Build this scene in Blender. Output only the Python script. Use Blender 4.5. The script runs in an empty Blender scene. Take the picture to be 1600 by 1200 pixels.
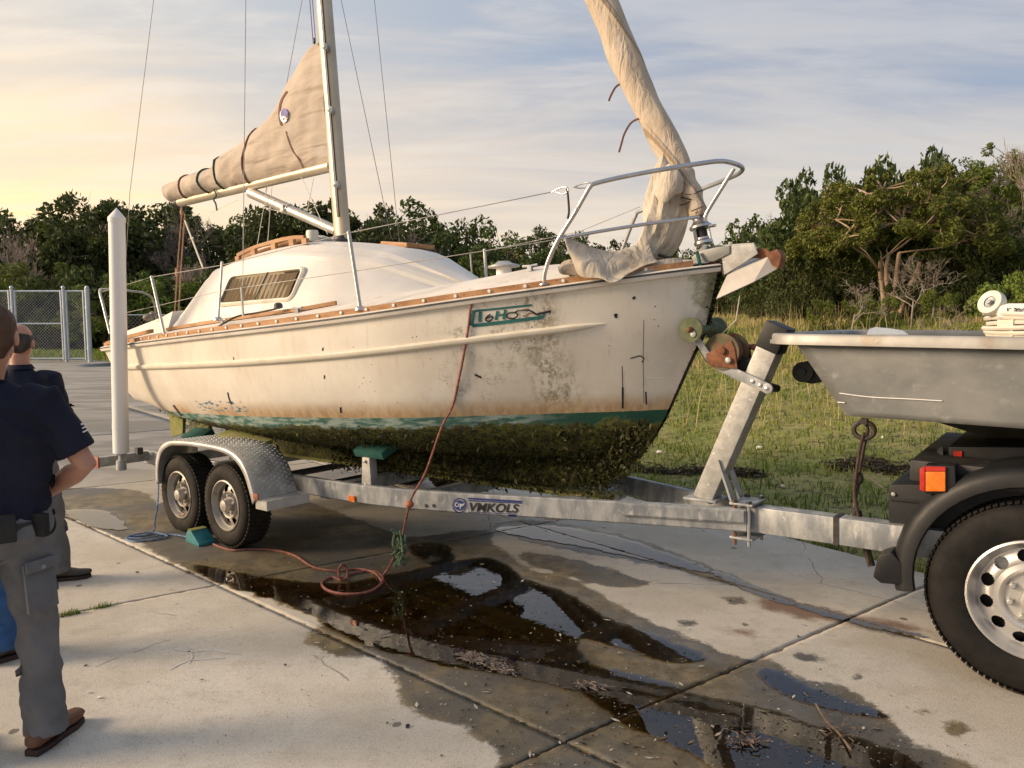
import bpy, bmesh, math, random
import numpy as np
from mathutils import Vector, Matrix, noise as mnoise
from mathutils.bvhtree import BVHTree
random.seed(7); rng = np.random.default_rng(11)
R = math.radians
sc = bpy.context.scene

# ------------------------------------------------------------------ camera, sky, sun, exposure
CAM_H = 1.65; F_PX = 1200.0; PITCH = math.atan(105 / 1200)
cam_d = bpy.data.cameras.new('camera'); cam = bpy.data.objects.new('camera', cam_d); sc.collection.objects.link(cam)
cam.location = (0, 0, CAM_H); cam.rotation_euler = (R(90) - PITCH, 0, 0)
cam_d.sensor_width = 36; cam_d.lens = 36 * F_PX / 1600; cam_d.clip_start = 0.05; cam_d.clip_end = 2000
sc.camera = cam
SUN_DIR = Vector((-0.955, -0.10, 0.0)).normalized()
SUN_EL = R(20)
SUN_AZ = math.atan2(SUN_DIR.x, SUN_DIR.y)
sc.view_settings.view_transform = 'Standard'; sc.view_settings.look = 'None'
sc.view_settings.gamma = 1; sc.view_settings.use_curve_mapping = False
sc.view_settings.exposure = 1.35

world = bpy.data.worlds.new('World'); sc.world = world; world.use_nodes = True

class NT:
    """tiny node-tree builder"""
    def __init__(s, tree, clear=True):
        s.t = tree
        if clear: tree.nodes.clear()
    def n(s, typ, props=None, **ins):
        nd = s.t.nodes.new(typ)
        for k, v in (props or {}).items(): setattr(nd, k, v)
        for k, v in ins.items():
            key = int(k[1:]) if k[0] == '_' and k[1:].isdigit() else k.replace('_', ' ')
            s.put(nd.inputs[key], v)
        return nd
    def put(s, sock, v):
        if isinstance(v, bpy.types.NodeSocket): s.t.links.new(v, sock)
        elif isinstance(v, bpy.types.Node): s.t.links.new(v.outputs[0], sock)
        else:
            if sock.type == 'RGBA' and len(v) == 3: v = (*v, 1)
            sock.default_value = v
    def m(s, op, a, b=0.0, c=0.0, clamp=False):
        nd = s.t.nodes.new('ShaderNodeMath'); nd.operation = op; nd.use_clamp = clamp
        s.put(nd.inputs[0], a); s.put(nd.inputs[1], b); s.put(nd.inputs[2], c)
        return nd.outputs[0]
    def mix(s, f, a, b, mode='MIX'):
        nd = s.t.nodes.new('ShaderNodeMix'); nd.data_type = 'RGBA'; nd.blend_type = mode; nd.clamp_factor = True
        s.put(nd.inputs[0], f); s.put(nd.inputs[6], a); s.put(nd.inputs[7], b)
        return nd.outputs[2]
    def ss(s, x, lo, hi):       # smoothstep
        nd = s.t.nodes.new('ShaderNodeMapRange'); nd.interpolation_type = 'SMOOTHSTEP'
        s.put(nd.inputs[0], x); nd.inputs[1].default_value = lo; nd.inputs[2].default_value = hi
        return nd.outputs[0]
    def noise(s, vec, scale, detail=4, rough=0.55, dist=0.0, out=0):
        nd = s.n('ShaderNodeTexNoise', None, Scale=scale, Detail=detail, Roughness=rough, Distortion=dist)
        if vec is not None: s.put(nd.inputs['Vector'], vec)
        return nd.outputs[out]
    def scl(s, vec, v, rot=(0, 0, 0)):
        nd = s.n('ShaderNodeMapping', None, Vector=vec); nd.inputs['Scale'].default_value = v; nd.inputs['Rotation'].default_value = rot
        return nd.outputs[0]
    def sep(s, vec): return s.n('ShaderNodeSeparateXYZ', None, Vector=vec).outputs
    def bump(s, h, strength=0.3, dist=0.01):
        return s.n('ShaderNodeBump', None, Height=h, Strength=strength, Distance=dist).outputs[0]

def build_world():
    w = NT(world.node_tree)
    sky = w.n('ShaderNodeTexSky', {'sky_type': 'NISHITA', 'sun_disc': False, 'sun_elevation': SUN_EL, 'sun_rotation': SUN_AZ, 'dust_density': 2.5, 'air_density': 1.2})
    d = w.n('ShaderNodeTexCoord').outputs['Generated']
    x, y, z = w.sep(d)[0:3]
    hz = w.m('SQRT', w.m('ADD', w.m('MULTIPLY', x, x), w.m('MULTIPLY', y, y)))
    dot = w.m('DIVIDE', w.m('ADD', w.m('MULTIPLY', x, -0.966), w.m('MULTIPLY', y, 0.26)), w.m('ADD', hz, 1e-4))
    el = w.m('MAXIMUM', z, 0.0)
    g = w.ss(dot, -0.25, 0.95); g2 = w.ss(dot, 0.45, 1.0)
    low = w.mix(g, (0.45, 0.39, 0.32), (0.64, 0.47, 0.30))
    low = w.mix(w.m('MULTIPLY', g2, 0.9), low, (0.95, 0.62, 0.24))
    high = w.mix(g, (0.13, 0.18, 0.27), (0.36, 0.36, 0.355))
    f = w.ss(el, 0.02, 0.42)
    # streaky thin cloud: stretched noise on a plane high above
    k = w.m('DIVIDE', 1.0, w.m('ADD', el, 0.09))
    pv = w.n('ShaderNodeCombineXYZ', None, _0=w.m('MULTIPLY', x, k), _1=w.m('MULTIPLY', y, k), _2=0.0).outputs[0]
    c1 = w.noise(w.scl(pv, (0.55, 1.5, 1), (0, 0, R(-14))), 1.1, 7, 0.58, 0.6)
    c2 = w.noise(w.scl(pv, (0.9, 2.6, 1), (0, 0, R(-8))), 2.3, 6, 0.6, 0.4)
    f = w.m('ADD', f, w.m('MULTIPLY', w.m('SUBTRACT', c1, 0.5), -1.25), clamp=True)
    col = w.mix(f, low, high)
    cloud = w.ss(w.m('ADD', w.m('MULTIPLY', c1, 0.55), w.m('MULTIPLY', c2, 0.45)), 0.44, 0.62)
    ccol = w.mix(g, (0.32, 0.32, 0.335), (0.54, 0.48, 0.41))
    col = w.mix(w.m('MULTIPLY', cloud, 0.5), col, ccol)
    bg1 = w.n('ShaderNodeBackground', None, Color=sky, Strength=0.05)
    bg2 = w.n('ShaderNodeBackground', None, Color=col, Strength=0.80)
    add = w.n('ShaderNodeMixShader', None, _0=0.9, _1=bg1, _2=bg2)
    w.n('ShaderNodeOutputWorld', None, Surface=add)
build_world()
sun_d = bpy.data.lights.new('sun', 'SUN'); sun = bpy.data.objects.new('sun', sun_d); sc.collection.objects.link(sun)
sun_d.energy = 2.1; sun_d.angle = R(20); sun_d.color = (1.0, 0.76, 0.52)
sv = Vector((SUN_DIR.x * math.cos(SUN_EL), SUN_DIR.y * math.cos(SUN_EL), math.sin(SUN_EL)))
sun.rotation_euler = sv.to_track_quat('Z', 'Y').to_euler(); sun.location = (-20, 0, 12)

# ------------------------------------------------------------------ frames of reference
def cam_ray(u, v):
    a = (u - 800) / F_PX; b = -(v - 600) / F_PX; c, s = math.cos(PITCH), math.sin(PITCH)
    return Vector((a, c + b * s, -s + b * c))
EYE = Vector((0, 0, CAM_H))
def G(u, v, z=0.0):
    r = cam_ray(u, v); return EYE + r * ((z - CAM_H) / r.z)
def AT(u, v, y):
    r = cam_ray(u, v); return EYE + r * (y / r.y)
O = Vector((-1.539, 6.519, 0))
def frame(th, pit):
    th = R(th); b = R(pit)
    a0 = Vector((math.cos(th), -math.sin(th), 0)); n = Vector((-math.sin(th), -math.cos(th), 0)); z = Vector((0, 0, 1))
    a = a0 * math.cos(b) + z * math.sin(b); k = -a0 * math.sin(b) + z * math.cos(b)
    M = Matrix(((a.x, -n.x, k.x, O.x), (a.y, -n.y, k.y, O.y), (a.z, -n.z, k.z, O.z), (0, 0, 0, 1)))
    Mi = M.inverted()
    def f(u, v, w):      # local point seen towards (u, v) in the upright plane w metres to starboard
        e = Mi @ EYE; r = Mi.to_3x3() @ cam_ray(u, v)
        return e + r * ((-w - e.y) / r.y)
    return M, Mi, f
MB_, MBi, B = frame(40, 3.5)     # sailboat
MT_, MTi, T = frame(40, 2.0)     # trailer
MV_, MVi, V = frame(37, 0.0)     # truck and aluminium hull

# ------------------------------------------------------------------ object helpers
COL = sc.collection
def tag(o, label=None, cat=None, group=None, kind=None):
    if label: o['label'] = label
    if cat: o['category'] = cat
    if group: o['group'] = group
    if kind: o['kind'] = kind
    return o
def empty(name, mat=None, loc=None, rz=0.0):
    o = bpy.data.objects.new(name, None); COL.objects.link(o); o.empty_display_size = 0.2
    if mat is not None: o.matrix_world = mat
    elif loc is not None: o.location = loc; o.rotation_euler = (0, 0, rz)
    return o
def link(name, me, mat=None, parent=None, smooth=False):
    if mat is not None and not me.materials: me.materials.append(mat)
    if smooth and len(me.polygons): me.polygons.foreach_set('use_smooth', [True] * len(me.polygons))
    o = bpy.data.objects.new(name, me); COL.objects.link(o)
    if parent is not None: o.parent = parent
    return o
def mesh_np(name, V_, F_, mat=None, parent=None, smooth=False, attrs=None):
    V_ = np.asarray(V_, dtype=np.float32); F_ = np.asarray(F_, dtype=np.int32)
    me = bpy.data.meshes.new(name); nf, k = F_.shape
    me.vertices.add(len(V_)); me.vertices.foreach_set('co', V_.ravel())
    me.loops.add(nf * k); me.loops.foreach_set('vertex_index', F_.ravel())
    me.polygons.add(nf); me.polygons.foreach_set('loop_start', np.arange(0, nf * k, k, dtype=np.int32)); me.polygons.foreach_set('loop_total', np.full(nf, k, dtype=np.int32))
    me.update(calc_edges=True)
    for an, av in (attrs or {}).items():
        at = me.attributes.new(an, 'FLOAT', 'POINT'); at.data.foreach_set('value', np.asarray(av, dtype=np.float32))
    if mat is None: return me
    return link(name, me, mat, parent, smooth)

class M_:
    """collects shapes and links them as one mesh object"""
    def __init__(s): s.v = []; s.f = []
    def add(s, vs, fs):
        b = len(s.v); s.v += [tuple(p) for p in vs]; s.f += [tuple(i + b for i in f) for f in fs]; return s
    def box(s, c, size, rot=None):
        hx, hy, hz = [q / 2 for q in size]; c = Vector(c)
        vs = [Vector((x, y, z)) for z in (-hz, hz) for y in (-hy, hy) for x in (-hx, hx)]
        if rot is not None: vs = [rot @ q for q in vs]
        return s.add([c + q for q in vs], [(0, 2, 3, 1), (4, 5, 7, 6), (0, 1, 5, 4), (2, 6, 7, 3), (0, 4, 6, 2), (1, 3, 7, 5)])
    def beam(s, p, q, wd, ht, up=(0, 0, 1)):
        p, q = Vector(p), Vector(q); d = (q - p).normalized(); up = Vector(up); sd = d.cross(up).normalized(); u2 = sd.cross(d)
        vs = [e + sd * a * wd / 2 + u2 * b * ht / 2 for e in (p, q) for a, b in ((-1, -1), (1, -1), (1, 1), (-1, 1))]
        return s.add(vs, [(3, 2, 1, 0), (4, 5, 6, 7), (0, 1, 5, 4), (1, 2, 6, 5), (2, 3, 7, 6), (3, 0, 4, 7)])
    def rings(s, rings, closed=True, cap=True):
        n = len(rings[0]); vs = [p for r in rings for p in r]; fs = []
        for i in range(len(rings) - 1):
            for j in range(n if closed else n - 1):
                k = (j + 1) % n; fs.append((i * n + j, i * n + k, (i + 1) * n + k, (i + 1) * n + j))
        if cap and closed: fs.append(tuple(reversed(range(n)))); fs.append(tuple(range((len(rings) - 1) * n, len(rings) * n)))
        return s.add(vs, fs)
    def tube(s, path, r, seg=8, closed=False):
        path = [Vector(p) for p in path]; n = len(path)
        rs = r if isinstance(r, (list, tuple)) else [r] * n
        rings = []; prev = None
        for i, p in enumerate(path):
            a = path[(i - 1) % n] if (closed or i > 0) else p; b = path[(i + 1) % n] if (closed or i < n - 1) else p
            d = (b - a).normalized()
            if prev is None:
                prev = d.orthogonal().normalized()
            u = (prev - d * prev.dot(d))
            u = u.normalized() if u.length > 1e-6 else d.orthogonal().normalized()
            prev = u; w = d.cross(u)
            rings.append([p + (u * math.cos(t) + w * math.sin(t)) * rs[i] for t in [2 * math.pi * j / seg for j in range(seg)]])
        if closed: rings.append(rings[0]); return s.rings(rings, cap=False)
        return s.rings(rings)
    def lathe(s, prof, c, ax, seg=24, cap=False):
        """profile of (radius, height) pairs turned about the axis"""
        c = Vector(c); ax = Vector(ax).normalized(); u = ax.orthogonal().normalized(); w = ax.cross(u)
        rings = [[c + ax * h + (u * math.cos(t) + w * math.sin(t)) * r for t in [2 * math.pi * j / seg for j in range(seg)]] for r, h in prof]
        return s.rings(rings, cap=cap)
    def prism(s, poly, off):
        """polygon of points extruded by the vector off"""
        off = Vector(off); poly = [Vector(p) for p in poly]; n = len(poly)
        return s.add(poly + [p + off for p in poly], [tuple(range(n)), tuple(reversed(range(n, 2 * n)))] + [(i, (i + n), ((i + 1) % n) + n, (i + 1) % n) for i in range(n)])
    def sphere(s, c, r, seg=12, rg=8):
        rx, ry, rz = r if isinstance(r, (tuple, list)) else (r, r, r); c = Vector(c)
        rings = [[c + Vector((rx * math.sin(a) * math.cos(t), ry * math.sin(a) * math.sin(t), rz * math.cos(a))) for t in [2 * math.pi * j / seg for j in range(seg)]] for a in [0.02 + (math.pi - 0.04) * i / rg for i in range(rg + 1)]]
        return s.rings(rings)
    def mesh(s, name):
        me = bpy.data.meshes.new(name); me.from_pydata([tuple(v) for v in s.v], [], s.f); me.update()
        bm = bmesh.new(); bm.from_mesh(me); bmesh.ops.recalc_face_normals(bm, faces=bm.faces); bm.to_mesh(me); bm.free()
        return me
    def build(s, name, mat, parent=None, smooth=False, bevel=0.0):
        me = s.mesh(name)
        if bevel:
            bm = bmesh.new(); bm.from_mesh(me)
            es = [e for e in bm.edges if len(e.link_faces) == 2 and e.calc_face_angle(0) > 0.6]
            bmesh.ops.bevel(bm, geom=es, offset=bevel, segments=2, affect='EDGES', profile=0.6)
            bm.to_mesh(me); bm.free()
        o = link(name, me, mat, parent, smooth or bool(bevel))
        if smooth or bevel:
            try: me.set_sharp_from_angle(angle=R(42))
            except Exception: pass
        return o

def cr(pts, n=8, closed=False):
    """Catmull-Rom through points"""
    P = [Vector(p) for p in pts]; out = []; N = len(P)
    for i in range(N if closed else N - 1):
        if closed: p0, p1, p2, p3 = P[(i - 1) % N], P[i], P[(i + 1) % N], P[(i + 2) % N]
        else: p0, p1, p2, p3 = P[max(i - 1, 0)], P[i], P[i + 1], P[min(i + 2, N - 1)]
        for j in range(n):
            t = j / n
            out.append(0.5 * ((2 * p1) + (p2 - p0) * t + (2 * p0 - 5 * p1 + 4 * p2 - p3) * t * t + (-p0 + 3 * p1 - 3 * p2 + p3) * t ** 3))
    if not closed: out.append(P[-1])
    return out
def ip(x, xs, ys): return float(np.interp(x, xs, ys))

# ------------------------------------------------------------------ materials
def new_mat(name):
    m = bpy.data.materials.new(name); m.use_nodes = True; return m, NT(m.node_tree)
def out(nt, sh): nt.n('ShaderNodeOutputMaterial', None, Surface=sh)
def pbr(nt, **k): return nt.n('ShaderNodeBsdfPrincipled', None, **k)
def simple(name, c1, c2=None, rough=0.6, metal=0.0, scale=6.0, bump=0.0, bscale=60.0, spec=0.5, stretch=(1, 1, 1), c3=None, s3=20.0, t3=(0.62, 0.7)):
    """two-tone mottled material in object space, optional spots of a third colour"""
    m, nt = new_mat(name); v = nt.n('ShaderNodeTexCoord').outputs['Object']
    vs = nt.scl(v, stretch)
    f = nt.ss(nt.noise(vs, scale, 6, 0.6), 0.33, 0.67)
    col = nt.mix(f, c1, c2 or c1)
    if c3: col = nt.mix(nt.ss(nt.noise(vs, s3, 5, 0.6), *t3), col, c3)
    rr = nt.m('ADD', nt.m('MULTIPLY', nt.noise(vs, scale * 2.3, 4), 0.22), rough - 0.11, clamp=True)
    k = dict(Base_Color=col, Roughness=rr, Metallic=metal, Specular_IOR_Level=spec)
    if bump: k['Normal'] = nt.bump(nt.noise(v, bscale, 5, 0.6), bump, 0.004)
    out(nt, pbr(nt, **k)); return m

MAT = {}
MAT['galv'] = simple('galvanised_steel', (0.20, 0.22, 0.24), (0.40, 0.41, 0.41), 0.5, 0.35, 13, 0.2, 90, c3=(0.50, 0.50, 0.49), s3=22, t3=(0.55, 0.72), stretch=(1, 1, .45))
MAT['galv_post'] = simple('weathered_galvanised_steel', (0.30, 0.30, 0.29), (0.42, 0.42, 0.40), 0.55, 0.4, 18, 0.2, 120, c3=(0.55, 0.55, 0.54), s3=42, t3=(0.62, 0.68))
MAT['dark_steel'] = simple('dark_steel', (0.035, 0.037, 0.04), (0.07, 0.07, 0.07), 0.55, 0.3, 8)
MAT['rust'] = simple('rusty_iron', (0.11, 0.04, 0.02), (0.22, 0.09, 0.04), 0.8, 0.1, 22, 0.4, 90)
MAT['chrome'] = simple('polished_stainless', (0.50, 0.50, 0.51), (0.62, 0.60, 0.58), 0.32, 1.0, 8)
MAT['alu_mast'] = simple('anodised_aluminium', (0.44, 0.42, 0.38), (0.54, 0.52, 0.48), 0.38, 0.6, 3, stretch=(6, 6, .6))
MAT['wire'] = simple('steel_wire', (0.25, 0.24, 0.23), (0.35, 0.33, 0.31), 0.45, 0.6, 10)
MAT['deck'] = simple('weathered_white_deck', (0.60, 0.55, 0.48), (0.70, 0.66, 0.60), 0.6, 0, 5, 0.25, 60, c3=(0.34, 0.30, 0.24), s3=9, t3=(0.60, 0.78))
MAT['cabin'] = simple('chalky_white_gelcoat', (0.64, 0.60, 0.54), (0.72, 0.69, 0.64), 0.5, 0, 2.5, 0.1, 40, c3=(0.47, 0.42, 0.34), s3=6, t3=(0.60, 0.85))
MAT['cream'] = simple('cream_plastic', (0.62, 0.57, 0.46), (0.70, 0.65, 0.55), 0.45, 0, 8)
MAT['teak'] = simple('weathered_teak', (0.30, 0.14, 0.05), (0.44, 0.24, 0.11), 0.6, 0, 4, 0.3, 60, stretch=(1, 8, 8), c3=(0.16, 0.08, 0.04), s3=8, t3=(0.58, 0.72))
MAT['white'] = simple('white_paint', (0.72, 0.71, 0.68), (0.78, 0.77, 0.74), 0.5, 0, 5, c3=(0.5, 0.47, 0.4), s3=3, t3=(0.62, 0.85))
MAT['pvc'] = simple('white_plastic_pipe', (0.70, 0.69, 0.67), (0.76, 0.75, 0.73), 0.38, 0, 2, c3=(0.40, 0.36, 0.30), s3=6, t3=(0.60, 0.80), stretch=(1, 1, .25))
MAT['black_plastic'] = simple('black_plastic', (0.008, 0.0085, 0.010), (0.014, 0.015, 0.017), 0.5, 0, 6, 0.08, 80, spec=0.35, c3=(0.045, 0.043, 0.04), s3=5, t3=(0.6, 0.85))
MAT['black'] = simple('black_rubber', (0.012, 0.012, 0.012), (0.025, 0.025, 0.024), 0.6, 0, 10)
MAT['green_pad'] = simple('green_carpet', (0.008, 0.07, 0.06), (0.015, 0.11, 0.09), 0.9, 0, 18, 0.5, 200)
MAT['moss_wood'] = simple('mossy_wood', (0.16, 0.18, 0.04), (0.24, 0.22, 0.09), 0.9, 0, 12, 0.5, 60)
MAT['rope_red'] = simple('red_brown_rope', (0.15, 0.045, 0.032), (0.27, 0.11, 0.085), 0.8, 0, 40, 0.5, 300)
MAT['rope_blue'] = simple('blue_rope', (0.03, 0.09, 0.22), (0.16, 0.25, 0.38), 0.8, 0, 30, 0.5, 300)
MAT['rope_green'] = simple('tangled_green_rope', (0.05, 0.12, 0.07), (0.14, 0.16, 0.09), 0.9, 0, 30, 0.5, 200)
MAT['rope_dark'] = simple('dark_strap', (0.018, 0.016, 0.015), (0.045, 0.038, 0.03), 0.75, 0, 20)
MAT['teal'] = simple('teal_paint', (0.010, 0.095, 0.095), (0.02, 0.15, 0.14), 0.5, 0, 12)
MAT['decal_black'] = simple('black_lettering', (0.012, 0.013, 0.016), None, 0.4)
MAT['decal_blue'] = simple('dark_blue_print', (0.02, 0.03, 0.16), None, 0.4)
MAT['decal_white'] = simple('white_sticker', (0.60, 0.62, 0.68), None, 0.4)
MAT['orange'] = simple('orange_lens', (0.80, 0.20, 0.02), (0.6, 0.13, 0.01), 0.25, 0, 30)
MAT['red_lens'] = simple('red_lens', (0.38, 0.02, 0.015), (0.5, 0.03, 0.02), 0.25, 0, 30)
MAT['faded_red'] = simple('faded_reflector', (0.25, 0.06, 0.035), (0.32, 0.11, 0.07), 0.5, 0, 12)
MAT['alu'] = simple('scuffed_aluminium', (0.165, 0.172, 0.168), (0.235, 0.24, 0.232), 0.5, 0.3, 3.5, 0.15, 50, c3=(0.34, 0.34, 0.32), s3=12, t3=(0.55, 0.80), stretch=(1, 1, 1.3))
MAT['alu_rim'] = simple('worn_aluminium_rim', (0.25, 0.245, 0.23), (0.35, 0.34, 0.325), 0.5, 0.3, 5, c3=(0.22, 0.18, 0.14), s3=7, t3=(0.55, 0.72))
MAT['rim'] = simple('silver_wheel_rim', (0.42, 0.41, 0.40), (0.58, 0.57, 0.55), 0.35, 0.6, 5, c3=(0.24, 0.17, 0.11), s3=7, t3=(0.6, 0.78))
MAT['rim_old'] = simple('dull_trailer_rim', (0.28, 0.26, 0.23), (0.42, 0.39, 0.35), 0.5, 0.35, 6, c3=(0.13, 0.07, 0.04), s3=9, t3=(0.55, 0.7))
MAT['tyre'] = simple('tyre_rubber', (0.006, 0.006, 0.006), (0.015, 0.0135, 0.012), 0.72, 0, 8, 0.25, 70, spec=0.25)
MAT['tyre_dusty'] = simple('muddy_tyre_rubber', (0.009, 0.008, 0.007), (0.026, 0.022, 0.017), 0.8, 0, 8, 0.3, 70, spec=0.25)
MAT['navy'] = simple('navy_cotton', (0.010, 0.012, 0.024), (0.016, 0.018, 0.034), 0.85, 0, 5, 0.25, 400, spec=0.2)
MAT['khaki'] = simple('grey_work_cloth', (0.115, 0.116, 0.124), (0.16, 0.158, 0.162), 0.88, 0, 6, 0.3, 400, spec=0.2)
MAT['jeans'] = simple('blue_denim', (0.03, 0.08, 0.20), (0.05, 0.12, 0.27), 0.85, 0, 9, 0.3, 400, spec=0.2)
MAT['skin'] = simple('sunburnt_skin', (0.40, 0.19, 0.125), (0.46, 0.24, 0.17), 0.5, 0, 9, 0.1, 200)
MAT['hair_brown'] = simple('brown_hair', (0.05, 0.022, 0.012), (0.09, 0.04, 0.02), 0.7, 0, 30, 0.6, 220, stretch=(1, 1, .25))
MAT['hair_grey'] = simple('grey_black_hair', (0.022, 0.018, 0.016), (0.07, 0.06, 0.055), 0.75, 0, 30, 0.6, 220, stretch=(1, 1, .25))
MAT['boot'] = simple('brown_leather', (0.085, 0.032, 0.016), (0.15, 0.065, 0.032), 0.55, 0, 14, 0.3, 120)
MAT['boot_dark'] = simple('dark_shoe_leather', (0.03, 0.022, 0.018), (0.06, 0.045, 0.035), 0.6, 0, 14, 0.3, 120)
MAT['sole'] = simple('shoe_sole', (0.025, 0.012, 0.010), (0.05, 0.025, 0.02), 0.8, 0, 14)
MAT['bark'] = simple('grey_brown_bark', (0.10, 0.07, 0.05), (0.19, 0.14, 0.10), 0.9, 0, 6, 0.5, 30, stretch=(3, 3, .6))
MAT['bark_pale'] = simple('pale_tan_bark', (0.30, 0.20, 0.13), (0.40, 0.29, 0.20), 0.85, 0, 6, 0.5, 30, stretch=(3, 3, .6))
MAT['twig'] = simple('grey_dead_twigs', (0.22, 0.18, 0.15), (0.32, 0.27, 0.22), 0.9, 0, 4)
MAT['paper'] = simple('dirty_white_paper', (0.62, 0.60, 0.56), (0.72, 0.70, 0.66), 0.8, 0, 20)
MAT['weed'] = simple('wet_dead_weed', (0.12, 0.095, 0.075), (0.23, 0.19, 0.16), 0.55, 0, 30, 0.6, 90)
MAT['curtain'] = simple('beige_curtain', (0.30, 0.25, 0.18), (0.40, 0.34, 0.26), 0.9, 0, 12)
MAT['chalk'] = simple('worn_white_mark', (0.60, 0.60, 0.58), (0.50, 0.48, 0.45), 0.9, 0, 20)
def glass_mat(name, tint, rough=0.05, alpha=0.5):
    m, nt = new_mat(name)
    g = nt.n('ShaderNodeBsdfGlossy', None, Color=(1, 1, 1), Roughness=rough); t = nt.n('ShaderNodeBsdfTransparent', None, Color=tint)
    fr = nt.m('MULTIPLY', nt.n('ShaderNodeFresnel', None, IOR=1.45), .22)
    out(nt, nt.n('ShaderNodeMixShader', None, _0=fr, _1=t, _2=g)); return m
MAT['glass'] = glass_mat('smoked_pane', (0.62, 0.58, 0.5), 0.06)

def canvas_mat():
    m, nt = new_mat('tan_canvas'); v = nt.n('ShaderNodeTexCoord').outputs['Object']
    col = nt.mix(nt.ss(nt.noise(v, 3, 6, .6), .35, .68), (0.49, 0.41, 0.335), (0.59, 0.51, 0.425))
    col = nt.mix(nt.m('MULTIPLY', nt.ss(nt.noise(v, 4, 6, .65), .6, .85), .6), col, (0.30, 0.23, 0.17))
    h = nt.m('ADD', nt.noise(nt.scl(v, (.8, 1, 3.0), (0, R(-32), 0)), 2.6, 2, .4, .6), nt.m('MULTIPLY', nt.noise(v, 260, 3), 0.012))
    b = nt.bump(h, 0.75, 0.07)
    s = pbr(nt, Base_Color=col, Roughness=0.9, Specular_IOR_Level=0.15, Normal=b)
    tr = nt.n('ShaderNodeBsdfTranslucent', None, Color=col, Normal=b)
    out(nt, nt.n('ShaderNodeMixShader', None, _0=0.12, _1=s, _2=tr)); return m
MAT['canvas'] = canvas_mat()
def sail_mat():
    m, nt = new_mat('dirty_sailcloth'); v = nt.n('ShaderNodeTexCoord').outputs['Object']
    col = nt.mix(nt.ss(nt.noise(v, 3.5, 6, .6), .35, .68), (0.46, 0.40, 0.32), (0.60, 0.545, 0.46))
    col = nt.mix(nt.ss(nt.noise(v, 6, 7, .7), .52, .75), col, (0.27, 0.21, 0.15))
    h = nt.m('ADD', nt.noise(nt.scl(v, (1.2, 1, 0.5)), 9, 3, .5, 1.5), nt.m('MULTIPLY', nt.noise(v, 240, 3), 0.02))
    b = nt.bump(h, 0.7, 0.03)
    s = pbr(nt, Base_Color=col, Roughness=0.75, Specular_IOR_Level=0.25, Normal=b); tr = nt.n('ShaderNodeBsdfTranslucent', None, Color=col)
    out(nt, nt.n('ShaderNodeMixShader', None, _0=0.15, _1=s, _2=tr)); return m
MAT['sail'] = sail_mat()
MAT['glass_dome'] = simple('cloudy_acrylic', (0.36, 0.38, 0.40), (0.46, 0.47, 0.47), 0.2, 0, 4)
MAT['alu_gold'] = simple('gold_anodised_boom', (0.42, 0.36, 0.26), (0.52, 0.46, 0.36), 0.38, 0.45, 3)
MAT['rope_tan'] = simple('tan_rope', (0.36, 0.20, 0.11), (0.46, 0.28, 0.17), 0.85, 0, 30, 0.5, 300)
MAT['rope_purple'] = simple('flecked_purple_rope', (0.18, 0.11, 0.22), (0.30, 0.22, 0.32), 0.8, 0, 60)
MAT['fluke'] = simple('rust_streaked_galvanising', (0.48, 0.44, 0.38), (0.60, 0.56, 0.50), 0.5, 0.2, 5, c3=(0.30, 0.11, 0.04), s3=5, t3=(0.55, 0.68))
def sleeve_mat():
    m, nt = new_mat('jib_sunstrip_canvas'); v = nt.n('ShaderNodeTexCoord').outputs['Object']
    x, y, z = nt.sep(v)[0:3]
    col = nt.mix(nt.ss(nt.noise(v, 4, 6, .6), .35, .68), (0.44, 0.365, 0.28), (0.54, 0.46, 0.37))
    wv = nt.m('SINE', nt.m('ADD', nt.m('MULTIPLY', z, 13.0), nt.m('MULTIPLY', nt.m('ADD', x, y), 16.0)))
    col = nt.mix(nt.m('MULTIPLY', nt.ss(wv, .965, .995), .7), col, (0.22, 0.14, 0.08))
    h = nt.m('ADD', nt.noise(nt.scl(v, (1.5, 1.5, .5)), 9, 4, .5, 1.4), nt.m('MULTIPLY', nt.ss(wv, .8, 1), .5))
    out(nt, pbr(nt, Base_Color=col, Roughness=.85, Specular_IOR_Level=.2, Normal=nt.bump(h, .7, .03))); return m
MAT['sleeve'] = sleeve_mat()

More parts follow.
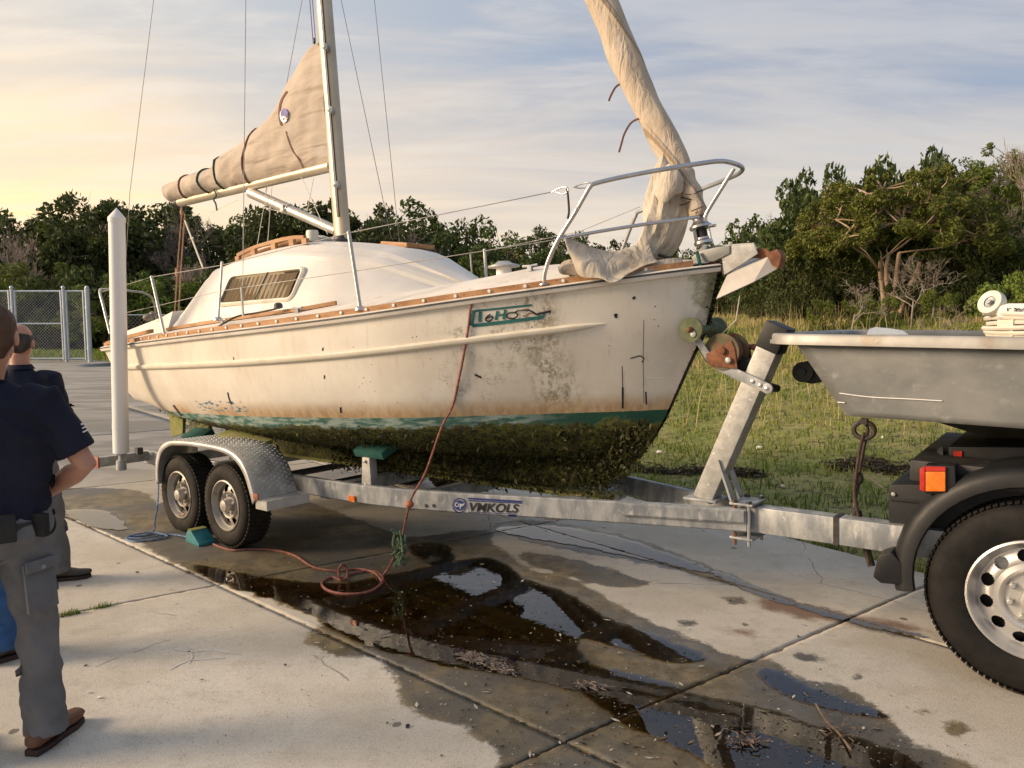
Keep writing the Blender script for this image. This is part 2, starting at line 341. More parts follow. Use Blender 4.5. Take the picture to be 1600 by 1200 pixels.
def hull_mat():
    m, nt = new_mat('fouled_hull'); v = nt.n('ShaderNodeTexCoord').outputs['Object']; x, y, z = nt.sep(v)[0:3]
    n1 = nt.noise(v, 2.2, 6, .6); n2 = nt.noise(v, 12, 6, .65); n3 = nt.noise(nt.scl(v, (14, 14, 1.1)), 1.6, 5, .6)
    col = nt.mix(nt.ss(n1, .35, .65), (0.61, 0.56, 0.48), (0.69, 0.65, 0.57))
    # vertical runs of grime
    col = nt.mix(nt.m('MULTIPLY', nt.ss(n3, .54, .78), .38), col, (0.40, 0.33, 0.22))
    # green-grey speckle patch under the name
    px = nt.m('MULTIPLY', nt.ss(x, 1.9, 2.5), nt.m('SUBTRACT', 1.0, nt.ss(x, 2.75, 3.0)))
    pat = nt.m('MULTIPLY', px, nt.ss(n2, .44, .64))
    pat = nt.m('MULTIPLY', pat, nt.ss(n1, .3, .6))
    col = nt.mix(nt.m('MULTIPLY', nt.m('MULTIPLY', pat, nt.ss(nt.noise(v, 55, 4, .7), .42, .56)), .75), col, (0.20, 0.19, 0.12))
    run = nt.m('MULTIPLY', nt.m('MULTIPLY', nt.ss(x, 2.62, 2.74), nt.m('SUBTRACT', 1., nt.ss(x, 2.80, 2.95))), nt.ss(nt.m('ADD', n3, nt.m('MULTIPLY', n2, .5)), .62, .85))
    col = nt.mix(nt.m('MULTIPLY', nt.m('MULTIPLY', run, nt.ss(nt.noise(v, 38, 4, .7), .38, .56)), .7), col, (0.16, 0.13, 0.05))
    # small chips
    vo = nt.n('ShaderNodeTexVoronoi', None, Vector=v, Scale=22.0, Randomness=1.0)
    chip = nt.m('MULTIPLY', nt.m('LESS_THAN', nt.m('ADD', vo.outputs['Distance'], nt.m('MULTIPLY', n2, .2)), .19), nt.m('GREATER_THAN', nt.noise(v, 3.1, 3), .53))
    col = nt.mix(nt.m('MULTIPLY', chip, nt.ss(x, .9, 2.0)), col, (0.05, 0.045, 0.04))
    # stain just above the waterline
    zz = nt.m('ADD', z, nt.m('MULTIPLY', nt.m('SUBTRACT', n2, .5), .05))
    rust = nt.m('MULTIPLY', nt.m('SUBTRACT', 1., nt.ss(zz, .93, 1.05)), nt.ss(nt.m('ADD', n1, nt.m('MULTIPLY', x, .07)), .28, .56))
    col = nt.mix(nt.m('MULTIPLY', rust, .85), col, nt.mix(nt.ss(n3, .35, .65), (0.34, 0.19, 0.07), (0.48, 0.34, 0.18)))
    sl = nt.m('MULTIPLY', nt.m('LESS_THAN', nt.m('ABSOLUTE', nt.m('SUBTRACT', z, .985)), .04), nt.m('MULTIPLY', nt.ss(x, -.25, -.1), nt.m('SUBTRACT', 1., nt.ss(x, .45, .6))))
    col = nt.mix(nt.m('MULTIPLY', sl, nt.ss(nt.noise(nt.scl(v, (1, 1, 3)), 16, 5), .5, .6)), col, (0.05, 0.14, 0.24))
    # boot stripe and antifouling
    below = nt.m('LESS_THAN', nt.m('ADD', z, nt.m('MULTIPLY', nt.m('SUBTRACT', n2, .5), .012)), .915)
    teal = nt.mix(nt.ss(nt.noise(nt.scl(v, (1, 1, 4)), 9, 5), .4, .62), (0.05, 0.15, 0.125), (0.33, 0.42, 0.38))
    teal = nt.mix(nt.ss(x, 2.4, 2.9), teal, (0.010, 0.070, 0.042))
    col = nt.mix(below, col, teal)
    edge = nt.m('ADD', nt.m('MULTIPLY', nt.m('SUBTRACT', n1, .5), .16), nt.m('MULTIPLY', nt.m('SUBTRACT', n2, .5), .14))
    moss = nt.m('SUBTRACT', 1., nt.ss(nt.m('ADD', z, edge), .835, .865))
    mcol = nt.mix(nt.ss(nt.noise(v, 30, 5, .7), .38, .62), (0.030, 0.038, 0.009), (0.14, 0.15, 0.022))
    mcol = nt.mix(nt.ss(nt.noise(v, 7, 5), .5, .7), mcol, (0.055, 0.038, 0.020))
    col = nt.mix(moss, col, mcol)
    # weed on the stem
    st = nt.m('MULTIPLY', nt.ss(nt.m('ADD', x, nt.m('MULTIPLY', nt.m('SUBTRACT', n2, .5), .22)), 3.49, 3.58), nt.ss(nt.m('ADD', z, nt.m('MULTIPLY', n2, .2)), 1.15, 1.4))
    col = nt.mix(nt.m('MULTIPLY', st, .85), col, mcol)
    rough = nt.m('ADD', nt.m('MULTIPLY', nt.m('MAXIMUM', moss, rust), .35), .42)
    h = nt.m('ADD', nt.m('MULTIPLY', nt.noise(v, 60, 5, .7), nt.m('ADD', nt.m('MULTIPLY', moss, 3.), .12)), nt.m('MULTIPLY', n1, .1))
    out(nt, pbr(nt, Base_Color=col, Roughness=rough, Normal=nt.bump(h, .5, .012))); return m
MAT['hull'] = hull_mat()

def leaf_mat(name, dark, light, third=None):
    m, nt = new_mat(name); t = nt.n('ShaderNodeAttribute', {'attribute_name': 'tint'}).outputs['Fac']
    rnd = nt.n('ShaderNodeObjectInfo').outputs['Random']
    col = nt.mix(t, dark, light)
    if third: col = nt.mix(nt.ss(t, .9, .96), col, third)
    col = nt.n('ShaderNodeHueSaturation', None, Color=col, Hue=nt.m('ADD', .485, nt.m('MULTIPLY', rnd, .03)), Saturation=1.0, Value=nt.m('ADD', .8, nt.m('MULTIPLY', rnd, .45))).outputs[0]
    s = pbr(nt, Base_Color=col, Roughness=.6, Specular_IOR_Level=.25); tr = nt.n('ShaderNodeBsdfTranslucent', None, Color=col)
    out(nt, nt.n('ShaderNodeMixShader', None, _0=.28, _1=s, _2=tr)); return m
MAT['leaf_dark'] = leaf_mat('dark_evergreen_leaves', (0.030, 0.045, 0.013), (0.115, 0.145, 0.038))
MAT['leaf_mid'] = leaf_mat('green_leaves', (0.06, 0.095, 0.016), (0.22, 0.28, 0.045), (0.26, 0.22, 0.06))
MAT['leaf_warm'] = leaf_mat('olive_leaves', (0.07, 0.10, 0.018), (0.25, 0.29, 0.055), (0.30, 0.22, 0.08))
MAT['leaf_bright'] = leaf_mat('fresh_green_leaves', (0.06, 0.11, 0.018), (0.17, 0.25, 0.04))
def grass_mat():
    m, nt = new_mat('grass_blades'); t = nt.n('ShaderNodeAttribute', {'attribute_name': 'tint'}).outputs['Fac']
    r = nt.n('ShaderNodeValToRGB', None, Fac=t); cr_ = r.color_ramp; cr_.elements[0].color = (0.085, 0.135, 0.022, 1); cr_.elements[1].position = 1; cr_.elements[1].color = (0.52, 0.39, 0.22, 1)
    for p, c in ((.3, (0.20, 0.26, 0.045, 1)), (.55, (0.33, 0.33, 0.09, 1)), (.78, (0.46, 0.38, 0.18, 1))): e = cr_.elements.new(p); e.color = c
    s = pbr(nt, Base_Color=r.outputs[0], Roughness=.7, Specular_IOR_Level=.2); tr = nt.n('ShaderNodeBsdfTranslucent', None, Color=r.outputs[0])
    out(nt, nt.n('ShaderNodeMixShader', None, _0=.3, _1=s, _2=tr)); return m
MAT['grass'] = grass_mat()
def soil_mat():
    m, nt = new_mat('grassy_soil'); v = nt.n('ShaderNodeNewGeometry').outputs['Position']
    col = nt.mix(nt.ss(nt.noise(v, 1.4, 7, .65), .36, .62), (0.17, 0.20, 0.045), (0.31, 0.28, 0.10))
    col = nt.mix(nt.ss(nt.noise(v, 8, 6, .7), .5, .66), col, (0.055, 0.042, 0.028))
    out(nt, pbr(nt, Base_Color=col, Roughness=.95, Normal=nt.bump(nt.noise(v, 14, 6, .7), .8, .05))); return m
MAT['soil'] = soil_mat()
def concrete_mat():
    m, nt = new_mat('boat_ramp_concrete'); v = nt.n('ShaderNodeNewGeometry').outputs['Position']
    rnd = nt.n('ShaderNodeObjectInfo').outputs['Random']
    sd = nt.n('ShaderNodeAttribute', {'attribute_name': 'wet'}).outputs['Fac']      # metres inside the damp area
    wt = nt.n('ShaderNodeAttribute', {'attribute_name': 'water'}).outputs['Fac']    # metres inside the standing water
    ds = nt.n('ShaderNodeAttribute', {'attribute_name': 'rust'}).outputs['Fac']
    lt = nt.n('ShaderNodeAttribute', {'attribute_name': 'dull'}).outputs['Fac']
    n1 = nt.noise(v, 1.1, 7, .6); n2 = nt.noise(v, 7, 7, .68); n3 = nt.noise(v, 45, 5, .7); n4 = nt.noise(v, 220, 3, .6)
    dry = nt.mix(nt.ss(n1, .35, .65), (0.47, 0.425, 0.355), (0.60, 0.56, 0.49))
    dry = nt.mix(nt.m('MULTIPLY', nt.ss(nt.noise(nt.scl(v, (1, 3.2, 1), (0, 0, R(42))), .9, 6, .65, 1.2), .50, .72), .45), dry, (0.40, 0.33, 0.23))
    dry = nt.mix(nt.m('MULTIPLY', nt.ss(n2, .48, .72), .6), dry, (0.36, 0.325, 0.265))
    dry = nt.mix(nt.m('MULTIPLY', nt.ss(n3, .5, .7), .35), dry, (0.24, 0.22, 0.18))
    dry = nt.mix(nt.m('MULTIPLY', nt.ss(n4, .52, .62), .55), dry, (0.66, 0.63, 0.57))
    dry = nt.mix(nt.m('MULTIPLY', nt.m('SUBTRACT', 1., nt.ss(n4, .36, .46)), .6), dry, (0.20, 0.18, 0.15))
    vo = nt.n('ShaderNodeTexVoronoi', None, Vector=v, Scale=4.2, Randomness=1.0)
    spot = nt.m('LESS_THAN', nt.m('ADD', vo.outputs['Distance'], nt.m('MULTIPLY', nt.m('SUBTRACT', n3, .5), .16)), .085)
    spot = nt.m('MULTIPLY', spot, nt.m('GREATER_THAN', nt.noise(v, 1.7, 3), .50))
    dry = nt.mix(nt.m('MULTIPLY', spot, .75), dry, (0.07, 0.058, 0.045))
    vo2 = nt.n('ShaderNodeTexVoronoi', None, Vector=v, Scale=17.0, Randomness=1.0)
    sp2 = nt.m('MULTIPLY', nt.m('LESS_THAN', nt.m('ADD', vo2.outputs['Distance'], nt.m('MULTIPLY', n3, .1)), .11), nt.m('GREATER_THAN', n1, .5))
    dry = nt.mix(nt.m('MULTIPLY', sp2, .6), dry, (0.12, 0.10, 0.08))
    crk = nt.n('ShaderNodeTexVoronoi', {'feature': 'DISTANCE_TO_EDGE'}, Vector=nt.n('ShaderNodeMix', {'data_type': 'VECTOR'}, _0=.12, _4=v, _5=nt.n('ShaderNodeTexNoise', None, Vector=v, Scale=3.0, Detail=5.0).outputs['Color']).outputs[1], Scale=.42)
    cm = nt.m('MULTIPLY', nt.m('LESS_THAN', crk.outputs['Distance'], .0016), nt.m('GREATER_THAN', n1, .52))
    dry = nt.mix(nt.m('MULTIPLY', cm, .55), dry, (0.13, 0.11, 0.09))
    road = nt.mix(nt.ss(nt.noise(nt.scl(v, (.5, 1.6, 1), (0, 0, R(25))), .8, 6, .6, 1.), .38, .62), (0.22, 0.205, 0.18), (0.34, 0.32, 0.285))
    dry = nt.mix(lt, dry, road)
    dry = nt.mix(nt.m('MULTIPLY', nt.ss(nt.m('ADD', ds, nt.m('MULTIPLY', nt.m('SUBTRACT', n2, .5), .20)), -.05, .05), .8), dry, nt.mix(n3, (0.10, 0.035, 0.016), (0.19, 0.085, 0.04)))
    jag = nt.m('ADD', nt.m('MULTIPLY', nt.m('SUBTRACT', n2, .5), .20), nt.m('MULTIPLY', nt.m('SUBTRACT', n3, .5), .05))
    wet = nt.ss(nt.m('ADD', sd, jag), -.010, .026)
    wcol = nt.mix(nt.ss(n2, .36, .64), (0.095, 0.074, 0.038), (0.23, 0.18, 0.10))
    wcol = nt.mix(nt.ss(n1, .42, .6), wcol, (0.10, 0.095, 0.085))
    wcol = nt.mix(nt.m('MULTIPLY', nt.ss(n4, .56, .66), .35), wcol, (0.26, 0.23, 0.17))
    wcol = nt.mix(nt.m('MULTIPLY', nt.ss(nt.m('ADD', sd, jag),   .30, .80), .45), wcol, (0.022, 0.017, 0.010))  # shade under the trailer painted into the colour, deep inside the damp area
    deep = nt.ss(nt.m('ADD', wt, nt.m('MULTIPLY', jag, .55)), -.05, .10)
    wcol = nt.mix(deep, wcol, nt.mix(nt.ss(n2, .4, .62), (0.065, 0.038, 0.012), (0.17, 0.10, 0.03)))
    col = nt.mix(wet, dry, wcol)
    sheen = nt.ss(nt.m('ADD', wt, nt.m('MULTIPLY', jag, 1.3)), -.14, .04)
    rg = nt.m('SUBTRACT', nt.m('ADD', .82, nt.m('MULTIPLY', n3, .1)), nt.m('MULTIPLY', wet, nt.m('ADD', .32, nt.m('MULTIPLY', sheen, .35))))
    h = nt.m('ADD', nt.m('MULTIPLY', n3, .6), nt.m('ADD', nt.m('MULTIPLY', n4, .35), nt.m('MULTIPLY', n2, .8)))
    bs = nt.bump(nt.m('SUBTRACT', h, nt.m('ADD', nt.m('MULTIPLY', cm, .8), nt.m('MULTIPLY', spot, .1))), .42, .006)
    out(nt, pbr(nt, Base_Color=col, Roughness=rg, Specular_IOR_Level=nt.m('ADD', .3, nt.m('MULTIPLY', wet, .3)), Normal=bs)); return m
MAT['concrete'] = concrete_mat()
def water_mat():
    m, nt = new_mat('puddle_water'); v = nt.n('ShaderNodeNewGeometry').outputs['Position']
    wt = nt.n('ShaderNodeAttribute', {'attribute_name': 'water'}).outputs['Fac']
    n2 = nt.noise(v, 7, 7, .68); n3 = nt.noise(v, 45, 5, .7)
    jag = nt.m('ADD', nt.m('MULTIPLY', nt.m('SUBTRACT', n2, .5), .13), nt.m('MULTIPLY', nt.m('SUBTRACT', n3, .5), .035))
    mask = nt.m('GREATER_THAN', nt.m('ADD', wt, jag), 0.0)
    spk = nt.m('GREATER_THAN', nt.noise(nt.scl(v, (1, 2.2, 1), (0, 0, .7)), 26, 4, .7), .70)      # bits of grit standing out of the film
    mask = nt.m('MULTIPLY', mask, nt.m('SUBTRACT', 1., spk))
    b = nt.bump(nt.noise(v, 11, 3), .12, .004)
    fr = nt.n('ShaderNodeFresnel', None, IOR=1.62, Normal=b)
    g = nt.n('ShaderNodeBsdfGlossy', None, Color=(1, 1, 1), Roughness=.012, Normal=b)
    t = nt.n('ShaderNodeBsdfTransparent', None, Color=(0.72, 0.62, 0.44))
    w = nt.n('ShaderNodeMixShader', None, _0=fr, _1=t, _2=g)
    clear = nt.n('ShaderNodeBsdfTransparent', None, Color=(1, 1, 1))
    out(nt, nt.n('ShaderNodeMixShader', None, _0=mask, _1=clear, _2=w)); return m
MAT['water'] = water_mat()
# ------------------------------------------------------------------ ground
EDGE_P = np.array([2.5, 5.04]); EDGE_D = np.array([-0.60, 0.80]); EDGE_N = np.array([0.80, 0.60])
def edge_dist(x, y): return (x - EDGE_P[0]) * EDGE_N[0] + (y - EDGE_P[1]) * EDGE_N[1]
def sstep(x, a, b): t = np.clip((x - a) / (b - a), 0, 1); return t * t * (3 - 2 * t)
def ground_z(x, y):
    x = np.asarray(x, float); y = np.asarray(y, float)
    e = edge_dist(x, y); back = y - 29.3
    e2 = np.maximum(e, np.minimum(back, 8) * sstep(-x, 8, 14))
    rise = 1.30 * sstep(e, 0.6, 15) * sstep(x, -6, 3) + 0.25 * sstep(e, 2, 12)
    bumps = 0.05 * np.sin(x * 1.7 + 1.3 * np.sin(y * .9)) * np.sin(y * 1.9 + .7 * x) * sstep(e, .5, 3)
    return np.where(e2 > 0, 0.012 * sstep(e2, 0, .4) + rise + bumps, -0.16) - 0.02

def make_soil():
    xs = np.unique(np.concatenate([np.linspace(-300, -40, 27), np.arange(-40, -4, .8), np.arange(-4, 14, .25), np.arange(14, 40, 1.3), np.linspace(40, 300, 27)]))
    ys = np.unique(np.concatenate([np.linspace(-60, 0, 8), np.arange(0, 20, .25), np.arange(20, 60, 1.0), np.linspace(60, 500, 30)]))
    X, Y = np.meshgrid(xs, ys); Z = ground_z(X, Y)
    V_ = np.stack([X, Y, Z], -1).reshape(-1, 3); nx, ny = len(xs), len(ys)
    i = np.arange(ny - 1)[:, None] * nx + np.arange(nx - 1)[None]; F_ = np.stack([i, i + 1, i + nx + 1, i + nx], -1).reshape(-1, 4)
    tag(mesh_np('ground', V_, F_, MAT['soil'], None, True), kind='structure')
make_soil()

def poly_sd(P, poly):
    """signed distance (positive inside) from points to a closed polygon"""
    poly = np.asarray(poly, float); d = np.full(len(P), 1e9); inside = np.zeros(len(P), bool)
    for i in range(len(poly)):
        a, b = poly[i], poly[(i + 1) % len(poly)]; ab = b - a
        t = np.clip(((P - a) @ ab) / max(ab @ ab, 1e-9), 0, 1); q = P - (a + t[:, None] * ab)
        d = np.minimum(d, np.hypot(q[:, 0], q[:, 1]))
        c = ((a[1] > P[:, 1]) != (b[1] > P[:, 1])) & (P[:, 0] < (b[0] - a[0]) * (P[:, 1] - a[1]) / (b[1] - a[1] + 1e-12) + a[0])
        inside ^= c
    return np.where(inside, d, -d)
def gp(pts): return np.array([[G(u, v).x, G(u, v).y] for u, v in pts])
def smooth_poly(pts): return np.array([[p.x, p.y] for p in cr([(*q, 0) for q in gp(pts)], 5, True)])
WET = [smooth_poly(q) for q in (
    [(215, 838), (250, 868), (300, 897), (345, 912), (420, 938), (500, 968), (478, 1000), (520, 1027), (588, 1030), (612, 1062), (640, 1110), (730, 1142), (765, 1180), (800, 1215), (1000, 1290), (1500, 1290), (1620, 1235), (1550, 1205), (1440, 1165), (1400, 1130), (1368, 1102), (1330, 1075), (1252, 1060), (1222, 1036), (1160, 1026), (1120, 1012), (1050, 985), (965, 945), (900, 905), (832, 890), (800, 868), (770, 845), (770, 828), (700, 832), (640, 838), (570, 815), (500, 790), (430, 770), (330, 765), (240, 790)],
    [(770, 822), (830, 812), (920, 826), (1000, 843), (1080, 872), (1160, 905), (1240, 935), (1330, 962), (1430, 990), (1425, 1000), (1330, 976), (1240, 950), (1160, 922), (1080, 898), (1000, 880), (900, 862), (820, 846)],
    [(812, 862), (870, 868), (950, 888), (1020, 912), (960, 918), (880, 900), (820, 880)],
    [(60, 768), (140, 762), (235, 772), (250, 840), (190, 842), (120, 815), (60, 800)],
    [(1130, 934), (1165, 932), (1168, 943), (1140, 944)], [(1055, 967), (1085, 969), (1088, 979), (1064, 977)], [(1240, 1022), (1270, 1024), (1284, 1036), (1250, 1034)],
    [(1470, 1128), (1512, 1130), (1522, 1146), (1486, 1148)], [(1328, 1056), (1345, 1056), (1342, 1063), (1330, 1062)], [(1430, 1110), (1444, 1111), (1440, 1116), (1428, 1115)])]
WATER = [smooth_poly(q) for q in (
    [(300, 884), (360, 893), (430, 905), (520, 912), (600, 900), (700, 880), (770, 872), (820, 905), (880, 925), (950, 965), (1040, 998), (1105, 1030), (1040, 1034), (960, 1010), (900, 998), (930, 1040), (1010, 1058), (1090, 1085), (1180, 1105), (1280, 1135), (1370, 1165), (1450, 1210), (1500, 1290), (1180, 1290), (1130, 1215), (1050, 1165), (960, 1125), (900, 1082), (800, 1058), (700, 1040), (590, 1015), (520, 985), (450, 945), (380, 925), (330, 908)],
    [(775, 826), (860, 822), (960, 838), (1050, 868), (1110, 890), (1090, 893), (1000, 874), (900, 853), (820, 840)],
    [(1120, 893), (1200, 924), (1300, 956), (1440, 993), (1438, 998), (1300, 966), (1200, 936), (1125, 905)],
    [(1180, 1050), (1215, 1048), (1260, 1072), (1300, 1085), (1372, 1112), (1380, 1122), (1310, 1112), (1230, 1088)],
    [(640, 852), (690, 850), (708, 872), (690, 885), (655, 876)], [(100, 800), (160, 798), (200, 826), (150, 824)])]
RUSTP = [smooth_poly(q) for q in ([(1180, 938), (1240, 942), (1330, 960), (1400, 972), (1445, 984), (1380, 982), (1300, 972), (1220, 958)], [(1150, 985), (1175, 984), (1178, 992), (1158, 993)])]
def field(P, polys):
    d = np.full(len(P), -9.0)
    for q in polys:
        lo, hi = q.min(0) - 1.0, q.max(0) + 1.0
        m = (P > lo).all(1) & (P < hi).all(1)
        if m.any(): d[m] = np.maximum(d[m], np.clip(poly_sd(P[m], q), -1.0, 1.0))
    return np.maximum(d, -1.0)

def clip_half(poly, n, c):      # keep points with p.n <= c
    outp = []
    for i in range(len(poly)):
        a, b = poly[i], poly[(i + 1) % len(poly)]; da, db = a @ n - c, b @ n - c
        if da <= 0: outp.append(a)
        if da * db < 0: outp.append(a + (b - a) * (da / (da - db)))
    return outp
def make_slabs():
    root = tag(empty('boat_ramp_paving', loc=(0, 0, 0)), kind='structure')
    M_().box((-6, 0, -0.065), (160, 160, 0.01)).build('bedding', MAT['weed'], root)
    lon = [((-7.2, 1.2), 41), ((-4.45, 2.9), 41), ((-1.81, 4.61), 41), ((0.15, 5.99), 48), ((3.6, 8.6), 51)]
    crs = [((2.41 + k * 2.05, 4.5 - k * 2.25), 36.7) for k in (2, 1)] + [((2.41, 4.5), 36.7)] + [((-2.49 - k * 2.3, 4.15 + k * 2.55), 34.5) for k in range(0, 3)]
    # cross lines, from the near right towards the far left
    crs = [((6.0, 0.3), 36.7), ((4.3, 2.3), 36.7), ((2.41, 4.5), 36.7), ((-2.49, 4.15), 34.5), ((-4.9, 6.8), 34.5), ((-7.4, 9.5), 34.5), ((-10.0, 12.3), 34.5)]
    def isect(l1, l2):
        (p, a), (q, b) = l1, l2; a = R(-a); b = R(b)
        A = np.array([[math.cos(a), -math.cos(b)], [math.sin(a), -math.sin(b)]]); s = np.linalg.solve(A, np.array(q) - np.array(p)); return np.array(p) + s[0] * np.array([math.cos(a), math.sin(a)])
    first = True
    for i in range(len(lon) - 1):
        for j in range(len(crs) - 1):
            c = [isect(lon[i], crs[j]), isect(lon[i + 1], crs[j]), isect(lon[i + 1], crs[j + 1]), isect(lon[i], crs[j + 1])]
            e = [edge_dist(*q) for q in c]
            if min(e) > 0: continue
            # parametric grid, corners drawn in by half a joint
            cen = sum(c) / 4; cc = [q + (cen - q) / np.linalg.norm(cen - q) * .008 for q in c]
            near = np.hypot(*(cen - np.array([0, 4]))) < 7.5
            L1 = np.linalg.norm(cc[1] - cc[0]); L2 = np.linalg.norm(cc[3] - cc[0]); st = .028 if near else .15
            nu, nv = max(int(L1 / st), 4), max(int(L2 / st), 4)
            U, W_ = np.meshgrid(np.linspace(0, 1, nu), np.linspace(0, 1, nv))
            P = (cc[0][None, None] * ((1 - U) * (1 - W_))[..., None] + cc[1] * (U * (1 - W_))[..., None] + cc[2] * (U * W_)[..., None] + cc[3] * ((1 - U) * W_)[..., None]).reshape(-1, 2)
            bd = np.minimum(np.minimum(U, 1 - U) * L1, np.minimum(W_, 1 - W_) * L2).ravel()
            ed = edge_dist(P[:, 0], P[:, 1]); lim = -0.02 + .03 * np.sin(P[:, 1] * 5)
            ov = np.maximum(ed - lim, 0); P = P - EDGE_N * ov[:, None]
            hN = np.array([mnoise.noise(Vector((p[0] * 7, p[1] * 7, 0))) for p in P]) if near else np.zeros(len(P))
            hE = np.array([mnoise.noise(Vector((p[0] * 24, p[1] * 24, 3))) if b < 1e-6 else 0 for p, b in zip(P, bd)])
            # worn arris: broken pieces along the joint
            P = P + ((cen - P) / (np.linalg.norm(cen - P, axis=1, keepdims=True) + .01)) * (np.where(bd < 1e-6, np.maximum(hE, 0) * .022, 0))[:, None]
            Z = hN * .0012
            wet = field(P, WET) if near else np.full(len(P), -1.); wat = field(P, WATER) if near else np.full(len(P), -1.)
            Z = np.where(wat > -.08, np.minimum(Z, .0), Z)
            rust = field(P, RUSTP) if near else np.full(len(P), -1.)
            dull = sstep(P[:, 1] - .55 * P[:, 0], 7.5, 11.5)
            V_ = np.concatenate([P, Z[:, None]], 1); n0 = len(V_)
            idx = np.arange(n0).reshape(nv, nu); F_ = np.stack([idx[:-1, :-1], idx[:-1, 1:], idx[1:, 1:], idx[1:, :-1]], -1).reshape(-1, 4)
            rim = np.concatenate([idx[0, :], idx[1:, -1], idx[-1, -2::-1], idx[-2:0:-1, 0]]); nr = len(rim)
            Vb = V_[rim].copy(); Vb[:, 2] = -.055; V_ = np.concatenate([V_, Vb]); ii = np.arange(nr)
            F_ = np.concatenate([F_, np.stack([rim[ii], n0 + ii, n0 + (ii + 1) % nr, rim[(ii + 1) % nr]], -1)])
            ex = lambda a: np.concatenate([a, a[rim]])
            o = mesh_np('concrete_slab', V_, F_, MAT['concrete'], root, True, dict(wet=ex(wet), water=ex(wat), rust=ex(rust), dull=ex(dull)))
            o.data.polygons.foreach_set('use_smooth', [k < len(F_) - nr for k in range(len(F_))])
            if near and wat.max() > -.16:
                keep = (wat[F_[:len(F_) - nr]] > -.13).any(1); Fk = F_[:len(F_) - nr][keep]
                uq, inv = np.unique(Fk, return_inverse=True); Vw = V_[uq].copy(); Vw[:, 2] = .0045
                PUD.append((Vw, inv.reshape(-1, 4), wat[uq]))
    # the old road surface beyond the slabs
    far_p = isect(lon[0], crs[-1]); 
    quad = [isect(lon[0], crs[-1]), isect(lon[-1], crs[-1])]
    d34 = np.array([math.cos(R(34.5)), math.sin(R(34.5))]); base = np.array([-10.0, 12.3]); nn = np.array([-d34[1], d34[0]])
    xs = np.linspace(-60, 20, 60); ys = np.linspace(0.02, 40, 45); U, W_ = np.meshgrid(xs, ys)
    P = base + U.reshape(-1, 1) * d34 + W_.reshape(-1, 1) * nn
    ed = edge_dist(P[:, 0], P[:, 1]); P = P - EDGE_N * np.maximum(ed + .03, 0)[:, None]; P[:, 1] = np.minimum(P[:, 1], 29.2)
    o1 = np.full(len(P), 1.); idx = np.arange(len(P)).reshape(len(ys), len(xs)); F_ = np.stack([idx[:-1, :-1], idx[:-1, 1:], idx[1:, 1:], idx[1:, :-1]], -1).reshape(-1, 4)
    tag(mesh_np('road', np.concatenate([P, np.full((len(P), 1), -.004)], 1), F_, MAT['concrete'], None, True, dict(wet=-o1, water=-o1, rust=-o1, dull=o1)), kind='structure')
    # ground beyond the left and near ends of the slab field
    P = np.array([isect(lon[0], crs[0]), isect(lon[0], crs[-1])]); nl = np.array([-math.sin(R(41)), -math.cos(R(41))]); dl = np.array([-math.cos(R(41)), math.sin(R(41))])
    P = np.array([P[0] - dl * 20 + nl * .02, P[1] + dl * .0 + nl * .02, P[1] - d34 * 40 + nl * .02, P[0] - dl * 20 + nl * 40])
    # keep clear of the road sheet: cut at the last cross line
    o1 = np.full(4, 1.)
    tag(mesh_np('pavement', np.concatenate([P, np.full((4, 1), -.003)], 1), [(0, 1, 2, 3)], MAT['concrete'], None, False, dict(wet=-o1, water=-o1, rust=-o1, dull=o1)), kind='structure')
PUD = []
make_slabs()
def make_puddles():
    off = 0; VV, FF, AA = [], [], []
    for v_, f_, a_ in PUD: VV.append(v_); FF.append(f_ + off); AA.append(a_); off += len(v_)
    tag(mesh_np('puddle_water', np.concatenate(VV), np.concatenate(FF), MAT['water'], None, True, dict(water=np.concatenate(AA))), kind='structure')
make_puddles()

# ------------------------------------------------------------------ vegetation
def blades(pos, h, w, lean, tint, name, mat, seg=1):
    n = len(pos); az = rng.uniform(0, 2 * np.pi, n); la = rng.uniform(0, 2 * np.pi, n)
    s = np.stack([np.cos(az), np.sin(az), np.zeros(n)], 1) * w[:, None] / 2
    l = np.stack([np.cos(la), np.sin(la), np.zeros(n)], 1) * (lean * h)[:, None]
    up = np.array([0, 0, 1.])
    a = pos - s; b = pos + s; m = pos + l * .35 + up * (h * .6)[:, None]; t = pos + l + up * (h * np.sqrt(np.maximum(1 - lean ** 2, .1)))[:, None]
    V_ = np.stack([a, b, m + s * .7, m - s * .7, t], 1).reshape(-1, 3); k = np.arange(n)[:, None] * 5
    F_ = np.concatenate([k + np.array([0, 1, 2]), k + np.array([0, 2, 3]), k + np.array([3, 2, 4])])
    return mesh_np(name, V_, F_, mat, None, False, dict(tint=np.repeat(tint, 5)))
def vnoise(x, y, s, sd=0.0): return np.array([mnoise.noise(Vector((a * s, b * s, sd))) for a, b in zip(x, y)])
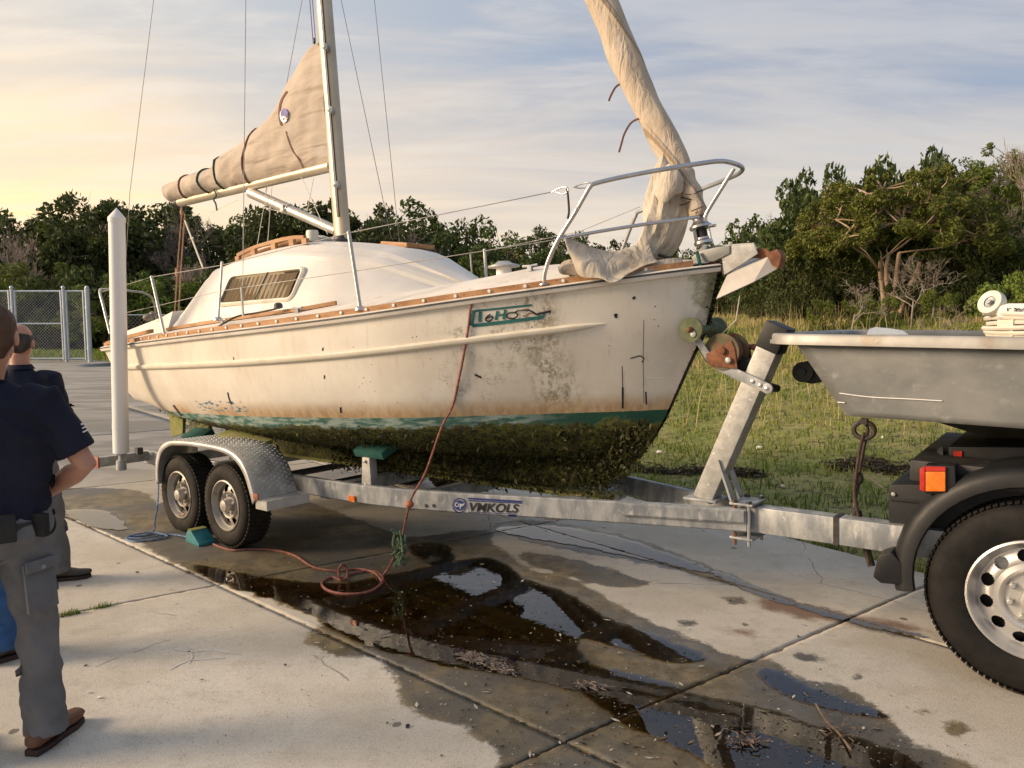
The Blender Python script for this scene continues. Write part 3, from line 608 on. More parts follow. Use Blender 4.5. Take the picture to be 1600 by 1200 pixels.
def make_grass():
    N = 230000
    # denser close to the ramp edge
    al = rng.uniform(-7, 26, N); e = rng.uniform(0, 1, N) ** 1.6 * 17 - .10
    x = EDGE_P[0] + EDGE_D[0] * al + EDGE_N[0] * e; y = EDGE_P[1] + EDGE_D[1] * al + EDGE_N[1] * e
    keep = (y > 1.5) & (np.abs(x) < .75 * y + 1.5) & (x > -.42 * y + .2 - 0 * y); x, y, e = x[keep], y[keep], e[keep]
    n1 = vnoise(x, y, .55) + .4 * vnoise(x, y, 1.3, 7.); n2 = vnoise(x, y, 2.6, 4.)
    m = rng.uniform(-.5, .5, len(x)) < (n2 * 1.7 + .20 + .25 * sstep(e, 1.5, 5)); x, y, e, n1, n2 = x[m], y[m], e[m], n1[m], n2[m]
    z = ground_z(x, y); k = len(x)
    tall = sstep(e, 4.0, 9.0) * sstep(n1 + .10, -.1, .5)
    h = rng.uniform(.025, .10, k) * (1 + .6 * n2) + tall * rng.uniform(.03, .24, k)
    h = np.clip(h, .02, .6); w = rng.uniform(.003, .008, k) * (1 + y / 7)
    tint = np.clip(.27 + .50 * n1 + .25 * n2 + rng.normal(0, .13, k) + tall * rng.uniform(.0, .6, k), 0, 1)
    tag(blades(np.stack([x, y, z - .005], 1), h, w, rng.uniform(.1, .8, k), tint, 'grass', MAT['grass']), 'tufts of green and straw coloured grass over the bank beside the ramp', 'grass', kind='stuff')
    # far field strip behind the gate and low moss cover along the ramp edge
    N = 16000; x = rng.uniform(-34, -6, N); y = rng.uniform(29.4, 37, N); z = ground_z(x, y)
    tag(blades(np.stack([x, y, z], 1), rng.uniform(.05, .22, N), rng.uniform(.03, .06, N), rng.uniform(.1, .6, N), np.clip(rng.normal(.25, .15, N), 0, 1), 'lawn', MAT['grass']), 'mown green lawn strip behind the chain link gate', 'lawn', kind='stuff')
    # tall dry seed stems
    N = 2600; al = rng.uniform(-3, 13, N); e = rng.uniform(3.2, 14, N); x = EDGE_P[0] + EDGE_D[0] * al + EDGE_N[0] * e; y = EDGE_P[1] + EDGE_D[1] * al + EDGE_N[1] * e
    nn = vnoise(x, y, .4, 9.); kk = nn > -.05; x, y = x[kk], y[kk]; k = len(x)
    tag(blades(np.stack([x, y, ground_z(x, y)], 1), rng.uniform(.3, .85, k), rng.uniform(.006, .013, k), rng.uniform(.05, .5, k), rng.uniform(.6, 1, k), 'dry_weeds', MAT['grass']), 'tall dry brown weed stems standing on the grassy bank', 'weeds', kind='stuff')
make_grass()

def leaf_cloud(cs, rad, per, size, seed, flat=.75):
    r = np.random.default_rng(seed); P, T_ = [], []
    for c, q in zip(cs, rad):
        d = r.normal(size=(per, 3)); d /= np.linalg.norm(d, axis=1, keepdims=True)
        rr = q * (r.uniform(.25, 1, per) ** .5)[:, None] * np.array([1, 1, flat]); P.append(c + d * rr)
        T_.append(np.clip(r.normal(.42, .22, per) + .1 * r.normal(), 0, 1))
    P = np.concatenate(P); T_ = np.concatenate(T_); n = len(P)
    a = r.normal(size=(n, 3)); a /= np.linalg.norm(a, axis=1, keepdims=True); b = np.cross(a, r.normal(size=(n, 3))); b /= np.linalg.norm(b, axis=1, keepdims=True) + 1e-9
    s = (size * r.uniform(.6, 1.3, n))[:, None]
    V_ = np.stack([P - a * s, P + b * s * .45, P + a * s, P - b * s * .45], 1).reshape(-1, 3)
    return V_, np.arange(n * 4).reshape(-1, 4), np.repeat(T_, 4)

def limb(m, p, q, r0, r1, seg, r, sag=.12, n=5):
    p, q = Vector(p), Vector(q); L = (q - p).length; mid = (p + q) / 2 + Vector((r.uniform(-1, 1), r.uniform(-1, 1), r.uniform(-.3, 1))) * L * sag
    pts = [(1 - t) ** 2 * p + 2 * t * (1 - t) * mid + t * t * q + Vector((r.uniform(-1, 1), r.uniform(-1, 1), r.uniform(-1, 1))) * L * .02 for t in [i / n for i in range(n + 1)]]
    pts[0] = p; m.tube(pts, [r0 + (r1 - r0) * i / n for i in range(n + 1)], seg)
    return pts
def tree_meshes(seed, h, w, stems=1, clusters=60, per=120, leaf=.1, crad=.16, low=.25, shape='dome', barkm='bark', leafm='leaf_dark', trunk_r=None):
    """unit-less builder: a tree h tall and w wide standing at the origin"""
    r = random.Random(seed); m = M_(); tr = trunk_r or h * .022; cs, rd = [], []
    forks = []
    for s in range(stems):
        a = r.uniform(0, 6.28); b = Vector((math.cos(a), math.sin(a), 0)) * (.03 * h if stems > 1 else 0)
        top = b * r.uniform(2, 6) + Vector((r.uniform(-.04, .04) * h, r.uniform(-.04, .04) * h, h * r.uniform(.36, .5)))
        pts = limb(m, b - Vector((0, 0, .1)), top, tr * r.uniform(.8, 1.2), tr * .55, 7, r, .08); forks += pts[2:]
    for i in range(clusters):
        a = r.uniform(0, 6.283); u = r.uniform(0, 1)
        rr = (w / 2) * math.sqrt(r.uniform(.15, 1)); z = low * h + (1 - low) * h * (.96 * math.sqrt(max(1 - (rr / (w / 2)) ** 2, 0.02)) * r.uniform(.35, 1) if shape == 'dome' else r.uniform(0, .95))
        c = Vector((math.cos(a) * rr, math.sin(a) * rr, min(z, h * .96))); k = crad * h * r.uniform(.55, 1.15) * (.8 if z > .8 * h else 1)
        cs.append(np.array(c)); rd.append(k)
        f = min(forks, key=lambda q: (q - c).length + r.uniform(0, .2 * h))
        pts = limb(m, f, c, tr * r.uniform(.22, .4), tr * .06, 4, r, .18, 5); forks.append(pts[3]) if i % 3 == 0 else None
        if i % 2 == 0:
            for _ in range(3): limb(m, pts[4], c + Vector((r.uniform(-1, 1), r.uniform(-1, 1), r.uniform(-.6, 1))) * k * 1.15, tr * .08, tr * .02, 3, r, .2, 3)
    V_, F_, T_ = leaf_cloud(cs, rd, per, leaf, seed)
    return m.mesh('trunk'), mesh_np('crown', V_, F_, None, None, False, dict(tint=T_)), MAT[barkm], MAT[leafm]
def bare_mesh(seed, h, spread=.55, r0=None, depth=5, twig=.004, kids=(3, 4)):
    r = random.Random(seed); m = M_()
    def grow(p, d, L, rad, k):
        q = p + d * L; mid = (p + q) / 2 + Vector((r.uniform(-1, 1), r.uniform(-1, 1), r.uniform(-1, 1))) * L * .08
        m.tube([p, mid, q], [rad, rad * .8, rad * .6], 5 if k > 2 else 3)
        if k == 0: return
        for _ in range(r.randint(*kids)):
            nd = (d + Vector((r.gauss(0, 1), r.gauss(0, 1), r.gauss(0, .7) + .25)) * spread).normalized()
            grow(p + (q - p) * r.uniform(.45, 1), nd, L * r.uniform(.55, .85), max(rad * .55, twig), k - 1)
    grow(Vector((0, 0, -.1)), Vector((r.uniform(-.1, .1), r.uniform(-.1, .1), 1)).normalized(), h * .30, r0 or h * .018, depth)
    return m.mesh('branches')
def put_tree(name, ms, x, y, sx, sz, rz, label, cat, group=None, z=None):
    tm, cm, bm_, lm = ms
    root = empty(name, loc=(x, y, float(ground_z(x, y)) if z is None else z), rz=rz); root.scale = (sx, sx, sz)
    if tm: 
        if not tm.materials: tm.materials.append(bm_)
        link('trunk', tm, None, root, True)
    if cm:
        if not cm.materials: cm.materials.append(lm)
        link('crown', cm, None, root)
    tag(root, label, cat, group); return root
def trees():
    r = random.Random(5)
    # six oak-like shapes of unit height 8, reused along the far tree line
    P = [tree_meshes(20 + i, 8, 8.5 + i % 3, 1, 85, 130, .15, .105, .12, leafm='leaf_dark') for i in range(5)]
    Q = [tree_meshes(40 + i, 8, 7.5, 2, 60, 110, .13, .10, .08, leafm='leaf_mid') for i in range(3)]
    Bm = [bare_mesh(60 + i, 8, .5, .11, 6, .012) for i in range(2)]
    line = [  # (u, v_top, distance, kind)
        (-60, 318, 50, 'd'), (30, 325, 50, 'd'), (110, 345, 55, 'd'), (150, 308, 48, 'd'), (205, 306, 50, 'd'), (262, 330, 52, 'd'), (330, 345, 52, 'd'), (392, 338, 50, 'd'), (455, 322, 47, 'd'),
        (505, 312, 50, 'd'), (560, 320, 48, 'd'), (612, 325, 52, 'd'), (668, 330, 50, 'd'), (715, 352, 50, 'd'), (762, 378, 56, 'd'), (812, 356, 44, 'd'), (858, 362, 46, 'd'), (905, 388, 54, 'd'), (960, 378, 48, 'd'), (1010, 392, 54, 'd'),
        (1070, 392, 56, 'd'), (1130, 374, 52, 'd'), (1190, 358, 50, 'd'), (1250, 340, 48, 'd'), (1310, 335, 48, 'd')]
    marks = ['at the far left end of the wood', 'left of the dip above the chain link gate', 'in the dip above the chain link gate', 'above the gate, left of the white post', 'just right of the tall white post',
             'between the white post and the end of the boom', 'under the end of the boom', 'under the middle of the boom', 'behind the boom strut', 'just left of the mast', 'just right of the mast', 'behind the cabin roof right of the mast',
             'at the right end of the tall stretch', 'where the wood steps down above the cabin front', 'low behind the cabin front', 'with open twiggy top behind the deck vent', 'left of the bow rail base', 'low behind the bow rail',
             'behind the hanging jib cloth', 'behind the bow rail and jib', 'behind the furling drum', 'behind the anchor', 'just right of the anchor tip', 'left behind the pale trunked tree', 'behind the pale trunked tree']
    for i, ((u, v, d, k), mk_) in enumerate(zip(line, marks)):
        p = AT(u, 495, d); gz = float(ground_z(p.x, p.y)); ht = (CAM_H + (495 - v) / 1200 * d - gz) * 1.13
        put_tree('evergreen_tree', P[i % 5], p.x, p.y, ht / 8 * r.uniform(.85, 1.02), ht / 8, r.uniform(0, 6.28), 'dark evergreen in the far wood, ' + mk_, 'tree', 'trees of the far wood')
    for i, (u, v, d, lab) in enumerate([(62, 392, 40, 'round bright green bush behind the chain link gate'), (205, 412, 42, 'green bush just right of the tall white post'), (255, 405, 40, 'green bush left of the stern tackle of the boat'),
                                        (160, 430, 38, 'low green bush left of the tall white post'), (-10, 420, 40, 'green bush at the left edge above the gate'), (120, 440, 44, 'olive bush between gate post and white post'), (330, 440, 44, 'green bush behind the stern of the cabin')]):
        p = AT(u, 495, d); ht = CAM_H + (495 - v) / 1200 * d
        put_tree('bush', Q[i % 3], p.x, p.y, ht / 8 * 1.15, ht / 8, r.uniform(0, 6), lab, 'bush', 'bushes in front of the far wood')
    for i, (u, v, d, lab) in enumerate([(58, 300, 46, 'thin leafless tree standing above the dip over the gate'), (262, 298, 46, 'leafless tree by the end of the boom'), (645, 300, 46, 'leafless pale tree behind the cabin roof'), (30, 350, 42, 'grey leafless tree at the left edge above the gate'), (300, 360, 43, 'grey leafless tree under the boom end'), (1180, 362, 40, 'small leafless tree just right of the anchor')]):
        p = AT(u, 495, d); ht = (CAM_H + (495 - v) / 1200 * d) * 1.0
        put_tree('bare_tree', (Bm[i % 2], None, MAT['twig'], None), p.x, p.y, ht / 8 * .8, ht / 8, r.uniform(0, 6), lab, 'tree', 'leafless trees of the far wood')
    # undergrowth that closes the foot of the wood
    S = [tree_meshes(80 + i, 3, 5.5, 3, 45, 150, .11, .22, .0, shape='bush', leafm='leaf_dark') for i in range(3)]
    def mass(name, items, label):
        VV, TT = [], []
        for k, x, y, z, sx, sz, a in items:
            me = S[k][1]; n = len(me.vertices); co = np.empty(n * 3, np.float32); me.vertices.foreach_get('co', co); co = co.reshape(-1, 3); tt = np.empty(n, np.float32); me.attributes['tint'].data.foreach_get('value', tt)
            c, s = math.cos(a), math.sin(a); VV.append(np.stack([(co[:, 0] * c - co[:, 1] * s) * sx + x, (co[:, 0] * s + co[:, 1] * c) * sx + y, co[:, 2] * sz + z], 1)); TT.append(tt)
        VV = np.concatenate(VV); tag(mesh_np(name, VV, np.arange(len(VV)).reshape(-1, 4), MAT['leaf_dark'], None, False, dict(tint=np.concatenate(TT))), label, 'undergrowth', kind='stuff')
    items = []
    for i in range(46):
        u = -120 + i * 31; d = 43 + r.uniform(-3, 5); p = AT(u, 495, d); items.append((i % 3, p.x, p.y, float(ground_z(p.x, p.y)), r.uniform(.9, 1.2), r.uniform(.8, 1.35), r.uniform(0, 6)))
    mass('undergrowth', items, 'dark undergrowth closing the foot of the far wood')
    # the stand of trees on the right bank
    t1 = tree_meshes(101, 5.6, 6.8, 5, 330, 150, .068, .058, .36, barkm='bark_pale', leafm='leaf_warm', trunk_r=.125)
    t2 = tree_meshes(102, 6.2, 6.2, 2, 300, 150, .07, .060, .22, barkm='bark', leafm='leaf_mid', trunk_r=.11)
    t3 = tree_meshes(103, 7.6, 7.2, 3, 260, 110, .065, .055, .25, barkm='bark', leafm='leaf_warm', trunk_r=.13)
    def top(u, v, d): 
        p = AT(u, 495, d); g = float(ground_z(p.x, p.y)); return p.x, p.y, (CAM_H + (495 - v) / 1200 * d - g) * (1.06 if v < 320 else 1)
    for name, ms, h0, u, v, d, wf, lab in [
        ('oak_tree', t1, 5.6, 1392, 268, 19.5, 1.0, 'olive leaved tree with several pale tan trunks behind the left part of the aluminium hull'),
        ('oak_tree', t2, 6.2, 1475, 262, 21.5, .9, 'dense green tree right behind the pale trunked tree'),
        ('oak_tree', t3, 7.6, 1565, 222, 23, .8, 'tallest tree of the right bank, brown green, with open top'),
        ('oak_tree', t2, 6.2, 1330, 315, 24, .8, 'green tree at the left end of the right hand stand'),
        ('oak_tree', t2, 6.2, 1650, 250, 22, .9, 'green tree at the right edge behind the coiled hose')]:
        x, y, ht = top(u, v, d); put_tree(name, ms, x, y, ht / h0 * wf, ht / h0, r.uniform(0, 6), lab, 'tree', 'trees on the right bank')
    x, y, ht = top(1530, 198, 21); put_tree('bare_tree', (bare_mesh(71, 8, .42, .10, 6, .009), None, MAT['twig'], None), x, y, ht / 8 * .7, ht / 8 * 1.05, 1.0, 'leafless tree rising above the green trees at top right', 'tree')
    x, y, ht = top(1590, 205, 20); put_tree('bare_tree', (bare_mesh(74, 8, .42, .10, 6, .009), None, MAT['twig'], None), x, y, ht / 8 * .7, ht / 8 * 1.05, 2.0, 'leafless tree at the right edge above the coiled hose', 'tree')
    for u, v, d, lab, sd in [(1330, 375, 16.0, 'grey leafless shrub hanging over the left side of the pale trunks', 91), (1425, 345, 16.5, 'dense grey twigs in front of the pale trunked tree', 92), (1500, 420, 13, 'leafless shrub behind the left end of the coiled hose', 93), (1455, 330, 18, 'grey leafless tree between the two green trees', 94)]:
        x, y, ht = top(u, v, d); put_tree('dead_shrub', (bare_mesh(sd, 4, .60, .045, 6, .007, (2, 3)), None, MAT['twig'], None), x, y, ht / 4 * 1.0, ht / 4 * .95, r.uniform(0, 6), lab, 'shrub')
    S2 = [tree_meshes(110 + i, 1.6, 3.0, 3, 45, 150, .055, .22, .0, shape='bush', leafm=q) for i, q in enumerate(('leaf_mid', 'leaf_dark', 'leaf_warm'))]
    labs = ['low green shrub under the pale trunks', 'dark shrub right of the anchor', 'dark shrub left of the pale trunks', 'green shrub behind the tip of the aluminium rim', 'dark shrub between the pale trunks', 'olive shrub under the green trees', 'dark shrub under the tallest tree', 'yellow green shrub above the coiled hose', 'green shrub at the right edge', 'dark low shrub behind the winch', 'dark low shrub right of the winch', 'dark shrub below the anchor tip']
    for i, (u, v, d, k) in enumerate([(1370, 462, 17.5, 0), (1215, 430, 22, 1), (1275, 400, 21, 1), (1300, 470, 17, 0), (1420, 440, 19, 1), (1470, 455, 18, 2), (1530, 380, 20, 1), (1592, 440, 13, 2), (1640, 420, 15, 0), (1180, 440, 25, 1), (1240, 455, 20, 1), (1150, 440, 27, 1)]):
        x, y, ht = top(u, v, d); put_tree('shrub', S2[k], x, y, ht / 1.6 * .75, ht / 1.6, r.uniform(0, 6), labs[i], 'shrub')
    items = []
    for i, (u, d) in enumerate([(1290, 23), (1350, 24), (1410, 23), (1470, 24), (1530, 24), (1590, 25), (1640, 22), (1240, 26), (1320, 25), (1380, 25), (1440, 25), (1500, 26), (1560, 26)]):
        p = AT(u, 495, d); items.append((i % 3, p.x, p.y, float(ground_z(p.x, p.y)), .75, 1.0 + .30 * (i % 3), i * 1.3))
    mass('thicket', items, 'dark thicket filling the back of the stand of trees on the right bank')
trees()

# ------------------------------------------------------------------ chain link gate and fence
def chain_panel(parent, x0, x1, z0, z1, pitch=.115, r=.0042, name='wire_mesh'):
    m = M_(); w, h = x1 - x0, z1 - z0
    for sgn in (1, -1):
        k = -h
        while k < w:
            a, b = (max(k, 0), min(k + h, w))
            if b > a:
                za, zb = a - k, b - k
                if sgn < 0: za, zb = h - za, h - zb
                m.tube([(x0 + a, sgn * .004, z0 + za), (x0 + b, sgn * .004, z0 + zb)], r, 3)
            k += pitch
    return m.build(name, MAT['wire_galv'], parent)
MAT['wire_galv'] = simple('galvanised_wire', (0.42, 0.45, 0.48), (0.5, 0.53, 0.56), .45, .5, 10)
MAT['gate_tube'] = simple('galvanised_gate_tube', (0.40, 0.45, 0.50), (0.50, 0.55, 0.60), .42, .5, 4)
def gate():
    Y = 28.2; X = lambda u: AT(u, 500, Y).x; zt = 2.58; zb = .12
    def leaf(u0, u1, lab, bar):
        x0, x1 = X(u0), X(u1); root = empty('chain_link_gate', loc=((x0 + x1) / 2, Y, 0)); h = (x1 - x0) / 2
        tag(root, lab, 'gate')
        M_().tube([(-h, 0, zb), (h, 0, zb)], .035).build('bottom_rail', MAT['gate_tube'], root, True); M_().tube([(-h, 0, zt), (h, 0, zt)], .035).build('top_rail', MAT['gate_tube'], root, True)
        for s in (-h, h): M_().tube([(s, 0, zb - .05), (s, 0, zt + .03)], .04).build('stile', MAT['gate_tube'], root, True)
        if bar: M_().tube([(-h, 0, bar), (h, 0, bar)], .03).build('middle_rail', MAT['gate_tube'], root, True)
        for z in (.5, 2.0): M_().box((h + .07, 0, z), (.14, .06, .10)).build('hinge', MAT['gate_tube'], root)
        chain_panel(root, -h + .03, h - .03, zb + .03, zt - .03)
    leaf(-70, 16, 'left chain link gate leaf, cut off by the edge of the picture', 1.4)
    leaf(25, 97, 'middle chain link gate leaf with a cross rail at half height', 1.4)
    leaf(105, 132, 'narrow chain link gate leaf nearest the boat', None)
    for u, lab in ((20.5, 'round gate post left of the middle gate leaf'), (101, 'round gate post between the middle and the narrow gate leaf'), (138, 'thick round gate post nearest the boat')):
        o = M_().tube([(0, 0, -.1), (0, 0, zt + .12)], .055 if u < 130 else .085, 12).sphere((0, 0, zt + .13), .07).build('gate_post', MAT['gate_tube'], None, True); o.location = (X(u), Y, 0); tag(o, lab, 'post')
    # lower fence running on behind the boat
    root = tag(empty('chain_link_fence', loc=(X(140), Y + 1.5, 0)), 'low chain link fence running right from the gate behind the boat', 'fence')
    L = 16
    for i in range(7): M_().tube([(i * L / 6, 0, 0), (i * L / 6, 0, 1.75)], .03).build('fence_post', MAT['wire_galv'], root, True)
    M_().tube([(0, 0, 1.72), (L, 0, 1.72)], .02).build('top_rail', MAT['wire_galv'], root, True)
    chain_panel(root, 0, L, .05, 1.7, .16, .003)
gate()
# ------------------------------------------------------------------ sailboat (local frame: x forward, y to port, z up, waterline level)
boat = tag(empty('sailboat', MB_), 'old white sailboat with mossy green bottom sitting on the galvanised trailer', 'sailboat')
XS = [-2.25, -1.3, -.3, .5, 1.2, 1.9, 2.5, 3.0, 3.4, 3.62]; WS = [.89, 1.06, 1.165, 1.185, 1.13, .99, .77, .52, .26, .03]
_wc = cr([(x, w, 0) for x, w in zip(XS, WS)], 12); WX = [p.x for p in _wc]; WW = [p.y for p in _wc]
ZX = [-2.25, -.55, .86, 1.76, 2.48, 2.86, 3.31, 3.62]; ZZ = [1.49, 1.50, 1.52, 1.55, 1.60, 1.63, 1.67, 1.705]
_zc = cr([(x, z, 0) for x, z in zip(ZX, ZZ)], 8)
def hw(x): return ip(x, WX, WW)
def zs(x): return ip(x, [p.x for p in _zc], [p.y for p in _zc])
def stem_x(z): return ip(z, [.40, .48, .61, .75, .87, 1.19, 1.38, 1.70, 1.75], [2.80, 2.90, 3.06, 3.17, 3.25, 3.42, 3.53, 3.62, 3.63])
def tran_x(z): return -2.25 + .36 * (1.49 - z) / .5
LEV = [(0.0, 1.0), (.18, .992), (.4, .978), (.65, .955), (.85, .925), (1.0, .885)]          # topsides: fraction down to the waterline, width factor
BOT = [(.84, .84), (.775, .755), (.71, .62), (.65, .44), (.60, .24), (.575, .08), (.57, 0.0)]   # bottom: z, width factor
def hull_pt(s, lev, side=-1):
    x = -2.25 + s * 5.87; w = hw(x); z0 = zs(x); k = ip(s, [0, .1, .25, .4, 1], [.06, .35, .8, 1, 1])
    if lev <= 5: 
        i = int(min(lev, 4)); f = lev - i; a, b = LEV[i], LEV[i + 1]; fr = a[0] + (b[0] - a[0]) * f; wf = a[1] + (b[1] - a[1]) * f
        zw = .92 + .07 * (1 - sstep(s, 0, .22)); z = z0 + (zw - z0) * fr
    else:
        i = int(min(lev - 5, len(BOT) - 1e-6)); q = [(.92, .885)] + BOT; f = lev - 5 - i; a, b = q[i], q[min(i + 1, len(q) - 1)]; z = a[0] + (b[0] - a[0]) * f; wf = a[1] + (b[1] - a[1]) * f
        z = .92 + .07 * (1 - sstep(s, 0, .22)) - (.92 - z) * k
    xa, xb = tran_x(z), stem_x(z); X = xa + (xb - xa) * s
    bowf = 1 - .30 * sstep(s, .72, 1) * min(max((1.6 - z) / .8, 0), 1)      # finer entry low down
    return Vector((X, side * max(w * wf * bowf, .012 if lev < 11.5 else 0), z))
NS = 72; NL = 34
def make_hull():
    m = M_(); sl = [1 - (1 - i / NS) ** 1.25 for i in range(NS + 1)]; ll = [12 * j / NL for j in range(NL + 1)]
    rings = [[hull_pt(s, l, -1) for l in ll] + [hull_pt(s, l, 1) for l in reversed(ll[:-1])] for s in sl]
    m.rings(rings, closed=False, cap=False)
    n = len(rings[0]); m.add(rings[0], [tuple(range(n))])      # transom
    return m
hull_m = make_hull()
hull = hull_m.build('hull', MAT['hull'], boat, True)
HB = BVHTree.FromPolygons([Vector(v) for v in hull_m.v], hull_m.f)
def on_hull(u, v, off=.003, tree=None, Mi=MBi):
    e = Mi @ EYE; r = (Mi.to_3x3() @ cam_ray(u, v)).normalized(); loc, nor, i, d = (tree or HB).ray_cast(e, r)
    if loc is None: return None
    if nor.dot(r) > 0: nor = -nor
    return loc + nor * off
def ribbon(m, pts, wd, off=.003, tree=None, Mi=MBi, n=6, taper=None):
    """a painted stroke of width wd laid on the surface along picture points, as a strip of quads"""
    P = cr([(u, v, 0) for u, v in pts], n) if len(pts) > 2 else [Vector((*pts[0], 0)).lerp(Vector((*pts[1], 0)), i / n) for i in range(n + 1)]
    rows = []
    for i, p in enumerate(P):
        d = (P[min(i + 1, len(P) - 1)] - P[max(i - 1, 0)]).normalized(); nrm = Vector((-d.y, d.x, 0)); w = wd if taper is None else wd * (taper[0] + (taper[1] - taper[0]) * i / (len(P) - 1))
        a = on_hull(p.x + nrm.x * w / 2, p.y + nrm.y * w / 2, off, tree, Mi); b = on_hull(p.x - nrm.x * w / 2, p.y - nrm.y * w / 2, off, tree, Mi)
        if a is not None and b is not None: rows.append([a, b])
    if len(rows) > 1: m.rings(rows, closed=False, cap=False)
def hull_line(z_or_lev, x0, x1, n, off, side=-1, use_lev=True):
    pts = []
    for i in range(n + 1):
        s = x0 + (x1 - x0) * i / n; p = hull_pt(s, z_or_lev, side); q = hull_pt(min(s + .01, 1), z_or_lev, side); t = (q - p).normalized(); nr = Vector((t.y, -t.x, 0)).normalized() * (1 if side < 0 else -1)
        pts.append(p + nr * off)
    return pts
# gunwale moulding, rub strake, toe rail
def band(name, pts, prof, mat, parent=boat, smooth=True):
    """sweep a small profile of (outward, up) pairs along points running forward on the starboard (or port) side"""
    rings = []
    for i, p in enumerate(pts):
        t = (pts[min(i + 1, len(pts) - 1)] - pts[max(i - 1, 0)]).normalized(); o_ = Vector((t.y, -t.x, 0)).normalized()
        if o_.y * p.y < 0: o_ = -o_
        rings.append([p + o_ * a + Vector((0, 0, b)) for a, b in prof])
    return M_().rings(rings).build(name, mat, parent, smooth)
for sd in (-1, 1):
    sh = [hull_pt(i / 60, 0, sd) for i in range(61)]
    band('gunwale_moulding', sh, [(-.01, -.028), (.022, -.026), (.032, -.008), (.030, .008), (.012, .016), (-.02, .016)], MAT['white'] if sd > 0 else MAT['deck'])
    band('rub_channel', [p + Vector((0, 0, .0)) for p in sh], [(.028, -.006), (.037, -.004), (.037, .004), (.028, .006)], MAT['dark_steel'])
    band('toe_rail', [Vector((p.x, p.y * (1 - .012 / max(abs(p.y), .03)), p.z)) for p in sh[:-1]], [(-.022, .016), (.008, .017), (.010, .050), (-.016, .052)], MAT['teak'])
    # moulded spray strake on the topsides
    st = []
    for i in range(60):
        s = .01 + (.925 - .01) * i / 59; x = -2.25 + s * 5.87; z = zs(x) - ip(s, [0, .5, 1], [.185, .215, .235])
        fr = (zs(x) - z) / (zs(x) - (.92 + .07 * (1 - float(sstep(s, 0, .22))))); lv = ip(fr, [q[0] for q in LEV], range(6)); st.append(hull_pt(s, lv, sd))
    rings = []
    for i, p in enumerate(st):
        t = (st[min(i + 1, 59)] - st[max(i - 1, 0)]).normalized(); o_ = Vector((t.y, -t.x, 0)).normalized() * (1 if sd < 0 else -1); k = min(1, (59 - i) / 1.5 + .05)
        rings.append([p + o_ * a * k + Vector((0, 0, b * k)) for a, b in [(-.01, -.026), (.012, -.022), (.024, -.010), (.026, .006), (.014, .018), (-.01, .022)]])
    M_().rings(rings).build('spray_strake', MAT['cream'], boat, True)
# screw plugs along the toe rail
pm = bpy.data.meshes.new('rail_plug'); bmx = bmesh.new(); bmesh.ops.create_cone(bmx, cap_ends=True, segments=8, radius1=.011, radius2=.009, depth=.006); bmx.to_mesh(pm); bmx.free(); pm.materials.append(MAT['white'])
for k in range(30):
    s = .03 + k * .0318; p = hull_pt(s, 0, -1); q = hull_pt(s + .01, 0, -1); t = (q - p).normalized()
    nr = Vector((t.y, -t.x, 0)).normalized(); o = link('rail_plug', pm, None, boat); o.location = p + Vector((0, 0, .034)) - Vector((0, 0, 0)) + nr * -.0005; o.rotation_euler = nr.to_track_quat('Z', 'Y').to_euler(); o.location = p + nr * .0045 * -1 * -1 + Vector((0, 0, .034)) - nr * .012 + nr * .0105
# deck
def deck_z(x, y): w = max(hw(x), .05); return zs(x) + .02 + .205 * max(1 - (y / w) ** 2, 0) * min(1, w / .75)
def make_deck():
    rings = []
    for i in range(61):
        x = -2.22 + i / 60 * 5.80; w = max(hw(x) - .02, .01); rings.append([Vector((x, w * k, deck_z(x, w * k))) for k in [-1, -.97, -.85, -.7, -.5, -.25, 0, .25, .5, .7, .85, .97, 1]])
    M_().rings(rings, closed=False, cap=False).build('deck', MAT['deck'], boat, True)
make_deck()
# keel, rudder
kr = []
for x in [-1.15, -1.0, -.4, .4, 1.2, 1.9, 2.4, 2.75, 2.98]:
    w = ip(x, [-1.15, -.6, 1, 2.2, 2.98], [.03, .09, .13, .11, .03]); zb = ip(x, [-1.15, 0, 2.3, 2.75, 2.98], [.46, .41, .39, .42, .50]); zt = .66
    kr.append([Vector((x, -w, zt)), Vector((x, -w * .9, zb + .03)), Vector((x, -w * .5, zb)), Vector((x, w * .5, zb)), Vector((x, w * .9, zb + .03)), Vector((x, w, zt))])
M_().rings(kr).build('keel', MAT['hull'], boat, True)
M_().prism([(-2.35, -.02, 1.35), (-2.20, -.02, 1.35), (-2.02, -.02, .98), (-2.0, -.02, .52), (-2.28, -.02, .50), (-2.42, -.02, .60), (-2.38, -.02, 1.0)], (0, .04, 0)).build('rudder', MAT['hull'], boat)
M_().prism([(-1.75, -.55, .92), (-1.45, -.55, .90), (-1.50, -.55, .66), (-1.72, -.55, .62)], (0, .03, 0)).build('skeg', MAT['moss_wood'], boat)
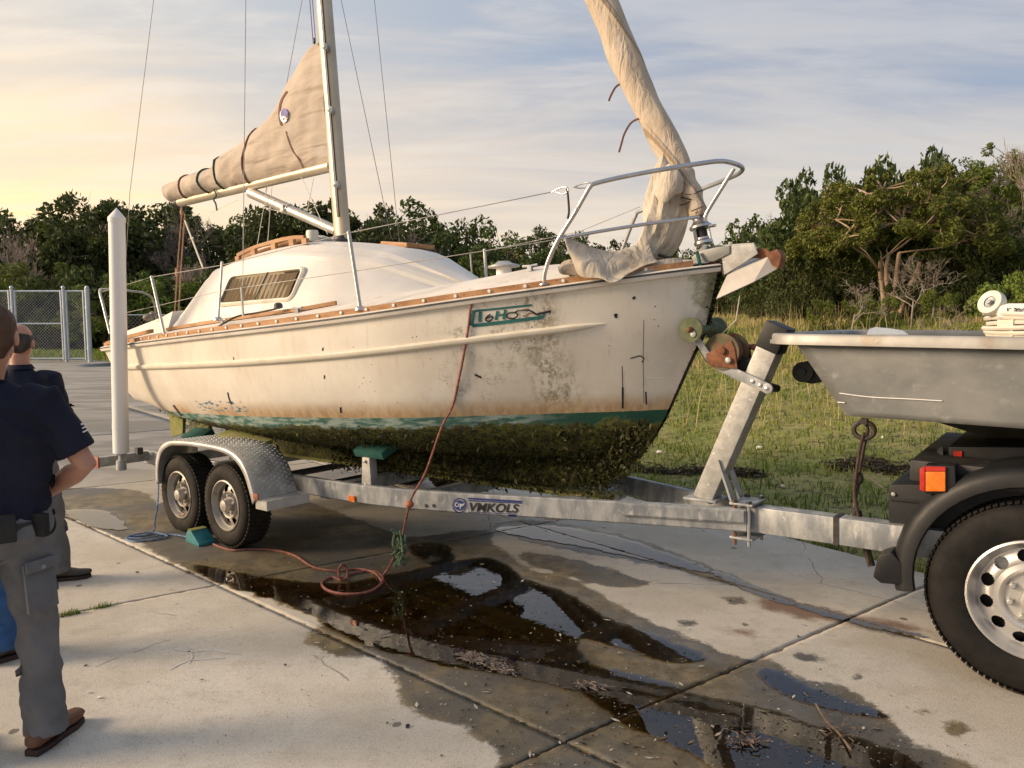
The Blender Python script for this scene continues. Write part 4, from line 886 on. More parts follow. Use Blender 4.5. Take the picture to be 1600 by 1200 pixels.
# fouling growth hanging on the bottom and the stem
def fouling():
    Vv, Tt = [], []; r = np.random.default_rng(3)
    def patch(p, nr, size, n):
        for _ in range(n):
            c = np.array(p) + r.normal(size=3) * size * .7 + np.array(nr) * abs(r.normal()) * size * .5; a = r.normal(size=3); a /= np.linalg.norm(a); b = np.cross(a, r.normal(size=3)); b /= np.linalg.norm(b) + 1e-6; L = size * r.uniform(.5, 1.4)
            Vv.extend([c - a * L * .5, c + b * L * .3, c + a * L * .6 - np.array([0, 0, L * .4]), c - b * L * .3]); Tt.extend([float(np.clip(r.normal(.35, .25), 0, 1))] * 4)
    for _ in range(3400):
        s = r.uniform(.06, .985); lv = 5.9 + r.uniform(0, 1) ** .8 * 5.8
        if mnoise.noise(Vector((s * 14, lv * .9, 0))) < -.12 and s < .55: continue
        p = hull_pt(s, lv, -1); patch(p, (0, -.6, -.5), r.uniform(.010, .026) * (1.25 if s > .6 else .8), 3 if s > .55 else 2)
    for _ in range(1500):
        x = r.uniform(.2, 3.0); p = (x, -.13, r.uniform(.38, .64)); patch(p, (0, -1, 0), r.uniform(.012, .03), 3)
    for _ in range(260):
        z = r.uniform(1.22, 1.72); p = (stem_x(z) + .0 - r.uniform(0, .05) ** 1.0, r.uniform(-.035, .03), z); patch(p, (.5, -.5, 0), r.uniform(.008, .022), 3)
    for _ in range(500):
        z = r.uniform(.45, .82); x = stem_x(z) - abs(r.normal(0, .14)) + .02; patch((x, -.10 - r.uniform(0, .05), z), (.3, -.8, 0), r.uniform(.015, .036), 3)
    for _ in range(120):
        z = r.uniform(.65, 1.2); patch((stem_x(z) - .01, r.uniform(-.02, .02), z), (.5, -.5, 0), r.uniform(.006, .014), 2)
    V_ = np.array(Vv); tag(mesh_np('fouling', V_, np.arange(len(V_)).reshape(-1, 4), MAT['fouling'], boat, False, dict(tint=Tt)), 'clumps of green and brown weed growing on the bottom and stem', kind='stuff')
MAT['fouling'] = leaf_mat('wet_fouling_weed', (0.014, 0.020, 0.006), (0.095, 0.085, 0.025), (0.26, 0.19, 0.12))
fouling()
# ----- cabin
CT = [-1.0, -.92, -.80, -.66, -.5, 0, .5, .9, 1.25, 1.6, 1.9, 2.12, 2.30]
def cab(t):
    wb = ip(t, [-1, -.5, .5, 1.02, 1.12, 1.35, 1.65, 1.95], [.86, .86, .86, .83, .80, .64, .42, .18]); wt = ip(t, [-1, -.66, 0, .6, .80, .90, 1.25, 1.6, 1.95], [.80, .64, .62, .60, .585, .555, .40, .25, .10])
    zt = ip(t, [-1, -.92, -.80, -.68, -.60, -.3, 0, .3, .7, 1.0, 1.25, 1.5, 1.75, 1.95], [1.70, 1.76, 1.90, 2.04, 2.09, 2.125, 2.135, 2.13, 2.085, 2.040, 1.985, 1.88, 1.775, 1.70]); c = ip(t, [-1, -.66, .3, 1.2, 1.95], [.03, .09, .12, .09, .03])
    return wb, wt, zt, c
def make_cabin():
    rings = []
    ts = sorted(set([-1 + 2.95 * i / 66 for i in range(67)] + [-.66, -.63, -.60]))
    for t in ts:
        wb, wt, zt, c = cab(t); zb = deck_z(t, wb) - .03; half = [(wb, zb)]
        for f in (.25, .5, .75): half.append((wb + (wt + .02 - wb) * f + .012 * math.sin(math.pi * f), zb + (zt - .05 - zb) * f))
        half += [(wt + .022, zt - .06), (wt + .010, zt - .030), (wt - .02, zt - .006), (wt - .07, zt + .014), (wt * .72, zt + c * .55), (wt * .45, zt + c * .86), (wt * .2, zt + c * .98)]
        rings.append([Vector((t, -a, b)) for a, b in half] + [Vector((t, 0, zt + c))] + [Vector((t, a, b)) for a, b in reversed(half)])
    m = M_().rings(rings, closed=False, cap=False); m.add(rings[0], [tuple(range(len(rings[0])))]); return m
cab_m = make_cabin(); cab_o = cab_m.build('cabin', MAT['cabin'], boat, True); cab_o.data.set_sharp_from_angle(angle=R(13))
CB = BVHTree.FromPolygons([Vector(v) for v in cab_m.v], cab_m.f)
def roof_z(t, y):
    h = CB.ray_cast(Vector((t, y, 4)), Vector((0, 0, -1))); return h[0].z if h[0] is not None else cab(t)[2]
# side window on the visible side
def window():
    c = [on_hull(u, v, 0, CB) for u, v in ((351, 473), (464, 464), (467, 424), (357, 436))]
    X = ((c[1] - c[0]) + (c[2] - c[3])).normalized(); Y = ((c[3] - c[0]) + (c[2] - c[1])); Nn = X.cross(Y).normalized(); Y = Nn.cross(X).normalized()
    if Nn.y > 0: Nn = -Nn
    C = sum(c, Vector()) / 4; w = ((c[1] - c[0]).length + (c[2] - c[3]).length) / 2; h = ((c[3] - c[0]).length + (c[2] - c[1]).length) / 2
    def rr(wd, ht, rad, d, n=6, sk=.04):
        pts = []
        for cx, cy, a0 in ((1, 1, 0), (-1, 1, 90), (-1, -1, 180), (1, -1, 270)):
            for i in range(n + 1):
                a = R(a0 + 90 * i / n); px = cx * (wd / 2 - rad) + math.cos(a) * rad; py = cy * (ht / 2 - rad) + math.sin(a) * rad; pts.append(C + X * (px + py * sk) + Y * py + Nn * d)
        return pts
    M_().rings([rr(w + .055, h + .055, .065, -.03), rr(w + .055, h + .055, .065, .012), rr(w + .03, h + .03, .055, .022), rr(w - .0, h - .0, .045, .020), rr(w - .012, h - .012, .04, .006)], cap=False).build('window_frame', MAT['cream'], boat, True)
    M_().add(rr(w, h, .04, .006), [tuple(range(28))]).build('window_back', MAT['black'], boat)
    # gathered curtain behind the pane
    n = 90; rows = [[], []]
    for i in range(n + 1):
        x = (-.5 + .03 + .94 * i / n) * (w - .03); d = .0105 + .0025 * math.sin(i * 1.05) + .001 * math.sin(i * .37)
        for k, yy in enumerate((-.45, .40)): rows[k].append(C + X * (x + yy * h * .04) + Y * yy * h + Nn * d)
    M_().rings(rows, closed=False, cap=False).build('curtain', MAT['curtain'], boat, True)
    p = M_(); p.add(rr(w - .004, h - .004, .04, .017), [tuple(range(28))]); p.build('window_pane', MAT['glass'], boat)
    M_().beam(C + X * .02 - Y * h / 2 + Nn * .0185, C + X * .05 + Y * h / 2 + Nn * .0185, .004, .008, Nn).build('window_divider', MAT['dark_steel'], boat)
window()
# teak trims along the cabin foot and on the roof
def strip(name, pts, w, h, mat):
    m = M_(); P = cr(pts, 5)
    for i in range(len(P) - 1): pass
    rings = []
    for i, p in enumerate(P):
        t = (P[min(i + 1, len(P) - 1)] - P[max(i - 1, 0)]).normalized(); o_ = Vector((t.y, -t.x, 0)).normalized(); rings.append([p - o_ * w / 2, p + o_ * w / 2, p + o_ * w / 2 + Vector((0, 0, h)), p - o_ * w / 2 + Vector((0, 0, h))])
    return m.rings(rings).build(name, mat, boat)
for sd in (-1, 1): strip('cabin_foot_trim', [(t, sd * (cab(t)[0] + .02), deck_z(t, cab(t)[0] + .02) + .002) for t in [-1.9 + i * .27 for i in range(4)] and [-.98, -.6, -.2, .2, .6, .95, 1.2]], .022, .026, MAT['teak'])
strip('coaming_trim', [(t, -(.92 + .02 * k), deck_z(t, .93) + .006) for k, t in enumerate([-2.1, -1.8, -1.5, -1.2, -1.0])], .03, .03, MAT['teak'])
cr_r = []
for t in [-2.2, -2.0, -1.6, -1.2, -.98]:
    zt = ip(t, [-2.2, -1.2, -.98], [1.60, 1.72, 1.76]); zb = deck_z(t, .85) - .02; cr_r.append([Vector((t, -.88, zb)), Vector((t, -.82, zt)), Vector((t, -.70, zt + .01)), Vector((t, -.64, zb))])
M_().rings(cr_r).build('coaming', MAT['deck'], boat, True)
def handrail():
    for sd in (-1, 1):
        pts = [(t, sd * .43, roof_z(t, -.43) + .045) for t in [-.55, -.3, 0, .25, .42]]; root_ = strip('handrail', [(p[0], p[1], p[2]) for p in pts], .03, .028, MAT['teak'])
        for p in pts: M_().box((p[0], p[1], p[2] - .02), (.06, .028, .05)).build('handrail_foot', MAT['teak'], root_)
handrail()
# sliding hatch, its rails, deck hatch forward, vents
h_r = [[Vector((x, -.33, roof_z(x, -.33) + .0)), Vector((x, -.33, roof_z(0, 0) + .015)), Vector((x, -.2, roof_z(0, 0) + .045)), Vector((x, 0, roof_z(0, 0) + .055)), Vector((x, .2, roof_z(0, 0) + .045)), Vector((x, .33, roof_z(0, 0) + .015)), Vector((x, .33, roof_z(x, .33)))] for x in (-.62, -.2, .02)]
M_().rings(h_r, closed=True).build('sliding_hatch', MAT['cream'], boat)
for sd in (-1, 1): M_().beam((-.65, sd * .35, roof_z(-.5, .35) + .03), (.30, sd * .35, roof_z(.2, .35) + .03), .03, .04).build('hatch_rail', MAT['teak'], boat)
M_().lathe([(.0, .07), (.10, .065), (.16, .04), (.17, 0)], (.10, -.12, roof_z(.1, -.12)), (0, 0, 1), 20, False).build('roof_dome', MAT['glass_dome'] if 'glass_dome' in MAT else MAT['galv'], boat, True)
M_().lathe([(.05, 0), (.05, .07), (.045, .09), (0, .095)], (.28, -.26, roof_z(.28, -.26)), (0, 0, 1), 16).build('roof_vent', MAT['cream'], boat, True)
M_().box((.98, .12, roof_z(.98, .12) + .012), (.30, .30, .035), Matrix.Rotation(R(9), 3, 'Y')).build('fore_hatch', MAT['teak'], boat, bevel=.006)
dv = Vector((2.42, 0, 0)); pv = B(788, 436, 0.05); 
M_().lathe([(.055, -.06), (.052, .05), (.05, .06)], (pv.x, pv.y, deck_z(pv.x, 0)), (0, 0, 1), 20).build('deck_vent', MAT['white'], boat, True)
M_().lathe([(.0, .105), (.04, .10), (.06, .085), (.105, .072), (.11, .062), (.0, .058)], (pv.x, pv.y, deck_z(pv.x, 0)), (0, 0, 1), 24).build('deck_vent_cap', MAT['alu_mast'], boat, True)
# ----- mast, boom, strut
mast_foot = Vector((.33, 0, roof_z(.33, 0))); LEAN = Vector((-.035, 0, 1)).normalized(); mast_len = 8.1; mast_head = mast_foot + LEAN * mast_len
def oval_tube(p, q, a, b, n=20):
    p, q = Vector(p), Vector(q); return [[e + Vector((a * math.cos(t), b * math.sin(t), 0)) for t in [2 * math.pi * j / n for j in range(n)]] for e in (p, q)]
mast = M_().rings(oval_tube(mast_foot, mast_head, .082, .055)).build('mast', MAT['alu_gold'], boat, True)
M_().box(mast_foot + LEAN * 4.2 + Vector((-.084, 0, 0)), (.012, .02, 8.0), Matrix.Rotation(math.atan2(LEAN.x, LEAN.z), 3, 'Y')).build('sail_track', MAT['black'], mast)
M_().box(mast_foot + LEAN * 4.1 + Vector((.034, -.052, 0)), (.026, .012, 7.8), Matrix.Rotation(math.atan2(LEAN.x, LEAN.z), 3, 'Y')).build('cable_conduit', MAT['dark_steel'], mast)
M_().lathe([(.10, 0), (.10, .02), (.075, .03), (.07, .06)], mast_foot - Vector((0, 0, .01)), (0, 0, 1), 20).build('mast_step', MAT['dark_steel'], mast, True)
for z in (.45, 1.05, 1.55, 2.05): M_().lathe([(.012, 0), (.028, .012), (.02, .03), (.028, .048), (.0, .055)], mast_foot + LEAN * z + Vector((.06, -.045, 0)), (.4, -1, 0), 10).build('mast_cleat', MAT['galv'], mast, True)
goose = mast_foot + LEAN * .635 + Vector((-.07, 0, 0)); bend = B(279, 317, 0)
boom = M_().tube([goose, bend], .046, 16).build('boom', MAT['alu_gold'] if 'alu_gold' in MAT else MAT['alu_mast'], boat, True)
M_().lathe([(.050, 0), (.052, .05), (.0, .055)], bend + (bend - goose).normalized() * -.03, (bend - goose), 14).build('boom_end_cap', MAT['dark_steel'], boom, True)
M_().box(goose + Vector((.02, 0, -.08)), (.05, .04, .16)).build('gooseneck', MAT['teak'], boom)
sa, sb_ = mast_foot + LEAN * .10 + Vector((-.06, 0, 0)), B(392, 301, 0)
strut = M_().tube([sa, sb_], .042, 12).build('boom_strut', MAT['alu_mast'], boat, True)
M_().tube([sa.lerp(sb_, .52), sa.lerp(sb_, 1.0)], .050, 12).build('strut_sleeve', MAT['alu_mast'], strut, True)
M_().box(sa.lerp(sb_, .55), (.05, .12, .05)).build('strut_clamp', MAT['galv'], strut)
# ----- sail cover
def sail_cover():
    lo = [(270, 316), (300, 309), (340, 300), (380, 291), (420, 283), (460, 273), (498, 262), (520, 256)]
    hi = [(270, 287), (300, 274), (335, 261), (385, 218), (428, 178), (452, 128), (485, 74), (508, 66)]
    wd = [.105, .125, .14, .14, .13, .11, .085, .058]
    L_ = cr([tuple(B(u, v, 0)) for u, v in lo], 10); H_ = cr([tuple(B(u, v, 0)) for u, v in hi], 10); Wd = cr([(w, 0, 0) for w in wd], 10)
    rings = []; n = 44
    for i in range(len(L_)):
        a, b = L_[i], H_[i]; c = (a + b) / 2; up = (b - a); hgt = up.length; up = up / hgt; ring = []
        for j in range(n):
            t = 2 * math.pi * j / n; ez = math.cos(t); ey = math.sin(t); zz = ez * (1 + .12 * (1 - abs(ez))) if hgt > .5 else ez
            f = hgt; thick = Wd[i].x * (1 if hgt < .35 else (.55 + .45 * ip((1 - ez) / 2, [0, .25, 1], [.25, .7, 1])))
            p = c + up * ez * hgt / 2 + Vector((0, ey * thick, 0))
            # diagonal pull folds towards the mast, gathers by the ties
            q = Vector((p.x * 1.6 + p.z * 1.9, p.y * 1.2, p.z * .5 - p.x * .6)); fo = mnoise.noise(q * 1.5) * .032
            fo += .022 * (1 - abs(math.sin((p.z * 1.7 - p.x * .8) * 9 + 2.6 * mnoise.noise(p * 1.6)))) ** 2 * (.6 + mnoise.noise(p * 2.1 + Vector((5, 0, 0)))) + .010 * mnoise.noise(Vector((p.x * 9 - p.z * 3, 0, p.z * 2)))
            p += Vector((0, math.copysign(1, ey) * abs(ey) ** .4 * fo, 0)); ring.append(p)
        tie = min(abs(i - k) for k in (12, 20, 29, 43)) if len(L_) > 45 else 9
        sq = 1 - .10 * math.exp(-(tie / .8) ** 2); ring = [c + (p - c) * Vector((1, 1, 1)).length / math.sqrt(3) * (sq if hgt < .6 else 1) for p in ring]
        rings.append(ring)
    o = M_().rings(rings).build('sail_cover', MAT['canvas'], boat, True)
    return L_, H_, rings, o
SL, SH, SR, cover = sail_cover()
def tie_loop(i, mat, r=.010, grow=.008, name='cover_tie'):
    ring = SR[i]; c = sum(ring, Vector()) / len(ring); m = M_(); pts = [p + (p - c).normalized() * grow for p in ring[::2]]; m.tube(pts, r, 6, True); return m.build(name, mat, cover, True)
MAT['tie_green'] = simple('dark_green_webbing', (0.012, 0.05, 0.025), (0.02, 0.075, 0.04), .8); MAT['tie_brown'] = simple('brown_webbing', (0.13, 0.055, 0.03), (0.18, 0.08, 0.05), .8)
for i, mt in ((9, 'tie_brown'), (18, 'tie_green'), (24, 'tie_green'), (34, 'tie_brown')): tie_loop(i, MAT[mt])
def on_cover(u, v, off=.004):
    global CVB
    return on_hull(u, v, off, CVB)
CVB = BVHTree.FromPolygons([p for r_ in SR for p in r_], [(i * 44 + j, i * 44 + (j + 1) % 44, (i + 1) * 44 + (j + 1) % 44, (i + 1) * 44 + j) for i in range(len(SR) - 1) for j in range(44)])
m = M_(); ribbon(m, [(440, 196), (437, 178), (440, 158), (449, 143)], 3, .006, CVB); m.build('edge_strap', MAT['tie_brown'], cover)
def cover_badge():
    pts = [on_cover(445 + 6.5 * math.cos(a), 181 + 11 * math.sin(a), .010) for a in [2 * math.pi * k / 20 for k in range(20)]]
    if all(p is not None for p in pts): M_().add(pts, [tuple(range(20))]).build('round_badge', MAT['decal_white'], cover)
    pts = [on_cover(446 + 5.5 * math.cos(a), 178 + 8 * math.sin(a), .013) for a in [2 * math.pi * k / 20 for k in range(20)]]
    if all(p is not None for p in pts): M_().add(pts, [tuple(range(20))]).build('badge_print', MAT['badge_blue'], cover)
    m = M_(); ribbon(m, [(442, 187), (446, 183), (450, 187)], 3, .016, CVB, n=3); m.build('badge_red', MAT['red_lens'], cover)
MAT['badge_blue'] = simple('faded_blue_print', (0.07, 0.06, 0.25), (0.12, 0.10, 0.32), .6)
cover_badge()
m = M_(); ribbon(m, [(447, 205), (456, 232), (468, 250), (478, 270)], 1.5, .006, CVB); m.build('cover_seam', MAT['tie_brown'], cover)
# green tie tail hanging under the boom
m = M_(); m.tube(cr([B(334, 296, .06), B(338, 305, .07), B(334, 312, .07), B(337, 318, .06), B(339, 329, .06)], 5), .008, 5); m.build('tie_tail', MAT['tie_green'], cover, True)
# ----- furled jib on its stay
drum = B(1098, 372, 0)
stay_top = mast_head - LEAN * .6 + Vector((.06, 0, 0))
jd = (B(935, 0, 0) - B(1088, 315, 0)).normalized(); jb = B(1088, 318, 0)
stay_top = jb + jd * ((mast_head.z - .4 - jb.z) / jd.z)
def jib():
    spine = [tuple(B(u, v, 0)) for u, v in ((1094, 338), (1082, 300), (1064, 264), (1035, 213), (1009, 165), (986, 118), (960, 58), (938, 0))]
    P = cr(spine, 12); last = P[-1]; P += [last.lerp(stay_top, k / 26) for k in range(1, 27)]
    rings = []; N = len(P)
    for i, p in enumerate(P):
        d = (P[min(i + 1, N - 1)] - P[max(i - 1, 0)]).normalized(); u_ = Vector((0, 1, 0)); w_ = d.cross(u_).normalized()
        h = (p - P[0]).length; rad = ip(h, [0, .12, .22, .34, .5, .8, 1.2, 1.9, 5, 7.6], [.048, .055, .054, .068, .080, .086, .090, .095, .075, .03])
        ring = []
        for j in range(22):
            t = 2 * math.pi * j / 22; tw = t + h * 2.2; k = rad * (1 + .10 * math.sin(tw) + .05 * math.sin(2 * tw + h * 5) + .10 * mnoise.noise(p * 5 + Vector((math.cos(t), math.sin(t), 0)) * 1.3)); k *= 1 + (.10 * math.sin(h * 55) if h < .26 else 0)
            ring.append(p + u_ * math.cos(t) * k + w_ * math.sin(t) * k)
        rings.append(ring)
    j = M_().rings(rings).build('furled_jib', MAT['sleeve'], boat, True)
    m = M_(); m.tube(cr([B(1080, 330, .07), B(1100, 322, .07)], 2), .004, 4)
    for k, (u, v) in enumerate(((1079, 312), (1082, 303), (1076, 318))):
        c = B(u, v, 0); m.tube([c + Vector((.056 * math.cos(a), .056 * math.sin(a), .012 * math.sin(a * 2 + k))) for a in [2 * math.pi * q / 14 for q in range(14)]], .0035, 4, True)
    m.build('furling_lashing', MAT['rope_dark'], j, True)
    for pts in ([(982, 126, .04), (964, 134, .06), (955, 148, .07), (951, 158, .07)], [(1010, 182, .04), (988, 190, .06), (976, 208, .07), (971, 224, .07), (967, 238, .07)]):
        M_().tube(cr([B(*q) for q in pts], 4), .0065, 5).build('tie_tail', MAT['tie_brown'], j, True)
    return j
jib_o = jib()
def cloth(name, rows, nu=26, nv=22, amp=.02, fq=5.0, thick=.006, seed=0.0, parent=jib_o, mat='sail'):
    """soft sheet through a grid of control points given as rows of (u, v, lateral)"""
    RR = [cr([tuple(B(*q)) for q in row], max(nu // (len(row) - 1), 2)) for row in rows]; n = len(RR[0]); cols = [cr([tuple(r_[i]) for r_ in RR], max(nv // (len(rows) - 1), 2)) for i in range(n)]
    K = len(cols[0]); Pt = [[cols[i][k] for i in range(n)] for k in range(K)]; front, back = [], []
    for k in range(K):
        fr = []
        for i in range(n):
            p = Pt[k][i]; du = Pt[k][min(i + 1, n - 1)] - Pt[k][max(i - 1, 0)]; dv = Pt[min(k + 1, K - 1)][i] - Pt[max(k - 1, 0)][i]; nr = du.cross(dv)
            nr = nr.normalized() if nr.length > 1e-9 else Vector((0, -1, 0)); a = i / (n - 1); fo = amp * (mnoise.noise(p * fq + Vector((seed, 0, 0))) + .5 * mnoise.noise(p * fq * 2.3 + Vector((0, seed, 0)))); fr.append(p + nr * fo)
        front.append(fr)
    m = M_().rings(front, closed=False, cap=False); o = m.build(name, MAT[mat], parent, True)
    s = o.modifiers.new('thickness', 'SOLIDIFY'); s.thickness = thick; s2 = o.modifiers.new('smooth', 'SUBSURF'); s2.levels = 1; s2.render_levels = 1
    return o
# cloth that has slipped off the roll and hangs down to the deck in a twisted fall
def fall(name, spine, seed, mat='sail'):
    P = cr([tuple(B(u, v, w)) for u, v, w, a, b in spine], 8); RA = cr([(a, b, 0) for u, v, w, a, b in spine], 8); rings = []
    side = Vector((math.cos(R(0)), 0, 0))
    for i, p in enumerate(P):
        d = (P[min(i + 1, len(P) - 1)] - P[max(i - 1, 0)]).normalized(); wv = Vector((0, 1, 0)); uv_ = wv.cross(d).normalized(); ring = []
        for j in range(30):
            t = 2 * math.pi * j / 30; k = 1 + .16 * math.sin(3 * t + i * .10 + seed) + .10 * math.sin(7 * t - i * .13 + seed * 2) + .12 * mnoise.noise(p * 4 + Vector((math.cos(t), math.sin(t), seed)))
            ring.append(p + uv_ * math.cos(t) * RA[i].x * k + wv * math.sin(t) * RA[i].y * k)
        rings.append(ring)
    return M_().rings(rings).build(name, MAT[mat], jib_o, True)
fall('slipped_fold', [(1041, 236, .02, .018, .03), (1037, 262, .04, .05, .05), (1033, 295, .05, .068, .06), (1030, 325, .06, .075, .07), (1028, 350, .08, .070, .08), (1020, 375, .10, .062, .08), (1003, 400, .16, .06, .07), (980, 418, .24, .055, .06), (961, 432, .30, .02, .03)], 1.0)
fall('slipped_fold', [(1056, 262, -.02, .03, .04), (1058, 295, 0, .05, .06), (1060, 330, 0, .055, .07), (1050, 362, .02, .055, .08), (1035, 385, .05, .06, .07), (1005, 403, .1, .05, .05)], 3.4)
cloth('slipped_flap', [[(1036, 262, .09), (1046, 255, .10), (1058, 262, .09), (1068, 280, .07)], [(1026, 285, .11), (1040, 290, .14), (1055, 290, .12), (1066, 300, .08)], [(1022, 302, .12), (1032, 316, .15), (1045, 314, .13), (1050, 305, .10)]], amp=.006)
cloth('slipped_sheet', [[(880, 367, .56), (902, 378, .50), (930, 388, .42), (957, 393, .32), (985, 384, .22), (1014, 366, .16)],
                        [(886, 388, .58), (905, 402, .56), (932, 410, .50), (956, 414, .44), (985, 404, .32), (1018, 388, .2)],
                        [(894, 410, .56), (910, 420, .56), (938, 425, .52), (959, 430, .46), (985, 418, .36), (1022, 400, .24)],
                        [(902, 426, .52), (915, 434, .55), (940, 434, .54), (961, 441, .52), (990, 424, .38), (1030, 408, .26)]], amp=.018, seed=2.0)
cloth('slipped_sheet', [[(985, 425, .34), (1010, 412, .28), (1040, 404, .20), (1065, 404, .12)], [(990, 430, .36), (1015, 424, .30), (1045, 416, .22), (1068, 412, .14)]], amp=.006, seed=5.0)
fall('slipped_roll', [(878, 424, .50, .03, .03), (892, 420, .45, .05, .05), (915, 424, .42, .055, .05), (935, 430, .42, .03, .03)], 5.0)
# furling drum
fd = (B(1092, 340, 0) - drum).normalized()
dr = M_().lathe([(.03, -.04), (.052, -.035), (.052, -.02), (.042, -.01), (.042, .0)], drum, fd, 20, True).build('furling_drum', MAT['chrome'], boat, True)
M_().lathe([(.03, .0), (.03, .05)], drum, fd, 16, True).build('drum_core', MAT['rope_dark'], dr, True)
M_().lathe([(.048, .05), (.062, .056), (.062, .068), (.05, .078), (.035, .10), (.03, .13)], drum, fd, 20, True).build('drum_flange', MAT['chrome'], dr, True)
for a in (0, 2.1, 4.2):
    q = drum + Vector((math.cos(a) * .046, math.sin(a) * .046, 0)); M_().beam(q - fd * .02, q + fd * .06, .022, .006, Vector((math.cos(a), math.sin(a), 0))).build('drum_cage_bar', MAT['chrome'], dr)
M_().tube([drum + fd * .06, B(1118, 352, .03)], .009, 8).build('drum_shackle', MAT['chrome'], dr, True)
M_().tube([drum + Vector((.0, 0, -.14)), drum - fd * .03], .018, 8).build('stay_link', MAT['chrome'], dr, True)
# ----- pulpit, stanchions, lifelines, shrouds
def tube_part(name, pts, r, mat='chrome', parent=boat, n=6, seg=10):
    return M_().tube(cr([tuple(p) for p in pts], n), r, seg).build(name, MAT[mat], parent, True)
pul = tube_part('bow_rail', [B(850, 442, .58), B(851, 428, .58), B(858, 405, .58), B(872, 375, .575), B(897, 335, .56), B(914, 305, .555), B(922, 292, .55), B(932, 286, .53), B(980, 275, .43), B(1040, 264, .31), B(1090, 256, .19), B(1120, 252, .12), B(1138, 253, .07), B(1158, 260, .0), B(1158, 268, -.05), B(1140, 278, -.12), B(1085, 300, -.28), B(1040, 318, -.42), B(1000, 330, -.52), B(992, 340, -.54), B(978, 375, -.58), B(968, 402, -.60)], .0125)
tube_part('bow_rail_bar', [B(874, 373, .575), B(940, 361, .44), B(1010, 350, .30), B(1060, 343, .19), B(1092, 339, .10)], .010, parent=pul)
tube_part('bow_rail_strut', [B(1147, 263, .04), B(1125, 298, .05), B(1104, 333, .07), B(1102, 345, .07)], .0115, parent=pul)
for q in ((850, 442, .58),): M_().lathe([(.03, 0), (.028, .008), (.014, .014)], B(*q) - Vector((0, 0, .012)), (0, 0, 1), 14).build('rail_foot', MAT['chrome'], pul, True)
def stanchion(u0, v0, u1, v1, w0, w1, r=.0125, mat='alu_mast'):
    a, b = B(u0, v0, w0), B(u1, v1, w1); o = M_().tube([a, b], r, 10).sphere(b, r * 1.15, 10, 6).build('stanchion', MAT[mat], boat, True); M_().lathe([(.035, -.004), (.033, .01), (.018, .022)], a, (0, 0, 1), 14).build('stanchion_foot', MAT['chrome'], o, True); return a, b
s1a, s1b = stanchion(563, 484, 545, 364, 1.0, .98); s2a, s2b = stanchion(258, 527, 237, 433, 1.08, 1.06); s3a, s3b = stanchion(341, 500, 347, 410, 1.08, 1.02, .009)
stanchion(760, 440, 757, 391, -.55, -.56); stanchion(738, 437, 735, 398, -.75, -.76, .007)
tube_part('stern_rail', [B(172, 521, .86), B(162, 480, .84), B(156, 455, .80), B(163, 452, .66), B(185, 452, .4), B(205, 455, .1), B(225, 458, -.3), B(240, 470, -.5), B(246, 510, -.6)], .013, 'alu_mast')
tube_part('stern_rail_brace', [B(171, 518, .80), B(176, 480, .70), B(184, 454, .5)], .009, 'alu_mast')
def wire(name, pts, r=.0030, mat='wire'):
    return M_().tube([tuple(p) for p in pts], r, 5).build(name, MAT[mat], boat, True)
wire('lifeline', [B(160, 456, .80), s2b, s3b.lerp(s1b, .0) + Vector((0, 0, -.02)), s1b, B(862, 300, .60)], .0028)
wire('lifeline', [B(168, 495, .84), s2a.lerp(s2b, .52), s3a.lerp(s3b, .5), s1a.lerp(s1b, .5), B(738, 398, .65).lerp(B(870, 373, .575), .0) * 0 + B(872, 374, .575)], .0025)
wire('lifeline', [B(756, 393, -.56), B(905, 362, -.60), B(1000, 323, -.52)], .0025)
# slack end fittings between the upper lifeline and the bow rail
tube_part('pelican_hook', [B(862, 301, .60), B(872, 295, .6), B(884, 292, .6), B(888, 298, .6), B(880, 303, .6), B(868, 300, .6)], .0045); tube_part('line_tail', [B(886, 293, .6), B(888, 312, .6), B(889, 330, .6), B(887, 342, .6)], .006, 'rope_dark')
tube_part('end_shackle', [B(896, 292, .57), B(910, 287, .56), B(921, 286, .555), B(920, 292, .55), B(906, 294, .56), B(896, 292, .57)], .0045)
ch = Vector((.18, -1.05, zs(.18) + .06)); chp = Vector((.18, 1.05, zs(.18) + .06))
top1 = mast_head - LEAN * .3; mid1 = mast_head - LEAN * 3.2
def shroud(name, pix, w, topp, zfoot=None):
    a = B(pix[0], pix[1], w); return wire(name, [a, topp], .0030), a
_, a1 = shroud('shroud', (379, 478), 1.08, B(384, 0, .55).lerp(B(384, 0, .55), 0) * 0 + (B(379, 478, 1.08) + (B(384, 0, .62) - B(379, 478, 1.08)) * 2.3))
M_().tube([a1 - Vector((0, 0, .07)), a1 + Vector((0, 0, .13))], .009, 8).build('turnbuckle', MAT['chrome'], boat, True)
wire('shroud', [B(341, 500, 1.08), B(347, 412, 1.02)], .0035)
_, a2 = shroud('shroud', (611, 372), -.80, B(611, 372, -.8) + (B(533, 0, -.35) - B(611, 372, -.8)) * 1.8)
_, a3 = shroud('shroud', (624, 378), -.95, B(624, 378, -.95) + (B(585, 0, -.6) - B(624, 378, -.95)) * 2.0)
bs = Vector((-2.15, 0, 1.6)); bt = B(240, 0, 0); bq = B(205, 290, 0); wire('backstay', [B(196, 420, 0) + (B(203, 300, 0) - B(196, 420, 0)) * -.5, B(203, 300, 0), bt, bt + (bt - B(203, 300, 0)) * 1.2], .0035)
wire('topping_lift', [B(415, 300, 0), B(448, 130, 0.0), B(472, 0, 0), B(472, 0, 0) + (B(472, 0, 0) - B(448, 130, 0)) * 5], .0028)
